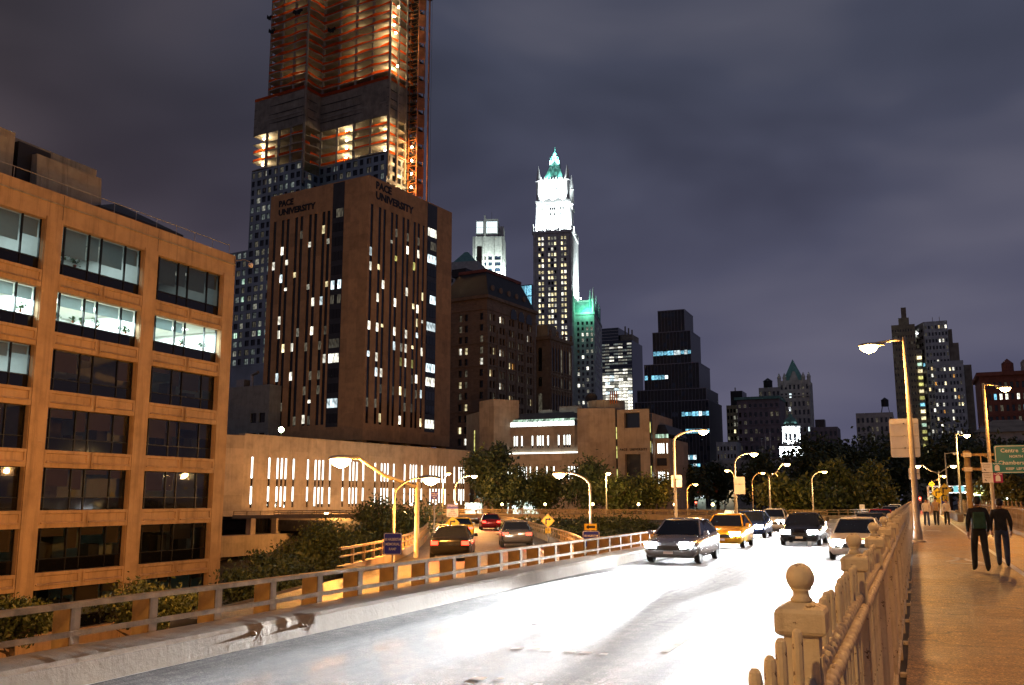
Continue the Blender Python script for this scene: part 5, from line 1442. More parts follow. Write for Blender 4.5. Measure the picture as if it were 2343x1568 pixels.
# ---------------------------------------------------------------- dark stepped tower
ds = thing('stepped_tower', 'dark stepped office tower with thin metal fins and blue lit windows', 'building')
Yd = 400
tiers = [(-102.3, -90.2, 75.5, 85.6, 6), (-104.6, -87.4, 60.8, 75.5, 4.5), (-108.4, -83.8, 49.2, 60.8, 3), (-111.5, -80.7, 43.8, 49.2, 1.5), (-112.4, -79.5, -1.6, 43.8, 0)]
plain('fin_metal', (.30, .29, .33), .45, .6, .1)
for t_, (x0, x1, z0, z1, dy) in enumerate(tiers):
    MB().box(x0, x1, Yd + dy, Yd + 30 - dy, z0, z1).build('wall', M['dark_panel'], ds)
    n_ = round((x1 - x0)/1.52)
    fm = MB().box(-.055, .055, -.22, .0, z0, z1).mesh('fin', M['fin_metal'])
    for i in range(n_ + 1): o = link('fin', fm, ds); o.location = (x0 + (x1 - x0)*i/n_, Yd + dy, 0)
    MB().box(x0 - .1, x1 + .1, Yd + dy - .26, Yd + 30 - dy, z1 - .3, z1 + .02).build('coping', M['fin_metal'], ds)
    fz = Face((0, Yd + dy, 0), (1, 0)); j = 0; z = z1 - 3.4
    while z > max(z0, 8):
        run = {1: .75, 2: .12, 3: .08, 4: .22}.get(t_, 0) if z1 < 76 else 0
        if t_ == 4 and z < 30: run = .30
        on = random.random() < (.75 if t_ == 1 and j > 0 else .6)
        state = False
        for i in range(n_):
            if random.random() < .35: state = on and random.random() < run*1.6
            w = (x1 - x0)/n_
            if state: window(ds, fz, x0 + w*(i + .5), z + 1.2, w*.86, random.choice([1.9, 1.9, 1.5]), choice(('lit_cyan', 6), ('lit_cool', 2)), 'pane', -.10)
            elif random.random() < .22: window(ds, fz, x0 + w*(i + .5), z + 1.2, w*.86, 1.9, 'glass_blue', 'pane', -.10)
        z -= 3.75; j += 1

# ---------------------------------------------------------------- buildings beyond the park
def block(name, label, px0, px1, ytop, Y, mat, cols, rowh, lit, depth=20, zmin=-1.6, wh=.55, ww_=.5, roof=True, kind='sash', top_pad=1.2, E=False):
    a, b = atY(px0, ytop, Y), atY(px1, ytop, Y); t = thing(name, label, 'building', (b.x, Y, 0))
    w = b.x - a.x; z1 = a.z; nr = int((z1 - zmin - top_pad - 3)/rowh); pitch = w/cols
    rws = [(z1 - zmin - top_pad - rowh*(nr - j) + rowh*.25, rowh*wh) for j in range(nr)]
    grid_facade(t, fS, -w, [(pitch*(i + .5 - ww_/2), pitch*ww_) for i in range(cols)], zmin, rws, M[mat], lambda i, j: choice(*lit), .3, kind, 0, z1)
    if E: grid_facade(t, fE, 0, [(1.5 + 3.0*i, 1.3) for i in range(int(depth/3) - 1)], zmin, rws, M[mat], lambda i, j: choice(*lit), .3, kind, depth, z1)
    shell(t, [(-w, 0), (0, 0), (0, depth), (-w, depth)], zmin, z1, M[mat], (0, 1) if E else (0,))
    return t, w, z1
L0 = (('glass_dark', 14), ('lit_dim', 4), ('lit_cool', .6))
t, w, z1 = block('corner_building', 'dark brown stone building with a projecting green cornice beyond the park', 1685, 1782, 916, 420, 'purple_stone', 8, 3.7, L0, 24)
MB().box(-w - 1.0, .3, -1.0, 24, z1, z1 + 1.2).build('cornice', M['copper_green'], t)
for j in range(5): MB().box(-w - .15, .1, -.25, 0, z1 - 4 - 7.4*j, z1 - 3.5 - 7.4*j).build('belt_course', M['purple_stone'], t)
ha = t
t, w, z1 = block('spired_building', 'grey stone tower with a steep green pyramid roof beyond the park', 1782, 1850, 872, 440, 'pale_stone', 7, 3.9, (('glass_dark', 10), ('lit_dim', 2), ('lit_cool', .8)), 16)
MB().frus((-w + 1.6, -2.6, 1, 13, z1), (-w + 5.6, -7.4, 6.5, 7.5, z1 + 10.6)).build('pyramid_roof', M['copper_green'], t)
for x in (-w, -w + 2.4, -2.4, 0): MB().lathe([(.8, z1 - 3), (.8, z1 + 1), (1, z1 + 1.3), (.1, z1 + 3.6)], 8, (x, .2, 0)).build('turret', M['pale_stone'], t)
MB().frus((-w/2 - 2, -w/2 + 2, -.3, 4, z1), (-w/2 - .4, -w/2 + .4, -.2, 3, z1 + 4.2)).build('gable', M['pale_stone'], t); MB().box(-w - .5, .5, -.6, 0, z1 - 7.5, z1 - 6.8).build('cornice', M['pale_stone'], t)
t, w, z1 = block('white_penthouse_building', 'pale rear building with a water tank seen over the dark cornice', 1735, 1784, 888, 470, 'pale_stone', 5, 3.8, L0, 18)
MB().lathe([(2.2, z1), (2.2, z1 + 3.6), (2.5, z1 + 3.7), (.1, z1 + 5.4)], 12, (-w*.62, 5, 0)).build('water_tank', M['black_roof'], t)
t, w, z1 = block('slim_building', 'slim tan building with a dark top beside the dark cornice building', 1661, 1697, 928, 480, 'tan_brick', 5, 3.5, (('lit_half', 3), ('glass_dark', 5), ('lit_gold', 1)), 18, kind='twin', ww_=.6)
MB().box(-w + 2, -.0, 2, 16, z1, z1 + 7.5).build('dark_penthouse', M['dark_panel'], t); MB().tube([(-w + 4, 5, z1 + 7), (-w + 4, 5, z1 + 9.6)], .3, 6).build('flue', M['galv'], t)
t, w, z1 = block('white_loft', 'small white painted loft building at the end of the street', 1638, 1684, 1012, 400, 'white_terracotta', 6, 3.3, (('glass_dark', 6), ('lit_dim', 3)), 12)
t, w, z1 = block('orange_brick_loft', 'small orange lit brick building beside the white loft', 1618, 1642, 1018, 420, 'red_brick', 3, 3.3, (('lit_warm', 1), ('glass_dark', 3), ('lit_cool', 1)), 12)
t, w, z1 = block('grey_low_building', 'low dark building beyond the park trees with a small penthouse', 1852, 1915, 978, 420, 'purple_stone', 6, 3.6, (('glass_dark', 9), ('lit_dim', 1)), 18)
MB().box(-w + 2, -w + 6, 3, 8, z1, z1 + 3.5).build('penthouse', M['dark_panel'], t)
# city hall cupola
ch = thing('city_hall', 'brilliantly lit white cupola with a statue rising from the city hall roof', 'building', (0, 0, 0))
p = atY(1811, 1022, 330); cx_, cy0 = p.x, 330
MB().box(cx_ - 25, cx_ + 16, cy0 - 6, cy0 + 14, -1.6, 13.5).build('wall', M['pale_stone'], ch); MB().box(cx_ - 26, cx_ + 17, cy0 - 6.6, cy0 + 14.6, 13.5, 14.6).build('cornice', M['pale_stone'], ch)
for k in range(12): window(ch, Face((cx_, cy0 - 6, 0), (1, 0)), -22 + 3.2*k, 8.6, 1.5, 3.2, choice(('lit_cool', 2), ('glass_dark', 3)), 'sash', -.06)
MB().box(cx_ - 3.6, cx_ + 3.6, cy0 - 3.6, cy0 + 3.6, 14.6, 19).build('cupola_base', M['white_terracotta'], ch)
MB().lathe([(3.0, 19), (3.0, 19.6), (2.55, 19.8), (2.55, 25.2), (3.0, 25.4), (3.1, 25.9), (2.6, 26.1)], 12, (cx_, cy0, 0)).build('cupola_drum', M['white_terracotta'], ch)
for k in range(12):
    g = R(15 + 30*k); MB().lathe([(.24, 19.8), (.20, 25.1)], 8, (cx_ + 2.75*math.cos(g), cy0 + 2.75*math.sin(g), 0)).build('column', M['white_terracotta'], ch)
for s in (-1, 0, 1): MB().box(cx_ + s*1.45 - .28, cx_ + s*1.45 + .28, cy0 - 2.64 + .25*abs(s), cy0 - 2.3 + .2*abs(s), 21.0, 23.2).build('window', M['glass_dark'], ch)
MB().lathe([(2.6, 26.1), (2.5, 26.9), (1.9, 28.2), (1.0, 29.0), (.6, 29.3), (.6, 30.1), (.3, 30.3)], 16, (cx_, cy0, 0)).build('dome', M['copper_green'], ch, True)
MB().lathe([(.30, 30.3), (.38, 30.9), (.30, 31.6), (.36, 32.0), (.14, 32.3), (.2, 32.5), (.18, 32.75), (.03, 32.9)], 10, (cx_, cy0, 0)).build('statue', M['white_terracotta'], ch, True)
MB().tube([(cx_ - .3, cy0, 31.9), (cx_ - .6, cy0, 32.7)], .07, 6).build('statue_arm', M['white_terracotta'], ch)
for s in (-1, 1):
    for yy in (-4.4,):
        ld = bpy.data.lights.new('flood', 'SPOT'); ld.energy = P_FLOOD*.8; ld.color = (.84, .92, 1); ld.spot_size = R(90); ld.spot_blend = .8; ld.shadow_soft_size = .3
        o = link('flood', ld, ch); o.location = (cx_ + s*5.5, cy0 - 6.4, 15.6); o.rotation_euler = Vector((-s*.75, .85, 1.0)).to_track_quat('-Z', 'Y').to_euler()
for k, dx in enumerate((-8.8, -7.6, -6.0)):
    t = thing('flagpole', ['white flagpole, shortest of three beside the lit cupola', 'white flagpole in the middle of three beside the lit cupola', 'white flagpole closest to the lit cupola'][k], 'flagpole', (cx_ + dx, cy0 - 8, -1.6)); MB().tube([(0, 0, 0), (0, 0, 23 + 1.2*k)], [.16, .07], 8).build('pole', M['sign_white'], t); MB().lathe([(.02, 0), (.2, .2), (.02, .4)], 8, (0, 0, 23 + 1.2*k)).build('ball', M['chrome'], t)
# towers to the right of the lamp
Yr = 500
t, w, z1 = block('tan_slab_tower', 'tall tan slab tower with a lit stairwell column', 2038, 2092, 745, Yr, 'tan_brick', 9, 3.2, (('glass_dark', 10), ('lit_dim', 2)), 26, wh=.4, ww_=.35)
MB().box(-w + 3.5, -2.5, 3, 14, z1, z1 + 4).build('penthouse', M['tan_brick'], t); MB().box(-w + 5, -3.5, 4, 12, z1 + 4, z1 + 9.5).build('water_tank_house', M['brown_brick'], t)
for j in range(20):
    z = z1 - 18 - 3.35*j
    if z < 20: break
    o = MB().box(.02, 2.0, -.4, .0, z, z + 1.5).build('stair_window', M[choice(('lit_yellow', 3), ('lit_green', 2), ('lit_gold', 2), ('lit_cyan', .3))], t)
MB().box(0, 2.3, 0, 10, 0, z1 - 13).build('stair_shaft', M['louvre_grey'], t)
t, w, z1 = block('white_office_tower', 'white brick office tower stepping down to the street with mixed lit windows', 2112, 2166, 737, Yr, 'white_terracotta', 7, 3.45, (('glass_dark', 10), ('lit_white', 1.6), ('lit_warm', .6), ('lit_dim', 2)), 26, wh=.5, ww_=.55)
a = atY(2133, 828, Yr - 4); b_ = atY(2203, 828, Yr - 4)
u = thing('front_office_block', 'lower front block of the white brick office tower with rows of windows', 'building', (b_.x, Yr - 4.2, 0))
w2 = b_.x - a.x; nr = int((a.z - 6)/3.45)
grid_facade(u, fS, -w2, [(w2*(i + .22 + (.6 if i > 3 else 0))/9.2, w2*.56/9.2) for i in range(8)], -1.6, [(a.z + 1.6 - 1.4 - 3.45*(nr - j), 1.75) for j in range(nr)], M['white_terracotta'], lambda i, j: choice(('glass_dark', 8), ('lit_white', 2), ('lit_gold', 1), ('lit_orange', .6), ('lit_dim', 2)), .3, 'sash', 0, a.z)
shell(u, [(-w2, 0), (0, 0), (0, 4), (-w2, 4)], -1.6, a.z, M['white_terracotta'], (0,))
MB().box(.3, 4.5, 3, 15, 0, z1 - 11).build('dark_annex', M['louvre_grey'], t); MB().box(.3, 2.0, 3, 15, z1 - 11, z1 - 4).build('dark_annex', M['louvre_grey'], t); MB().box(4.5, 9.5, 5, 15, 0, z1 - 22).build('dark_annex', M['louvre_grey'], t)
for x in (-w*.6, -w*.3): MB().tube([(x, 5, z1), (x, 5, z1 + 3)], .15, 5).build('antenna', M['galv'], t)
# left return of the white tower, receding
f_ = Face((-w - 9, 26, 0), (9, -26)); 
for j in range(22):
    for i in range(8): window(t, f_, 2 + 3.2*i, z1 - 4 - 3.45*j, 2.2, 1.5, choice(('glass_dark', 8), ('lit_dim', 4), ('lit_grey', 1.5), ('lit_cyan', .2)), 'pane', -.05)
MB().quad((-w - 9, 26, 0), (-w, 0, 0), (-w, 0, z1), (-w - 9, 26, z1)).build('wall', M['pale_stone'], t)
f2l = MB().box(-.4, .4, -.4, .4, -.4, .4).build('roof_floodlight', M['lens_white'], t); f2l.location = (-w - 4.5, 10, z1 - 4)
t, w, z1 = block('white_low_building', 'pale stone building with a rooftop water tank beyond the park', 1957, 2042, 946, 380, 'pale_stone', 8, 3.4, (('glass_dark', 9), ('lit_dim', 1), ('lit_half', .4)), 22)
wt = thing('water_tank', 'wooden water tank on a steel frame on the pale stone building', 'water tank', (atY(2025, 940, 384).x, 384, z1))
for dx in (-1, 1):
    for dy in (-1, 1): MB().tube([(dx*1.5, dy*1.5, 0), (dx*1.0, dy*1.0, 2.6)], .12, 5).build('leg', M['steel_dark'], wt)
MB().lathe([(1.35, 2.6), (1.35, 4.9), (1.5, 5.0), (.06, 6.1)], 14).build('tank', M['black_roof'], wt)
t, w, z1 = block('red_brick_block', 'dark red brick apartment block at the edge of the view', 2240, 2400, 862, 300, 'red_brick', 12, 3.3, (('glass_dark', 8), ('lit_dim', 3), ('lit_white', 1), ('lit_cyan', .4)), 22, kind='twin')
MB().box(-w - .8, .5, -.9, 22, z1, z1 + 1.1).build('cornice', M['red_brick'], t)
MB().lathe([(1.6, z1 + 1), (1.6, z1 + 4.2), (.1, z1 + 5.6)], 10, (-w + 8, 6, 0)).build('water_tank', M['red_brick'], t); MB().box(-w + 12, -w + 20, 5, 12, z1 + 1, z1 + 5).build('penthouse', M['pale_stone'], t)
t, w, z1 = block('courthouse', 'low stone courthouse with a grey pitched roof behind the trees', 2236, 2390, 990, 240, 'pale_stone', 14, 4.2, (('glass_dark', 6), ('lit_dim', 2)), 18)
mb = MB(); mb.add([(-w - 1, -1, z1), (1, -1, z1), (1, 19, z1), (-w - 1, 19, z1), (-w + 4, 9, z1 + 3.4), (-4, 9, z1 + 3.4)], [(0,1,5,4),(1,2,5),(2,3,4,5),(3,0,4)]); mb.build('roof', M['louvre_grey'], t)


# ================================================================== street lamps
def point(root, p, power, col, r=.18):
    ld = bpy.data.lights.new('lamp_light', 'POINT'); ld.energy = power; ld.color = col; ld.shadow_soft_size = r
    o = link('lamp_light', ld, root); o.location = p; return o
def lamp(label, base, top, head, style, power, col=SODIUM, lens='lens_sodium', size=1.0, r0=.11, box=None, paint='lamp_paint', lit=True):
    """base: point on the ground, top: z of the pole top, head: world point of the luminaire"""
    bx, by, bz = base; t = thing('street_lamp', label, 'street lamp', base, 0, 'street lamps')
    hx, hy, hz = head[0]-bx, head[1]-by, head[2]-bz; tz = top - bz
    mb = MB(); mb.tube([(0,0,0), (0,0,.05), (0,0,tz)], [r0*1.0, r0, r0*.62], 10); mb.build('pole', M[paint], t, True)
    MB().lathe([(r0*2.2, 0), (r0*2.2, .06), (r0*1.35, .10), (r0*1.3, .45), (r0*1.05, .55)], 10).build('base', M[paint], t)
    ar = MB(); d = Vector((hx, hy, 0)); L = d.length; u = d.normalized() if L > 0 else Vector((1,0,0))
    if style == 'curved':
        pts = [Vector((0,0,tz-.3))]
        for k in range(1, 11):
            g = R(9*k); pts.append(Vector((0,0,tz)) + u*(L*(1-math.cos(g))*.98) + Vector((0,0,(hz-tz+.06)*math.sin(g))))
        ar.tube(pts, [r0*.6]*6 + [r0*.5]*5, 8)
    elif style == 'rise':
        pts = [Vector((0,0,tz-.25)), Vector((0,0,tz-.25)) + u*L*.45 + Vector((0,0,(hz-tz)*.55)), Vector((0,0,hz+.10)) + u*L*.80, Vector((0,0,hz+.06)) + u*L*.97]
        ar.tube([pts[0].lerp(pts[1], .0), pts[1], pts[2], pts[3]], r0*.55, 8)
    else:
        ar.tube([Vector((0,0,tz-.12)), Vector((0,0,tz-.10)) + u*L*.25, Vector((0,0,hz+.08)) + u*L*.95], r0*.45, 8)
    ar.build('arm', M[paint], t, True)
    rz = math.atan2(u.y, u.x); s = size
    hd = MB(); st = [(-.42,.05,.05),(-.30,.11,.09),(0,.17,.12),(.26,.16,.10),(.38,.08,.06)]
    for x, w, h in st:
        for a in range(10):
            g = math.pi*a/9; hd.v.append((x*s, math.cos(g)*w*s, math.sin(g)*h*s))
    for i in range(4):
        for a in range(9): hd.f.append((i*10+a, i*10+a+1, (i+1)*10+a+1, (i+1)*10+a)); hd.m.append(0)
    for i in range(4): hd.f.append((i*10+9, i*10, (i+1)*10, (i+1)*10+9)); hd.m.append(0)
    ho = hd.build('lamp_head', M[paint], t, True); ho.location = (hx, hy, hz); ho.rotation_euler = (0, 0, rz)
    ln = MB(); st = [(-.20,.09,.07),(-.09,.20,.19),(.08,.23,.24),(.24,.18,.17),(.35,.07,.06)]
    for x, w, h in st:
        for a in range(10):
            g = math.pi*a/9; ln.v.append((x*s, -math.cos(g)*w*s, -math.sin(g)*h*s - .005))
    for i in range(4):
        for a in range(9): ln.f.append((i*10+a, i*10+a+1, (i+1)*10+a+1, (i+1)*10+a)); ln.m.append(0)
    ln.f.append(tuple(range(10))); ln.m.append(0)
    lo = ln.build('lens', M[lens] if lit else M['sign_white'], ho, True)
    if lit and power: point(t, (hx + u.x*.06, hy + u.y*.06, hz - .26*s - .14), power, col, .16)
    if box: MB().box(-r0*1.5, r0*1.5, -r0*1.5, r0*1.5, box[0], box[1]).build('control_box', M[paint], t)
    return t
def gz(p): return ground_z(p.x, p.y)
PL = 'tall lamp post '
hA = atY(1992, 792, 41.7)
lA = lamp('tall footway lamp post carrying a large blank sign back, arm reaching over the road', (-.02, 41.7, 0), 8.42, hA, 'straight', P_LAMP*1.6, (1, .42, .08), size=1.3, r0=.13)
hB = atY(2296, 888, 61.4)
lB = lamp('footway lamp post with two small white tunnel signs', (4.12, 61.4, 0), 8.5, hB, 'straight', P_LAMP*1.1, SODIUM, r0=.12)
lC = lamp('slim lamp post beyond the gantry with a bright yellow lamp', (3.75, 95, 0), atY(2186, 990, 95).z, atY(2209, 996, 95), 'straight', P_LAMP*1.2, (1, .62, .2))
d1, d2 = atY(2101, 1066, 110), atY(2179, 1066, 110); pd = atY(2147, 1078, 110)
lD = lamp('double-armed lamp post beyond the footway, two heads on rising arms', (pd.x, 110, -.3), pd.z, d1, 'rise', P_LAMP, (1, .6, .25))
MB().tube([(0, 0, pd.z + .05), (d2.x - pd.x - .2, 0, d2.z + .36)], .05, 8).build('arm', M['lamp_paint'], lD)
for part in ('lamp_head',):
    src = [c for c in lD.children if c.name.startswith('lamp_head')][0]; c = copy_tree(src, lD); c.location = (d2.x - pd.x, 0, d2.z + .3); c.rotation_euler = (0, 0, 0)
e1 = atY(2172, 1037, 120); pE = atY(2161, 1036, 120)
lamp('unlit lamp post standing behind the double-armed lamp', (pE.x, 120, 0), pE.z, e1 + Vector((.5, 0, 0)), 'straight', 0, lit=False)
f1, pF = atY(2158, 1089, 132), atY(2131, 1098, 132)
lamp('small distant lamp with a short rising arm behind the yellow signs', (pF.x, 132, 0), pF.z, f1, 'rise', P_LAMP*.8, lens='lens_far')
def lampD(label, D, base_x, top_y, hx, hy, style, power, col=SODIUM, **k):
    b = atD(base_x, 1150, D); h = atD(hx, hy, D); tp = atD(base_x, top_y, D)
    return lamp(label, (b.x, b.y, gz(b)), tp.z, h, style, power, col, **k)
lampD('curved-arm lamp post with a sign back beside the railing, taller of the pair', 55, 1545, 1010, 1606, 986, 'curved', P_LAMP*1.3, (1, .54, .18), r0=.11)
lampD('curved-arm lamp post with a pale sign back, farther along the railing', 72, 1684, 1062, 1722, 1038, 'curved', P_LAMP*1.1, (1, .54, .18), r0=.10)
lampD('curved-arm lamp post leaning over the shrubs with a yellow arrow and blue sign', 45, 1350, 1115, 1282, 1084, 'curved', P_LAMP*1.6, (1, .55, .28), r0=.09)
lampD('big twin-tube lamp post with a long rising arm in front of the slot windows', 43, 954, 1103, 785, 1051, 'rise', P_STREET*1.5, (1, .37, .055), size=1.7, r0=.16)
lampD('curved-arm lamp post bearing a blue plaque in front of the locust trees', 38, 902, 1135, 981, 1095, 'curved', P_STREET*.35, (1, .37, .055), size=1.2, r0=.07)
lampD('curved-arm lamp at the bend of the exit ramp', 92, 1040, 1118, 1083, 1089, 'curved', P_STREET*1.5, (1, .45, .12))
lampD('far straight lamp in front of the slot windows', 120, 1012, 1092, 1025, 1083, 'straight', P_STREET*1.5, (1, .44, .10), lens='lens_far')
lampD('straight lamp post among the yellow lit street trees', 115, 1387, 1086, 1390, 1083, 'straight', P_STREET*.35, (1, .60, .2))
lampD('lamp post with a slanting arm beyond the railing bend', 98, 1761, 1088, 1798, 1062, 'rise', P_LAMP*.7, (1, .56, .2))
lampD('curved-arm lamp in front of the dark park trees', 112, 1859, 1100, 1884, 1079, 'curved', P_LAMP*.7, (1, .56, .2), lens='lens_far')
lampD('small curved-arm lamp turned towards the lit glass tower', 118, 1682, 1098, 1664, 1076, 'curved', P_LAMP*.8, lens='lens_far')
lampD('small curved-arm lamp between the sign back and the slanting-arm lamp', 145, 1722, 1105, 1744, 1082, 'curved', P_LAMP*.8, lens='lens_far')
lampD('faint distant lamp just under the slanting-arm lamp', 160, 1783, 1100, 1771, 1084, 'curved', P_LAMP*.6, lens='lens_far')
lampD('low distant lamp at the street corner beyond the exit ramp', 125, 1572, 1125, 1590, 1108, 'curved', P_LAMP*.8, lens='lens_far')
# the same rows of lamps go on beside and behind the viewer
lamp('footway lamp beyond the edge of the view beside the picket fence', (4.3, 7.0, 0), 8.4, Vector((2.3, 7.0, 8.5)), 'straight', P_LAMP*.8, (1, .42, .07))
lamp('footway lamp behind the viewer beside the iron fence', (-.02, -7.5, 0), 8.4, Vector((-2.0, -7.5, 8.5)), 'straight', P_LAMP*1.7, (1, .54, .17))
for y, lb in ((11, 'street lamp beside the office block, nearer of two out of view'), (-9, 'street lamp beside the office block, farther of two out of view')):
    lamp(lb, (-25, y, -9), 3.0, Vector((-28, y, 3.6)), 'rise', P_STREET*.78, (1, .39, .05), size=1.3)
for k, s in enumerate((6, 24, 42)):   # lamps of the street in front of the podium, behind the locust crowns
    q = Vector((pp.x, pp.y, 0)) + Vector((math.sin(R(8)), math.cos(R(8)), 0))*s + Vector((math.cos(R(8)), -math.sin(R(8)), 0))*13
    lamp(['first', 'second', 'third'][k] + ' street lamp before the slot windows, counted from the office block', (q.x, q.y, ground_z(q.x, q.y)), -.6, q + Vector((-2, 0, -.3)), 'rise', P_STREET*.38, (1, .46, .13), size=1.1)
gp = atD(643, 988, 146)
t = thing('globe_lamp', 'greenish globe lamp on the podium terrace below the tower', 'lamp', (gp.x, gp.y, 10.7)); MB().tube([(0,0,0), (0,0,gp.z - 10.7)], .06, 6).build('pole', M['steel_dark'], t); MB().lathe([(.06,-.45),(.34,-.25),(.42,0),(.34,.28),(.05,.44)], 12, (0,0,gp.z-10.7+.3)).build('globe', M['lens_green'], t, True); point(t, (0, 0, gp.z-10.7+.95), 1500, (.8, 1, .6))
# little lamps along the joining road's railing
sm = MB().lathe([(.03,0),(.13,.06),(.16,.16),(.10,.26),(.02,.3)], 8).mesh('globe', M['lens_far']); stm = MB().box(-.03,.03,-.03,.03,0,.5).mesh('stem', M['steel_dark'])
words = ['first', 'second', 'third', 'fourth', 'fifth', 'sixth', 'seventh', 'eighth', 'ninth', 'tenth', 'eleventh']
for k in range(9):
    i = 6 + 2*k
    if i >= len(BR): break
    p = BR[i]; d = (BR[min(i+1, len(BR)-1)] - BR[i-1]).normalized(); q = p + Vector((d.y, -d.x, 0))*-4.15
    t = thing('railing_lamp', words[k] + ' small globe lamp along the joining road railing, counted from the fork', 'lamp', (q.x, q.y, q.z + .88), 0, 'small lamps on the railing')
    link('stem', stm, t); o = link('globe', sm, t); o.location = (0, 0, .5)

# ================================================================== signs
def panel(root, w, h, mat, loc, name='panel', border=None, th=.02, rot=0.0):
    r_ = min(w, h)*.07; pts = []
    for cx, cz, a0 in ((w/2-r_, h/2-r_, 0), (-w/2+r_, h/2-r_, 90), (-w/2+r_, -h/2+r_, 180), (w/2-r_, -h/2+r_, 270)):
        for k in range(4): g = R(a0 + 30*k); pts.append((cx + r_*math.cos(g), cz + r_*math.sin(g)))
    c, s = math.cos(rot), math.sin(rot); pts = [(x*c - z*s, x*s + z*c) for x, z in pts]
    n_ = len(pts)
    mb = MB(); mb.v = [(x, 0, z) for x, z in pts] + [(x, th, z) for x, z in pts]; mb.f = [tuple(range(n_))[::-1]] + [tuple(n_ + i for i in range(n_))] + [(i, (i+1) % n_, n_ + (i+1) % n_, n_ + i) for i in range(n_)]; mb.m = [0]*len(mb.f)
    o = mb.build(name, M[mat], root); o.location = loc
    if border:
        q = MB(); e = .92 if min(w, h) > .5 else .9
        f1_ = lambda p: (p[0]*(1 - .05*min(w,h)/w), -.004, p[1]*(1 - .05*min(w,h)/h)); f2_ = lambda p: (p[0]*(1 - .10*min(w,h)/w), -.004, p[1]*(1 - .10*min(w,h)/h))
        q.v = [f1_(p) for p in pts] + [f2_(p) for p in pts]; q.f = [(i, n_ + i, n_ + (i+1) % n_, (i+1) % n_) for i in range(n_)]; q.m = [0]*n_
        b = q.build('border', M[border], o)
    return o
def arrow(parent, s, kind, mat='sign_black', loc=(0, -.006, 0)):
    if kind == 'left': pts = [(-.42,0),(-.16,.2),(-.16,.09),(.42,.09),(.42,-.09),(-.16,-.09),(-.16,-.2)]
    elif kind == 'turn': pts = [(-.26,-.36),(-.12,-.36),(-.12,.10),(.12,.10),(.12,.0),(.36,.17),(.12,.34),(.12,.24),(-.26,.24)]
    elif kind == 'upleft': pts = [(-.3,.3),(.1,.3),(0,.2),(.25,-.1),(.12,-.22),(-.15,.05),(-.3,-.1)]
    mb = MB(); mb.v = [(x*s, 0, z*s) for x, z in pts]
    from mathutils.geometry import tessellate_polygon
    mb.f = [tuple(f_) for f_ in tessellate_polygon([[Vector((x, z, 0)) for x, z in pts]])]; mb.m = [0]*len(mb.f)
    o = mb.build('arrow', M[mat], parent); o.location = loc; return o
FR = (R(90), 0, 0)
def facing(p): return math.atan2(-p.x, p.y)   # turn a sign's face towards the camera side of the road
def sign(name, label, D, px, py, z_ground=None, cat='sign', pole=True, polem='galv', turn=None, top=0.3):
    p = atD(px, py, D); g = ground_z(p.x, p.y) if z_ground is None else z_ground
    t = thing(name, label, cat, (p.x, p.y, g), facing(p)*.75 if turn is None else turn)
    if pole: MB().tube([(0, .06, 0), (0, .06, p.z - g + top)], .04, 8).build('pole', M[polem], t)
    return t, p.z - g
mpp = lambda D, px: px*D/2130.0
def blue_plaque(label, D, px, py, w_px, h_px, pole=True):
    t, z = sign('blue_plaque', label, D, px, py, pole=pole); w, h = mpp(D, w_px), mpp(D, h_px)
    o = panel(t, w, h, 'blue_sign', (0, 0, z), border='sign_white')
    for k, tx in enumerate(('ARI HALBERSTAM', 'MEMORIAL', 'RAMP')): lettering(tx, h*.17, M['sign_white'], o, (0, -.006, h*(.2 - .22*k)), FR, extrude=.001, sx=.62 if k == 0 else .8, bold=.002)
    return t
blue_plaque('blue memorial plaque on the post before the locust trees, largest of three', 36, 898, 1244.5, 41, 48)
t2 = blue_plaque('blue memorial plaque half hidden by the railing under a yellow arrow', 44, 1352, 1234, 39, 37)
blue_plaque('small far blue memorial plaque above the exit ramp', 66, 993.5, 1134, 18, 18)
t, z = sign('arrow_sign', 'yellow rectangular sign with a black arrow pointing left', 44, 1350.5, 1206, pole=True); o = panel(t, mpp(44, 29), mpp(44, 15), 'yellow_sign', (0, 0, z), border='sign_black'); arrow(o, mpp(44, 25), 'left')
def warning(label, D, px, py, size_px, plate=True, g=None, mat='yellow_sign'):
    t, z = sign('turn_warning_sign', label, D, px, py, g); s = mpp(D, size_px)/1.414
    o = panel(t, s, s, mat, (0, 0, z), border='sign_black', rot=R(45)); arrow(o, s*.95, 'turn')
    if plate:
        q = panel(t, s*.58, s*.55, mat, (0, -.002, z - s*.95), name='speed_plate', border='sign_black'); lettering('15', s*.34, M['sign_black'], q, (0, -.006, s*.08), FR, extrude=.001, bold=.004); lettering('MPH', s*.13, M['sign_black'], q, (0, -.006, -s*.15), FR, extrude=.001)
    return t
warning('yellow right-turn diamond with speed plate at the mouth of the exit ramp', 62, 1035, 1197, 33)
warning('yellow right-turn diamond with speed plate among the shrubs', 55, 1253, 1192, 32)
warning('yellow right-turn diamond beside the footway, larger and nearer of two', 92, 2161, 1120.6, 27, True, 0)
warning('yellow right-turn diamond partly behind the nearer one by the footway', 98, 2144.6, 1129, 24, True, 0)
warning('small high yellow warning diamond above the footway signs', 112, 2131, 1108, 13, False, 0)
warning('yellow warning diamond with glare put into its face, low beside the footway', 108, 2130, 1141, 17, False, 0, 'lit_gold')  # no lamp inside: the glare is put into the face as emission
t, z = sign('notice_sign', 'blue and white police video surveillance notice above the exit ramp', 62, 1035, 1168); D = 62
w, h = mpp(D, 26), mpp(D, 28); o = panel(t, w, h, 'sign_white', (0, 0, z)); q = panel(t, w*.98, h*.36, 'blue_sign', (0, -.012, z + h*.31), name='header_panel')
lettering('ATTENTION', h*.17, M['sign_white'], q, (0, -.006, h*.05), FR, extrude=.001, sx=.85, bold=.002)
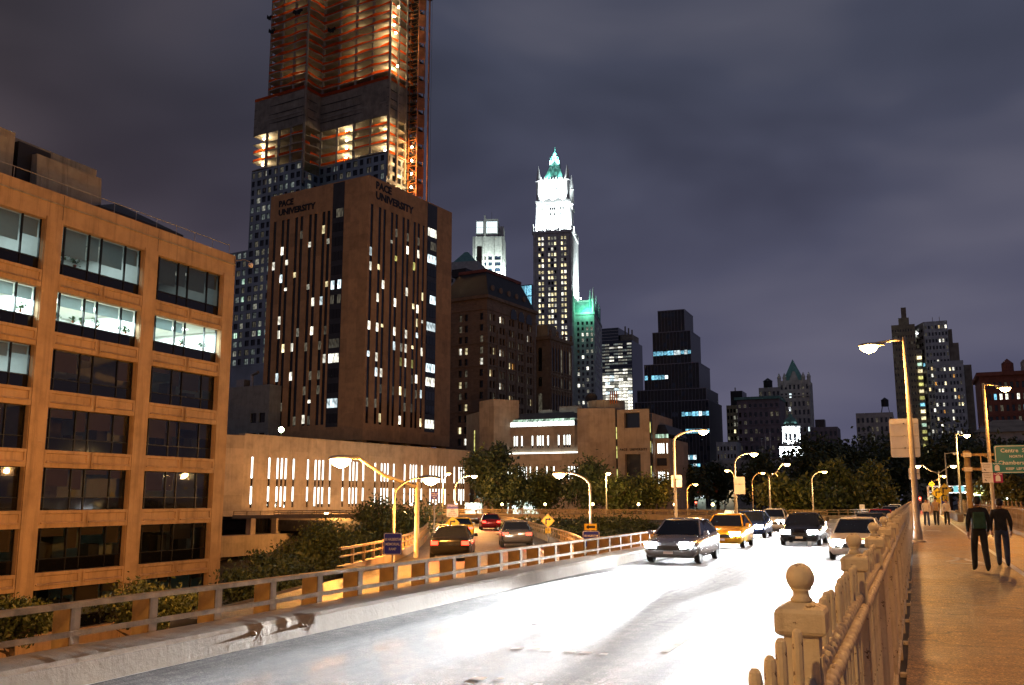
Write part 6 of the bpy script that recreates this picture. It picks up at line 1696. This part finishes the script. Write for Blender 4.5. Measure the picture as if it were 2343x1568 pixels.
for k, tx in enumerate(('AREA', 'UNDER', 'NYPD VIDEO', 'SURVEILLANCE')): lettering(tx, h*.14, M['sign_black'] if k != 2 else M['magenta_sign'], o, (0, -.006, h*(.05 - .145*k)), FR, extrude=.001, sx=.8, bold=.002)
def sign_back(name, label, root_loc, w, h, zc, bars):
    t = thing(name, label, 'sign', root_loc); o = panel(t, w, h, 'sign_back', (0, 0, zc))
    for dz in bars:
        MB().box(-w/2 + .03, w/2 - .03, -.03, -.002, zc + dz - .02, zc + dz + .02).build('brace', M['galv'], t); MB().lathe([(.035, -.03), (.035, .03)], 8, (.0, -.17, zc + dz)).build('bolt', M['chrome'], t)
    return t
sign_back('blank_sign', 'large blank back of a sign clamped to the tall footway lamp post', (-.27, 41.92, 0), 1.12, 1.60, 4.22, (.58, .07, -.43))
p1, p2_ = atY(2062, 1071, 43), atY(2089, 1100, 43)
sign_back('blank_sign', 'small blank sign back below the large one on the footway lamp post', (.0, 41.94, 0), .42, .46, (p1.z + p2_.z)/2, (0,))
for D, px, py, w, h, lb in ((54.7, 1545, 1101, 24, 27, 'grey sign back on the taller curved lamp post'), (71.6, 1690, 1111, 24, 38, 'pale sign back on the farther curved lamp post')):
    p = atD(px, py, D); sign_back('blank_sign', lb, (p.x, p.y + .25, 0), mpp(D, w), mpp(D, h), p.z, (.1,))
p = atD(1972, 1165, 112); t = thing('small_plate', 'small white plate on a post at the nose of the gore railing', 'sign', (p.x, p.y, ROAD_Z)); MB().tube([(0,.05,0),(0,.05,p.z+.4)], .03, 6).build('pole', M['galv'], t); panel(t, .55, .62, 'sign_white', (0, 0, p.z - ROAD_Z + .2))
# tunnel signs on the second footway lamp
for z, mt, lb, txt in ((3.52, 'teal_sign', 'white and teal tunnel sign, upper of the pair on the lamp post', 'Queens'), (2.92, 'magenta_sign', 'white and magenta tunnel sign, lower of the pair on the lamp post', 'Holland')):
    t = thing('tunnel_sign', lb, 'sign', (4.18, 61.2, 0)); panel(t, 1.06, .56, 'sign_white', (0, 0, z)); q = panel(t, .50, .56, mt, (.28, -.012, z), name='emblem_panel')
    a = MB(); pts = [(-.13, -.2)] + [(.13*math.cos(R(180-k*20)), .02 + .13*math.sin(R(180-k*20))) for k in range(10)] + [(.13, -.2)]; a.v = [(x, -.006, z_) for x, z_ in pts]; a.f = [tuple(range(len(pts)))]; a.m = [0]; a.build('tunnel_arch', M['sign_white'], q)
    wv = MB()
    for k in range(13): x = -.21 + .035*k; wv.v += [(x, -.006, .19 + .018*math.sin(k*1.6)), (x, -.006, .23 + .018*math.sin(k*1.6))]
    for k in range(12): wv.f.append((2*k, 2*k+2, 2*k+3, 2*k+1)); wv.m.append(0)
    wv.build('wave_line', M['sign_white'], q)
    for k, tx in enumerate((txt, 'Tunnel')): lettering(tx, .13, M['louvre_grey'], t, (-.47, -.008, z + .17 - .14*k), FR, extrude=.001, align='LEFT')
    arrow(t, .2, 'upleft', loc=(-.35, -.008, z - .15))
# overhead gantry with the green guide sign
gy = 77.0
gt_ = thing('sign_gantry', 'steel sign gantry with a thick round post and truss arm over the far roadway', 'gantry', (0, gy, 0))
g1 = atY(2211, 1040, gy); 
MB().tube([(g1.x, 0, 0), (g1.x, 0, g1.z + .15)], [.24, .21], 14).build('post', M['rail_plate'], gt_, True); MB().lathe([(.25, 0), (.25, .12), (.1, .18)], 12, (g1.x, 0, g1.z + .12)).build('post_cap', M['rail_plate'], gt_)
zt, zb = atY(2230, 1041, gy).z, atY(2230, 1074, gy).z
for z in (zt, zb): MB().box(g1.x - .4, 14, -.30, -.16, z - .09, z + .09).build('chord', M['rail_plate'], gt_)
for k in range(5): MB().tube([(g1.x + .9 + 2.1*k, -.23, zt), (g1.x + .9 + 2.1*k + (0 if k % 2 else 0), -.23, zb)], .05, 6).build('strut', M['rail_plate'], gt_); MB().tube([(g1.x + .9 + 2.1*k, -.23, zt), (g1.x + 3.0 + 2.1*k, -.23, zb)], .045, 6).build('brace', M['rail_plate'], gt_)
for dz in (zt, zb): MB().box(g1.x - .28, g1.x + .28, -.42, -.2, dz - .16, dz + .16).build('clamp', M['galv'], gt_)
gs = thing('guide_sign', 'big green road sign naming streets, hung on the gantry arm', 'sign', (0, gy - .5, 0)); c0 = atY(2272, 1019, gy - .5); c1 = atY(2342, 1083, gy - .5); w = 3.3; h = c0.z - c1.z
o = panel(gs, w, h, 'teal_sign', (c0.x + w/2, 0, (c0.z + c1.z)/2), border='sign_white')
for tx, dx, dz, s in (('Centre  St', .34, .30, .40), ('NORTH', .88, .09, .25), ('Chambers  St', .14, -.13, .40), ('KEEP  LEFT', .60, -.34, .25)): lettering(tx, s, M['sign_white'], o, (-w/2 + dx + .08, -.008, h*dz), FR, extrude=.001, align='LEFT', bold=.006)
# distant lit gantry with small teal signs
gy2 = 150; a, b = atY(2122, 1113, gy2), atY(2266, 1127, gy2)
g2 = thing('distant_gantry', 'distant brightly lit white truss gantry across the road junction', 'gantry', (0, gy2, 0))
for z in (a.z, b.z): MB().box(a.x, b.x + 6, -.1, .1, z - .09, z + .09).build('chord', M['sign_white'], g2)
for k in range(12): MB().tube([(a.x + (b.x + 6 - a.x)*k/12, 0, a.z if k % 2 else b.z), (a.x + (b.x + 6 - a.x)*(k+1)/12, 0, b.z if k % 2 else a.z)], .06, 5).build('brace', M['sign_white'], g2)
for x in (a.x, b.x + 6): MB().box(x - .15, x + .15, -.15, .15, -1.5, a.z).build('post', M['galv'], g2)
for k, (x0, x1) in enumerate(((2180, 2192), (2197, 2206), (2235, 2256))):
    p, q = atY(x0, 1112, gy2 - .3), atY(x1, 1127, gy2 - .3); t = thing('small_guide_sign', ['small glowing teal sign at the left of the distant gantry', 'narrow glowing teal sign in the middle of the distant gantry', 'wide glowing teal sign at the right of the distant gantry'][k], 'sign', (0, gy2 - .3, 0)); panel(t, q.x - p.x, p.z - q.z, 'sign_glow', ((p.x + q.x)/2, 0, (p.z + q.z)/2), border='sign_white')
pl_ = thing('gantry_floodlamp', 'row of white lamps lighting the distant gantry signs', 'lamp', (0, gy2 - 1.5, 0)); 
for k in range(3): MB().box(a.x + 2 + 4*k, a.x + 2.6 + 4*k, -.1, .1, b.z - .9, b.z - .75).build('lamp_tube', M['lens_white'], pl_)
point(pl_, (a.x + 6, -.3, b.z - .4), 2500, (.85, .95, 1))
p, q = atY(2232, 1134, 120), atY(2244, 1148, 120); t = thing('teal_route_sign', 'small teal route sign on a post near the picket fence', 'sign', (0, 120, 0)); panel(t, q.x - p.x, p.z - q.z, 'teal_sign', ((p.x + q.x)/2, 0, (p.z + q.z)/2), border='sign_white'); MB().tube([((p.x + q.x)/2, .06, 0), ((p.x + q.x)/2, .06, p.z)], .04, 6).build('pole', M['galv'], t)
p = atY(2157, 1150, 95); t = thing('lavender_plate', 'small lavender blue plate below the yellow diamonds', 'sign', (p.x, 92.2, 0)); panel(t, .40, .34, 'blue_sign', (0, 0, p.z), border='sign_white'); MB().tube([(0, .06, 0), (0, .06, p.z + .2)], .04, 6).build('pole', M['galv'], t)
# traffic signals at the junction
def signal(label, px, py, Y, col):
    p = atY(px, py, Y); t = thing('traffic_signal', label, 'traffic light', (p.x, Y, -1.2)); z = p.z + 1.2
    MB().tube([(0, .2, 0), (0, .2, z + .9)], .07, 8).build('pole', M['steel_dark'], t); MB().box(-.2, .2, -.15, .15, z - .9, z + .3).build('housing', M['steel_dark'], t)
    for k, m_ in enumerate(('lens_red', 'lens_amber', 'lens_green')):
        lit = (m_ == col); MB().lathe([(.12, 0), (.11, .05), (.04, .08)], 12).build('signal_lens', M[m_ if lit else 'glass_dark'], t).matrix_local = Matrix.Translation((0, -.16, z + .05 - .38*k)) @ Matrix.Rotation(R(90), 4, 'X')
    point(t, (0, -.4, z), 150, (1, .1, .05) if col == 'lens_red' else (1, .6, .1))
signal('red traffic signal beyond the end of the footway', 2104, 1141, 150, 'lens_red')
signal('amber traffic signal beside the picket fence end', 2243, 1158, 140, 'lens_amber')
signal('red traffic signal at the street crossing beyond the joining road', 1592, 1150, 190, 'lens_red')
# shop fronts glowing at the end of the street
for k, (px, py, w, h, m_, lb) in enumerate(((1215, 1158, 26, 14, 'shop_light', 'bright shop front under the street trees, by the arrow sign'), (1175, 1160, 22, 12, 'shop_light', 'bright shop front at the bend of the exit ramp'), (1082, 1163, 30, 10, 'lit_cool', 'pale lit entrance below the slot windows'), (1600, 1128, 20, 22, 'lit_cool', 'white lit kiosk at the street corner'), (1640, 1122, 24, 26, 'lit_white', 'glowing shop window at the end of the street'), (1668, 1126, 14, 20, 'lit_warm', 'warm lit doorway at the end of the street'))):
    D = 150 if px < 1300 else 300; p = atD(px, py, D); t = thing('shop_front', lb, 'shop front', (p.x, p.y, ground_z(p.x, p.y)), facing(p)*.6); w, h = mpp(D, w), mpp(D, h); z = p.z - ground_z(p.x, p.y)
    MB().box(-w/2 - .3, w/2 + .3, .1, 1.2, 0, z + h/2 + .5).build('wall', M['grey_render'], t)
    for q in range(3): window(t, Face((0, 0, 0), (1, 0)), -w/3 + w/3*q, z, w/3*.92, h, m_, 'pane', 0)
    point(t, (0, -1.2, z), 900, (.8, 1, .9) if m_ != 'lit_warm' else (1, .7, .4))

# ================================================================== trees
rgt = random.Random(11)
def tree(name, label, px, top_y, bot_y, w_px, D, leaf, n_leaf=5200, lsize=.30, seed=0, trunk_to=None, clumps=46, group=None):
    p = atD(px, (top_y + bot_y)/2, D); g = ground_z(p.x, p.y); zt, zb = atD(px, top_y, D).z, atD(px, bot_y, D).z
    rx = mpp(D, w_px)/2; rz = (zt - zb)/2; zc = (zt + zb)/2 - g
    t = thing(name, label, 'tree', (p.x, p.y, g), rgt.uniform(0, 6.28), group)
    r0 = max(.14, rx*.07); mb = MB()
    tr = [(0, 0, 0), (.05*rx, .02*rx, zc*.4), (-.04*rx, .05*rx, zc*.75), (0, 0, zc + rz*.3)]
    mb.tube(tr, [r0*1.25, r0, r0*.8, r0*.3], 8); mb.build('trunk', M['bark'], t, True)
    for k in range(7):
        a = k*.9 + seed; z0 = zc*.75 + (k/7)*(zc*.25 + rz*.2) - rz*.2; L = rx*rgt.uniform(.55, .85)
        e_ = Vector((math.cos(a)*L, math.sin(a)*L, z0 + rz*rgt.uniform(.25, .7)))
        MB().tube([(0, 0, z0), tuple(e_*.5 + Vector((0, 0, z0*.5 - rz*.02))), tuple(e_)], [r0*.5, r0*.33, r0*.1], 6).build('branch', M['bark'], t, True)
    o = link('crown', leaf_mesh('crown', n_leaf, rx*.95, rx*.95, rz*.95, lsize, 100 + seed, M[leaf], clumps, .25), t); o.location = (0, 0, zc)
    return t
T = [('locust_tree', 'broad feathery locust tree, tallest beside the twin-tube lamp', 895, 1142, 1325, 215, 74, 'leaf', 15000, .13),
     ('locust_tree', 'spreading locust tree in front of the podium balcony', 748, 1198, 1330, 190, 68, 'leaf', 13000, .13),
     ('locust_tree', 'low dark locust crown close behind the railing', 600, 1265, 1400, 220, 60, 'leaf_dark', 12000, .12),
     ('locust_tree', 'dark locust crown below the blue plaque', 850, 1250, 1390, 240, 62, 'leaf_dark', 12000, .12),
     ('locust_tree', 'leafy sapling in front of the lowest office windows', 330, 1335, 1450, 200, 50, 'leaf', 11000, .10),
     ('locust_tree', 'second leafy sapling at the near end of the office block', 30, 1370, 1470, 150, 46, 'leaf', 8000, .10),
     ('street_tree', 'dark street tree between the podium and the wing', 1118, 1018, 1150, 120, 140, 'leaf_dark', 5000, .38),
     ('street_tree', 'street tree under the curved exit ramp lamp', 1165, 1070, 1165, 120, 132, 'leaf_dark', 6000, .24),
     ('street_tree', 'loose street tree before the lower light band', 1240, 1075, 1170, 130, 135, 'leaf', 6000, .24),
     ('street_tree', 'tall thin-crowned street tree before the auditorium wall', 1345, 1048, 1165, 120, 128, 'leaf_dark', 5500, .24),
     ('street_tree', 'yellow lit street tree beside the straight lamp', 1415, 1090, 1168, 120, 126, 'leaf', 6000, .24),
     ('street_tree', 'yellow lit street tree in front of the entrance wall', 1480, 1082, 1170, 120, 130, 'leaf', 6000, .24),
     ('park_tree', 'dark green park tree below the stepped tower', 1560, 1045, 1165, 120, 190, 'leaf_dark', 4500, .5),
     ('park_tree', 'dark park tree behind the farther curved lamp', 1640, 1062, 1150, 90, 230, 'leaf_dark', 3500, .55),
     ('park_tree', 'dark park tree under the flagpoles', 1735, 1035, 1165, 120, 210, 'leaf_dark', 4500, .5),
     ('park_tree', 'tall dark park tree beside the lit cupola', 1862, 992, 1160, 150, 220, 'leaf_dark', 5000, .55),
     ('park_tree', 'very broad dark park tree at the middle of the park', 1935, 985, 1160, 190, 215, 'leaf_dark', 6000, .55),
     ('park_tree', 'dark park tree behind the large sign back', 2030, 1000, 1165, 150, 225, 'leaf_dark', 5000, .55),
     ('park_tree', 'rounded low tree lit by headlights behind the gore railing', 1815, 1085, 1180, 170, 128, 'leaf', 7000, .34),
     ('park_tree', 'slender pale tree at the bend behind the gore railing', 1915, 1055, 1178, 110, 135, 'leaf', 5000, .34),
     ('park_tree', 'tree with an orange lit edge beside the footway lamp', 1985, 1060, 1175, 120, 140, 'leaf', 5200, .34),
     ('park_tree', 'dark tree behind the sign gantry post', 2165, 985, 1150, 130, 210, 'leaf_dark', 4500, .55),
     ('park_tree', 'dark tree under the courthouse roof', 2275, 1000, 1150, 150, 190, 'leaf_dark', 4500, .5),
     ('park_tree', 'orange lit tree behind the picket fence', 2300, 1090, 1170, 130, 150, 'leaf_yellow', 5000, .36),
     ('park_tree', 'orange lit shrubby tree at the end of the picket fence', 2245, 1110, 1170, 80, 165, 'leaf_yellow', 3500, .36)]
for k, a in enumerate(T): tree(*a[:2], *a[2:7], a[7], a[8], a[9], seed=k)
# shrubs on the bank between the ramp and the road
shr = [leaf_mesh('foliage', 2200, 1.0, 1.0, .62, .085, 300 + k, M['leaf'] if k % 3 else M['leaf_dark'], 22, .3) for k in range(4)]
spots = [(1185, 1196, 84), (1225, 1192, 88), (1265, 1190, 86), (1300, 1196, 80), (1330, 1188, 84), (1395, 1194, 82), (1432, 1188, 86), (1465, 1192, 90), (1210, 1215, 72), (1290, 1215, 68), (1340, 1212, 66), (1430, 1212, 70), (1180, 1190, 95), (1370, 1186, 92), (1245, 1208, 76), (1400, 1216, 64)]
rank = {s_: i for i, s_ in enumerate(sorted(spots))}
ordn = ['first', 'second', 'third', 'fourth', 'fifth', 'sixth', 'seventh', 'eighth', 'ninth', 'tenth', 'eleventh', 'twelfth', 'thirteenth', 'fourteenth', 'fifteenth', 'sixteenth']
for k, (px, py, D) in enumerate(spots):
    p = atD(px, py, D); g = ground_z(p.x, p.y)
    t = thing('shrub', ('low ' if py > 1205 else 'taller ') + 'dark shrub on the bank, ' + ordn[rank[(px, py, D)]] + ' from the exit ramp', 'shrub', (p.x, p.y, g), k, 'shrubs on the bank')
    o = link('foliage', shr[k % 4], t); s = rgt.uniform(1.5, 2.3); o.scale = (s, s, max(.9, (p.z - g)*1.1)); o.location = (0, 0, max(.3, (p.z - g)*.45))
    MB().tube([(0, 0, 0), (.1, 0, .7)], [.07, .03], 6).build('stem', M['bark'], t)
v, f = leaf_cloud(9000, 1, 1, 1, .09, 77, 60); rg = np.random.default_rng(4)
pts = []
while len(pts) < 9000:
    x, y = rg.uniform(-46, -11.2), rg.uniform(44, 92)
    s = ramp_side(x, y)
    if s > 4.6 and (y < 90): pts.append((x, y, ground_z(x, y) + rg.uniform(0, .12)))
v = v.reshape(-1, 4, 3); v = v - v.mean(axis=1, keepdims=True) + np.array(pts)[:, None, :]
me = bpy.data.meshes.new('ground_cover'); me.from_pydata(v.reshape(-1, 3).tolist(), [], f.tolist()); me.materials.append(M['leaf_yellow'])
tag(link('ground_cover', me), 'thin grass and ground cover on the bank beside the exit ramp', 'grass', None, 'stuff')

# ================================================================== people on the footway
def person(label, loc, rz, jacket, trousers, height=1.74, stride=.22, arm=.12, hair='hair_dark', bag=False):
    k = height/1.74
    t = thing('person', label, 'person', loc, rz, 'people on the footway')
    V = {'pel': (0, 0, .95), 'abd': (0, .01, 1.10), 'che': (0, .02, 1.32), 'nk0': (0, .015, 1.47), 'nk': (0, 0, 1.54), 'hd': (0, -.015, 1.63), 'hdt': (0, -.01, 1.705),
         'hl': (.09, 0, .91), 'kl': (.10, -stride*.75, .50), 'al': (.10, -stride*1.05, .09), 'tl': (.11, -stride*1.05 - .16, .035),
         'hr': (-.09, 0, .91), 'kr': (-.10, stride*.25, .50), 'ar': (-.10, stride*1.15, .13), 'tr': (-.11, stride*1.15 - .15, .04),
         'sl': (.17, .02, 1.42), 'el': (.235, arm*.6, 1.14), 'wl': (.225, arm*.35 - .10, .90), 'fl': (.22, arm*.2 - .13, .80),
         'sr': (-.17, .02, 1.42), 'er': (-.235, -arm*.1 + .03, 1.14), 'wr': (-.225, -arm - .08, .91), 'fr': (-.22, -arm*1.2 - .10, .81)}
    rad = {'pel': (.165, .12), 'abd': (.15, .11), 'che': (.17, .125), 'nk0': (.09, .08), 'nk': (.055, .06), 'hd': (.078, .095), 'hdt': (.06, .075), 'hl': (.095, .095), 'kl': (.078, .080), 'al': (.060, .064), 'tl': (.04, .03), 'hr': (.095, .095), 'kr': (.078, .080), 'ar': (.060, .064), 'tr': (.04, .03),
           'sl': (.07, .07), 'el': (.058, .060), 'wl': (.032, .028), 'fl': (.026, .034), 'sr': (.07, .07), 'er': (.058, .060), 'wr': (.032, .028), 'fr': (.026, .034)}
    E = [('pel','abd'),('abd','che'),('che','nk0'),('nk0','nk'),('nk','hd'),('hd','hdt'),('pel','hl'),('hl','kl'),('kl','al'),('al','tl'),('pel','hr'),('hr','kr'),('kr','ar'),('ar','tr'),('che','sl'),('sl','el'),('el','wl'),('wl','fl'),('che','sr'),('sr','er'),('er','wr'),('wr','fr')]
    ks = list(V); me = bpy.data.meshes.new('body'); me.from_pydata([tuple(c*k for c in V[n_]) for n_ in ks], [(ks.index(a), ks.index(b)) for a, b in E], [])
    o = bpy.data.objects.new('body', me); o.modifiers.new('skin', 'SKIN'); sub = o.modifiers.new('sub', 'SUBSURF'); sub.levels = 2; sub.render_levels = 2
    if not me.skin_vertices: bpy.context.view_layer.update()
    tmp = TMP; tmp.collection.objects.link(o)
    bm_layer = me.skin_vertices[0].data if me.skin_vertices else None
    if bm_layer is None:
        import bmesh
        bm = bmesh.new(); bm.from_mesh(me); bm.verts.layers.skin.verify(); bm.to_mesh(me); bm.free(); bm_layer = me.skin_vertices[0].data
    for i, n_ in enumerate(ks): bm_layer[i].radius = (rad[n_][0]*k, rad[n_][1]*k); bm_layer[i].use_root = (n_ == 'pel')
    body = eval_mesh(o); bpy.data.objects.remove(o)
    body.materials.clear()
    for m_ in (jacket, trousers, 'skin', 'rubber'): body.materials.append(M[m_])
    for p in body.polygons:
        c = p.center/k; p.use_smooth = True
        p.material_index = 3 if c.z < .085 else (1 if c.z < .93 and abs(c.x) < .19 else (2 if (c.z > 1.50 or (abs(c.x) > .19 and c.z < .92)) else 0))
    link('body', body, t)
    hr = MB(); hr.lathe([(.02, .13), (.075, .115), (.098, .06), (.102, 0), (.092, -.05), (.06, -.085)], 14); ho = hr.build('hair', M[hair], t, True); ho.location = (0, .018*k, 1.645*k); ho.scale = (.86*k, 1.0*k, .9*k)
    nz = MB(); nz.add([(-.014, -.108, 1.60), (.014, -.108, 1.60), (0, -.132, 1.605), (0, -.104, 1.645)], [(0, 1, 2), (1, 3, 2), (3, 0, 2)]); nz.v = [tuple(c*k for c in q) for q in nz.v]; nz.build('nose', M['skin'], t)
    for s in (-1, 1):
        MB().lathe([(.012, -.03), (.02, 0), (.012, .03)], 6, (s*.082*k, 0, 1.62*k)).build('ear', M['skin'], t)
        MB().lathe([(.004, -.008), (.011, 0), (.004, .008)], 6, (s*.033*k, -.098*k, 1.645*k)).build('eye', M['sign_black'], t)
        # four fingers and a thumb, slightly curled
        h0 = V['fl' if s > 0 else 'fr']
        for q in range(4):
            a = Vector((h0[0] + s*.004, h0[1] - .024 + .016*q, h0[2] + .01))*k; L = (.062, .074, .078, .066)[q]*k
            MB().tube([a, a + Vector((-s*.006, -.004, -L*.5)), a + Vector((-s*.024, -.008, -L))], [.009*k, .0085*k, .006*k], 6).build('finger', M['skin'], t, True)
        a = Vector((h0[0] - s*.01, h0[1] - .030, h0[2] + .05))*k; MB().tube([a, a + Vector((-s*.012, -.026, -.03))*k, a + Vector((-s*.018, -.030, -.062))*k], [.010*k, .0095*k, .007*k], 6).build('thumb', M['skin'], t, True)
    if bag:
        b = MB(); b.frus((-.15, .15, .13, .25, 1.02), (-.13, .13, .13, .22, 1.42)); bo = b.build('backpack', M['cloth_green'], t); bevel(bo, .03, 3)
    return t
person('person in dark clothes walking away with a dark green backpack on the footway', (1.35, 25.6, 0), R(186), 'cloth_black', 'cloth_black', 1.78, .24, .12, bag=True)
person('person in dark jacket and jeans walking beside the one with the backpack', (1.98, 27.6, 0), R(175), 'cloth_black', 'cloth_denim', 1.72, .20, .10)
person('person in a white shirt approaching far down the footway', (.55, 66, 0), R(5), 'cloth_white', 'cloth_denim', 1.70, .2, .1)
person('person in a tan coat approaching far down the footway', (1.15, 67.5, 0), R(-4), 'cloth_tan', 'cloth_black', 1.76, .22, .1)
person('person in a white top with dark trousers, outermost of the far group', (1.8, 68.5, 0), R(0), 'cloth_white', 'cloth_black', 1.66, .18, .1)
flush_extra()

bpy.data.scenes.remove(TMP)
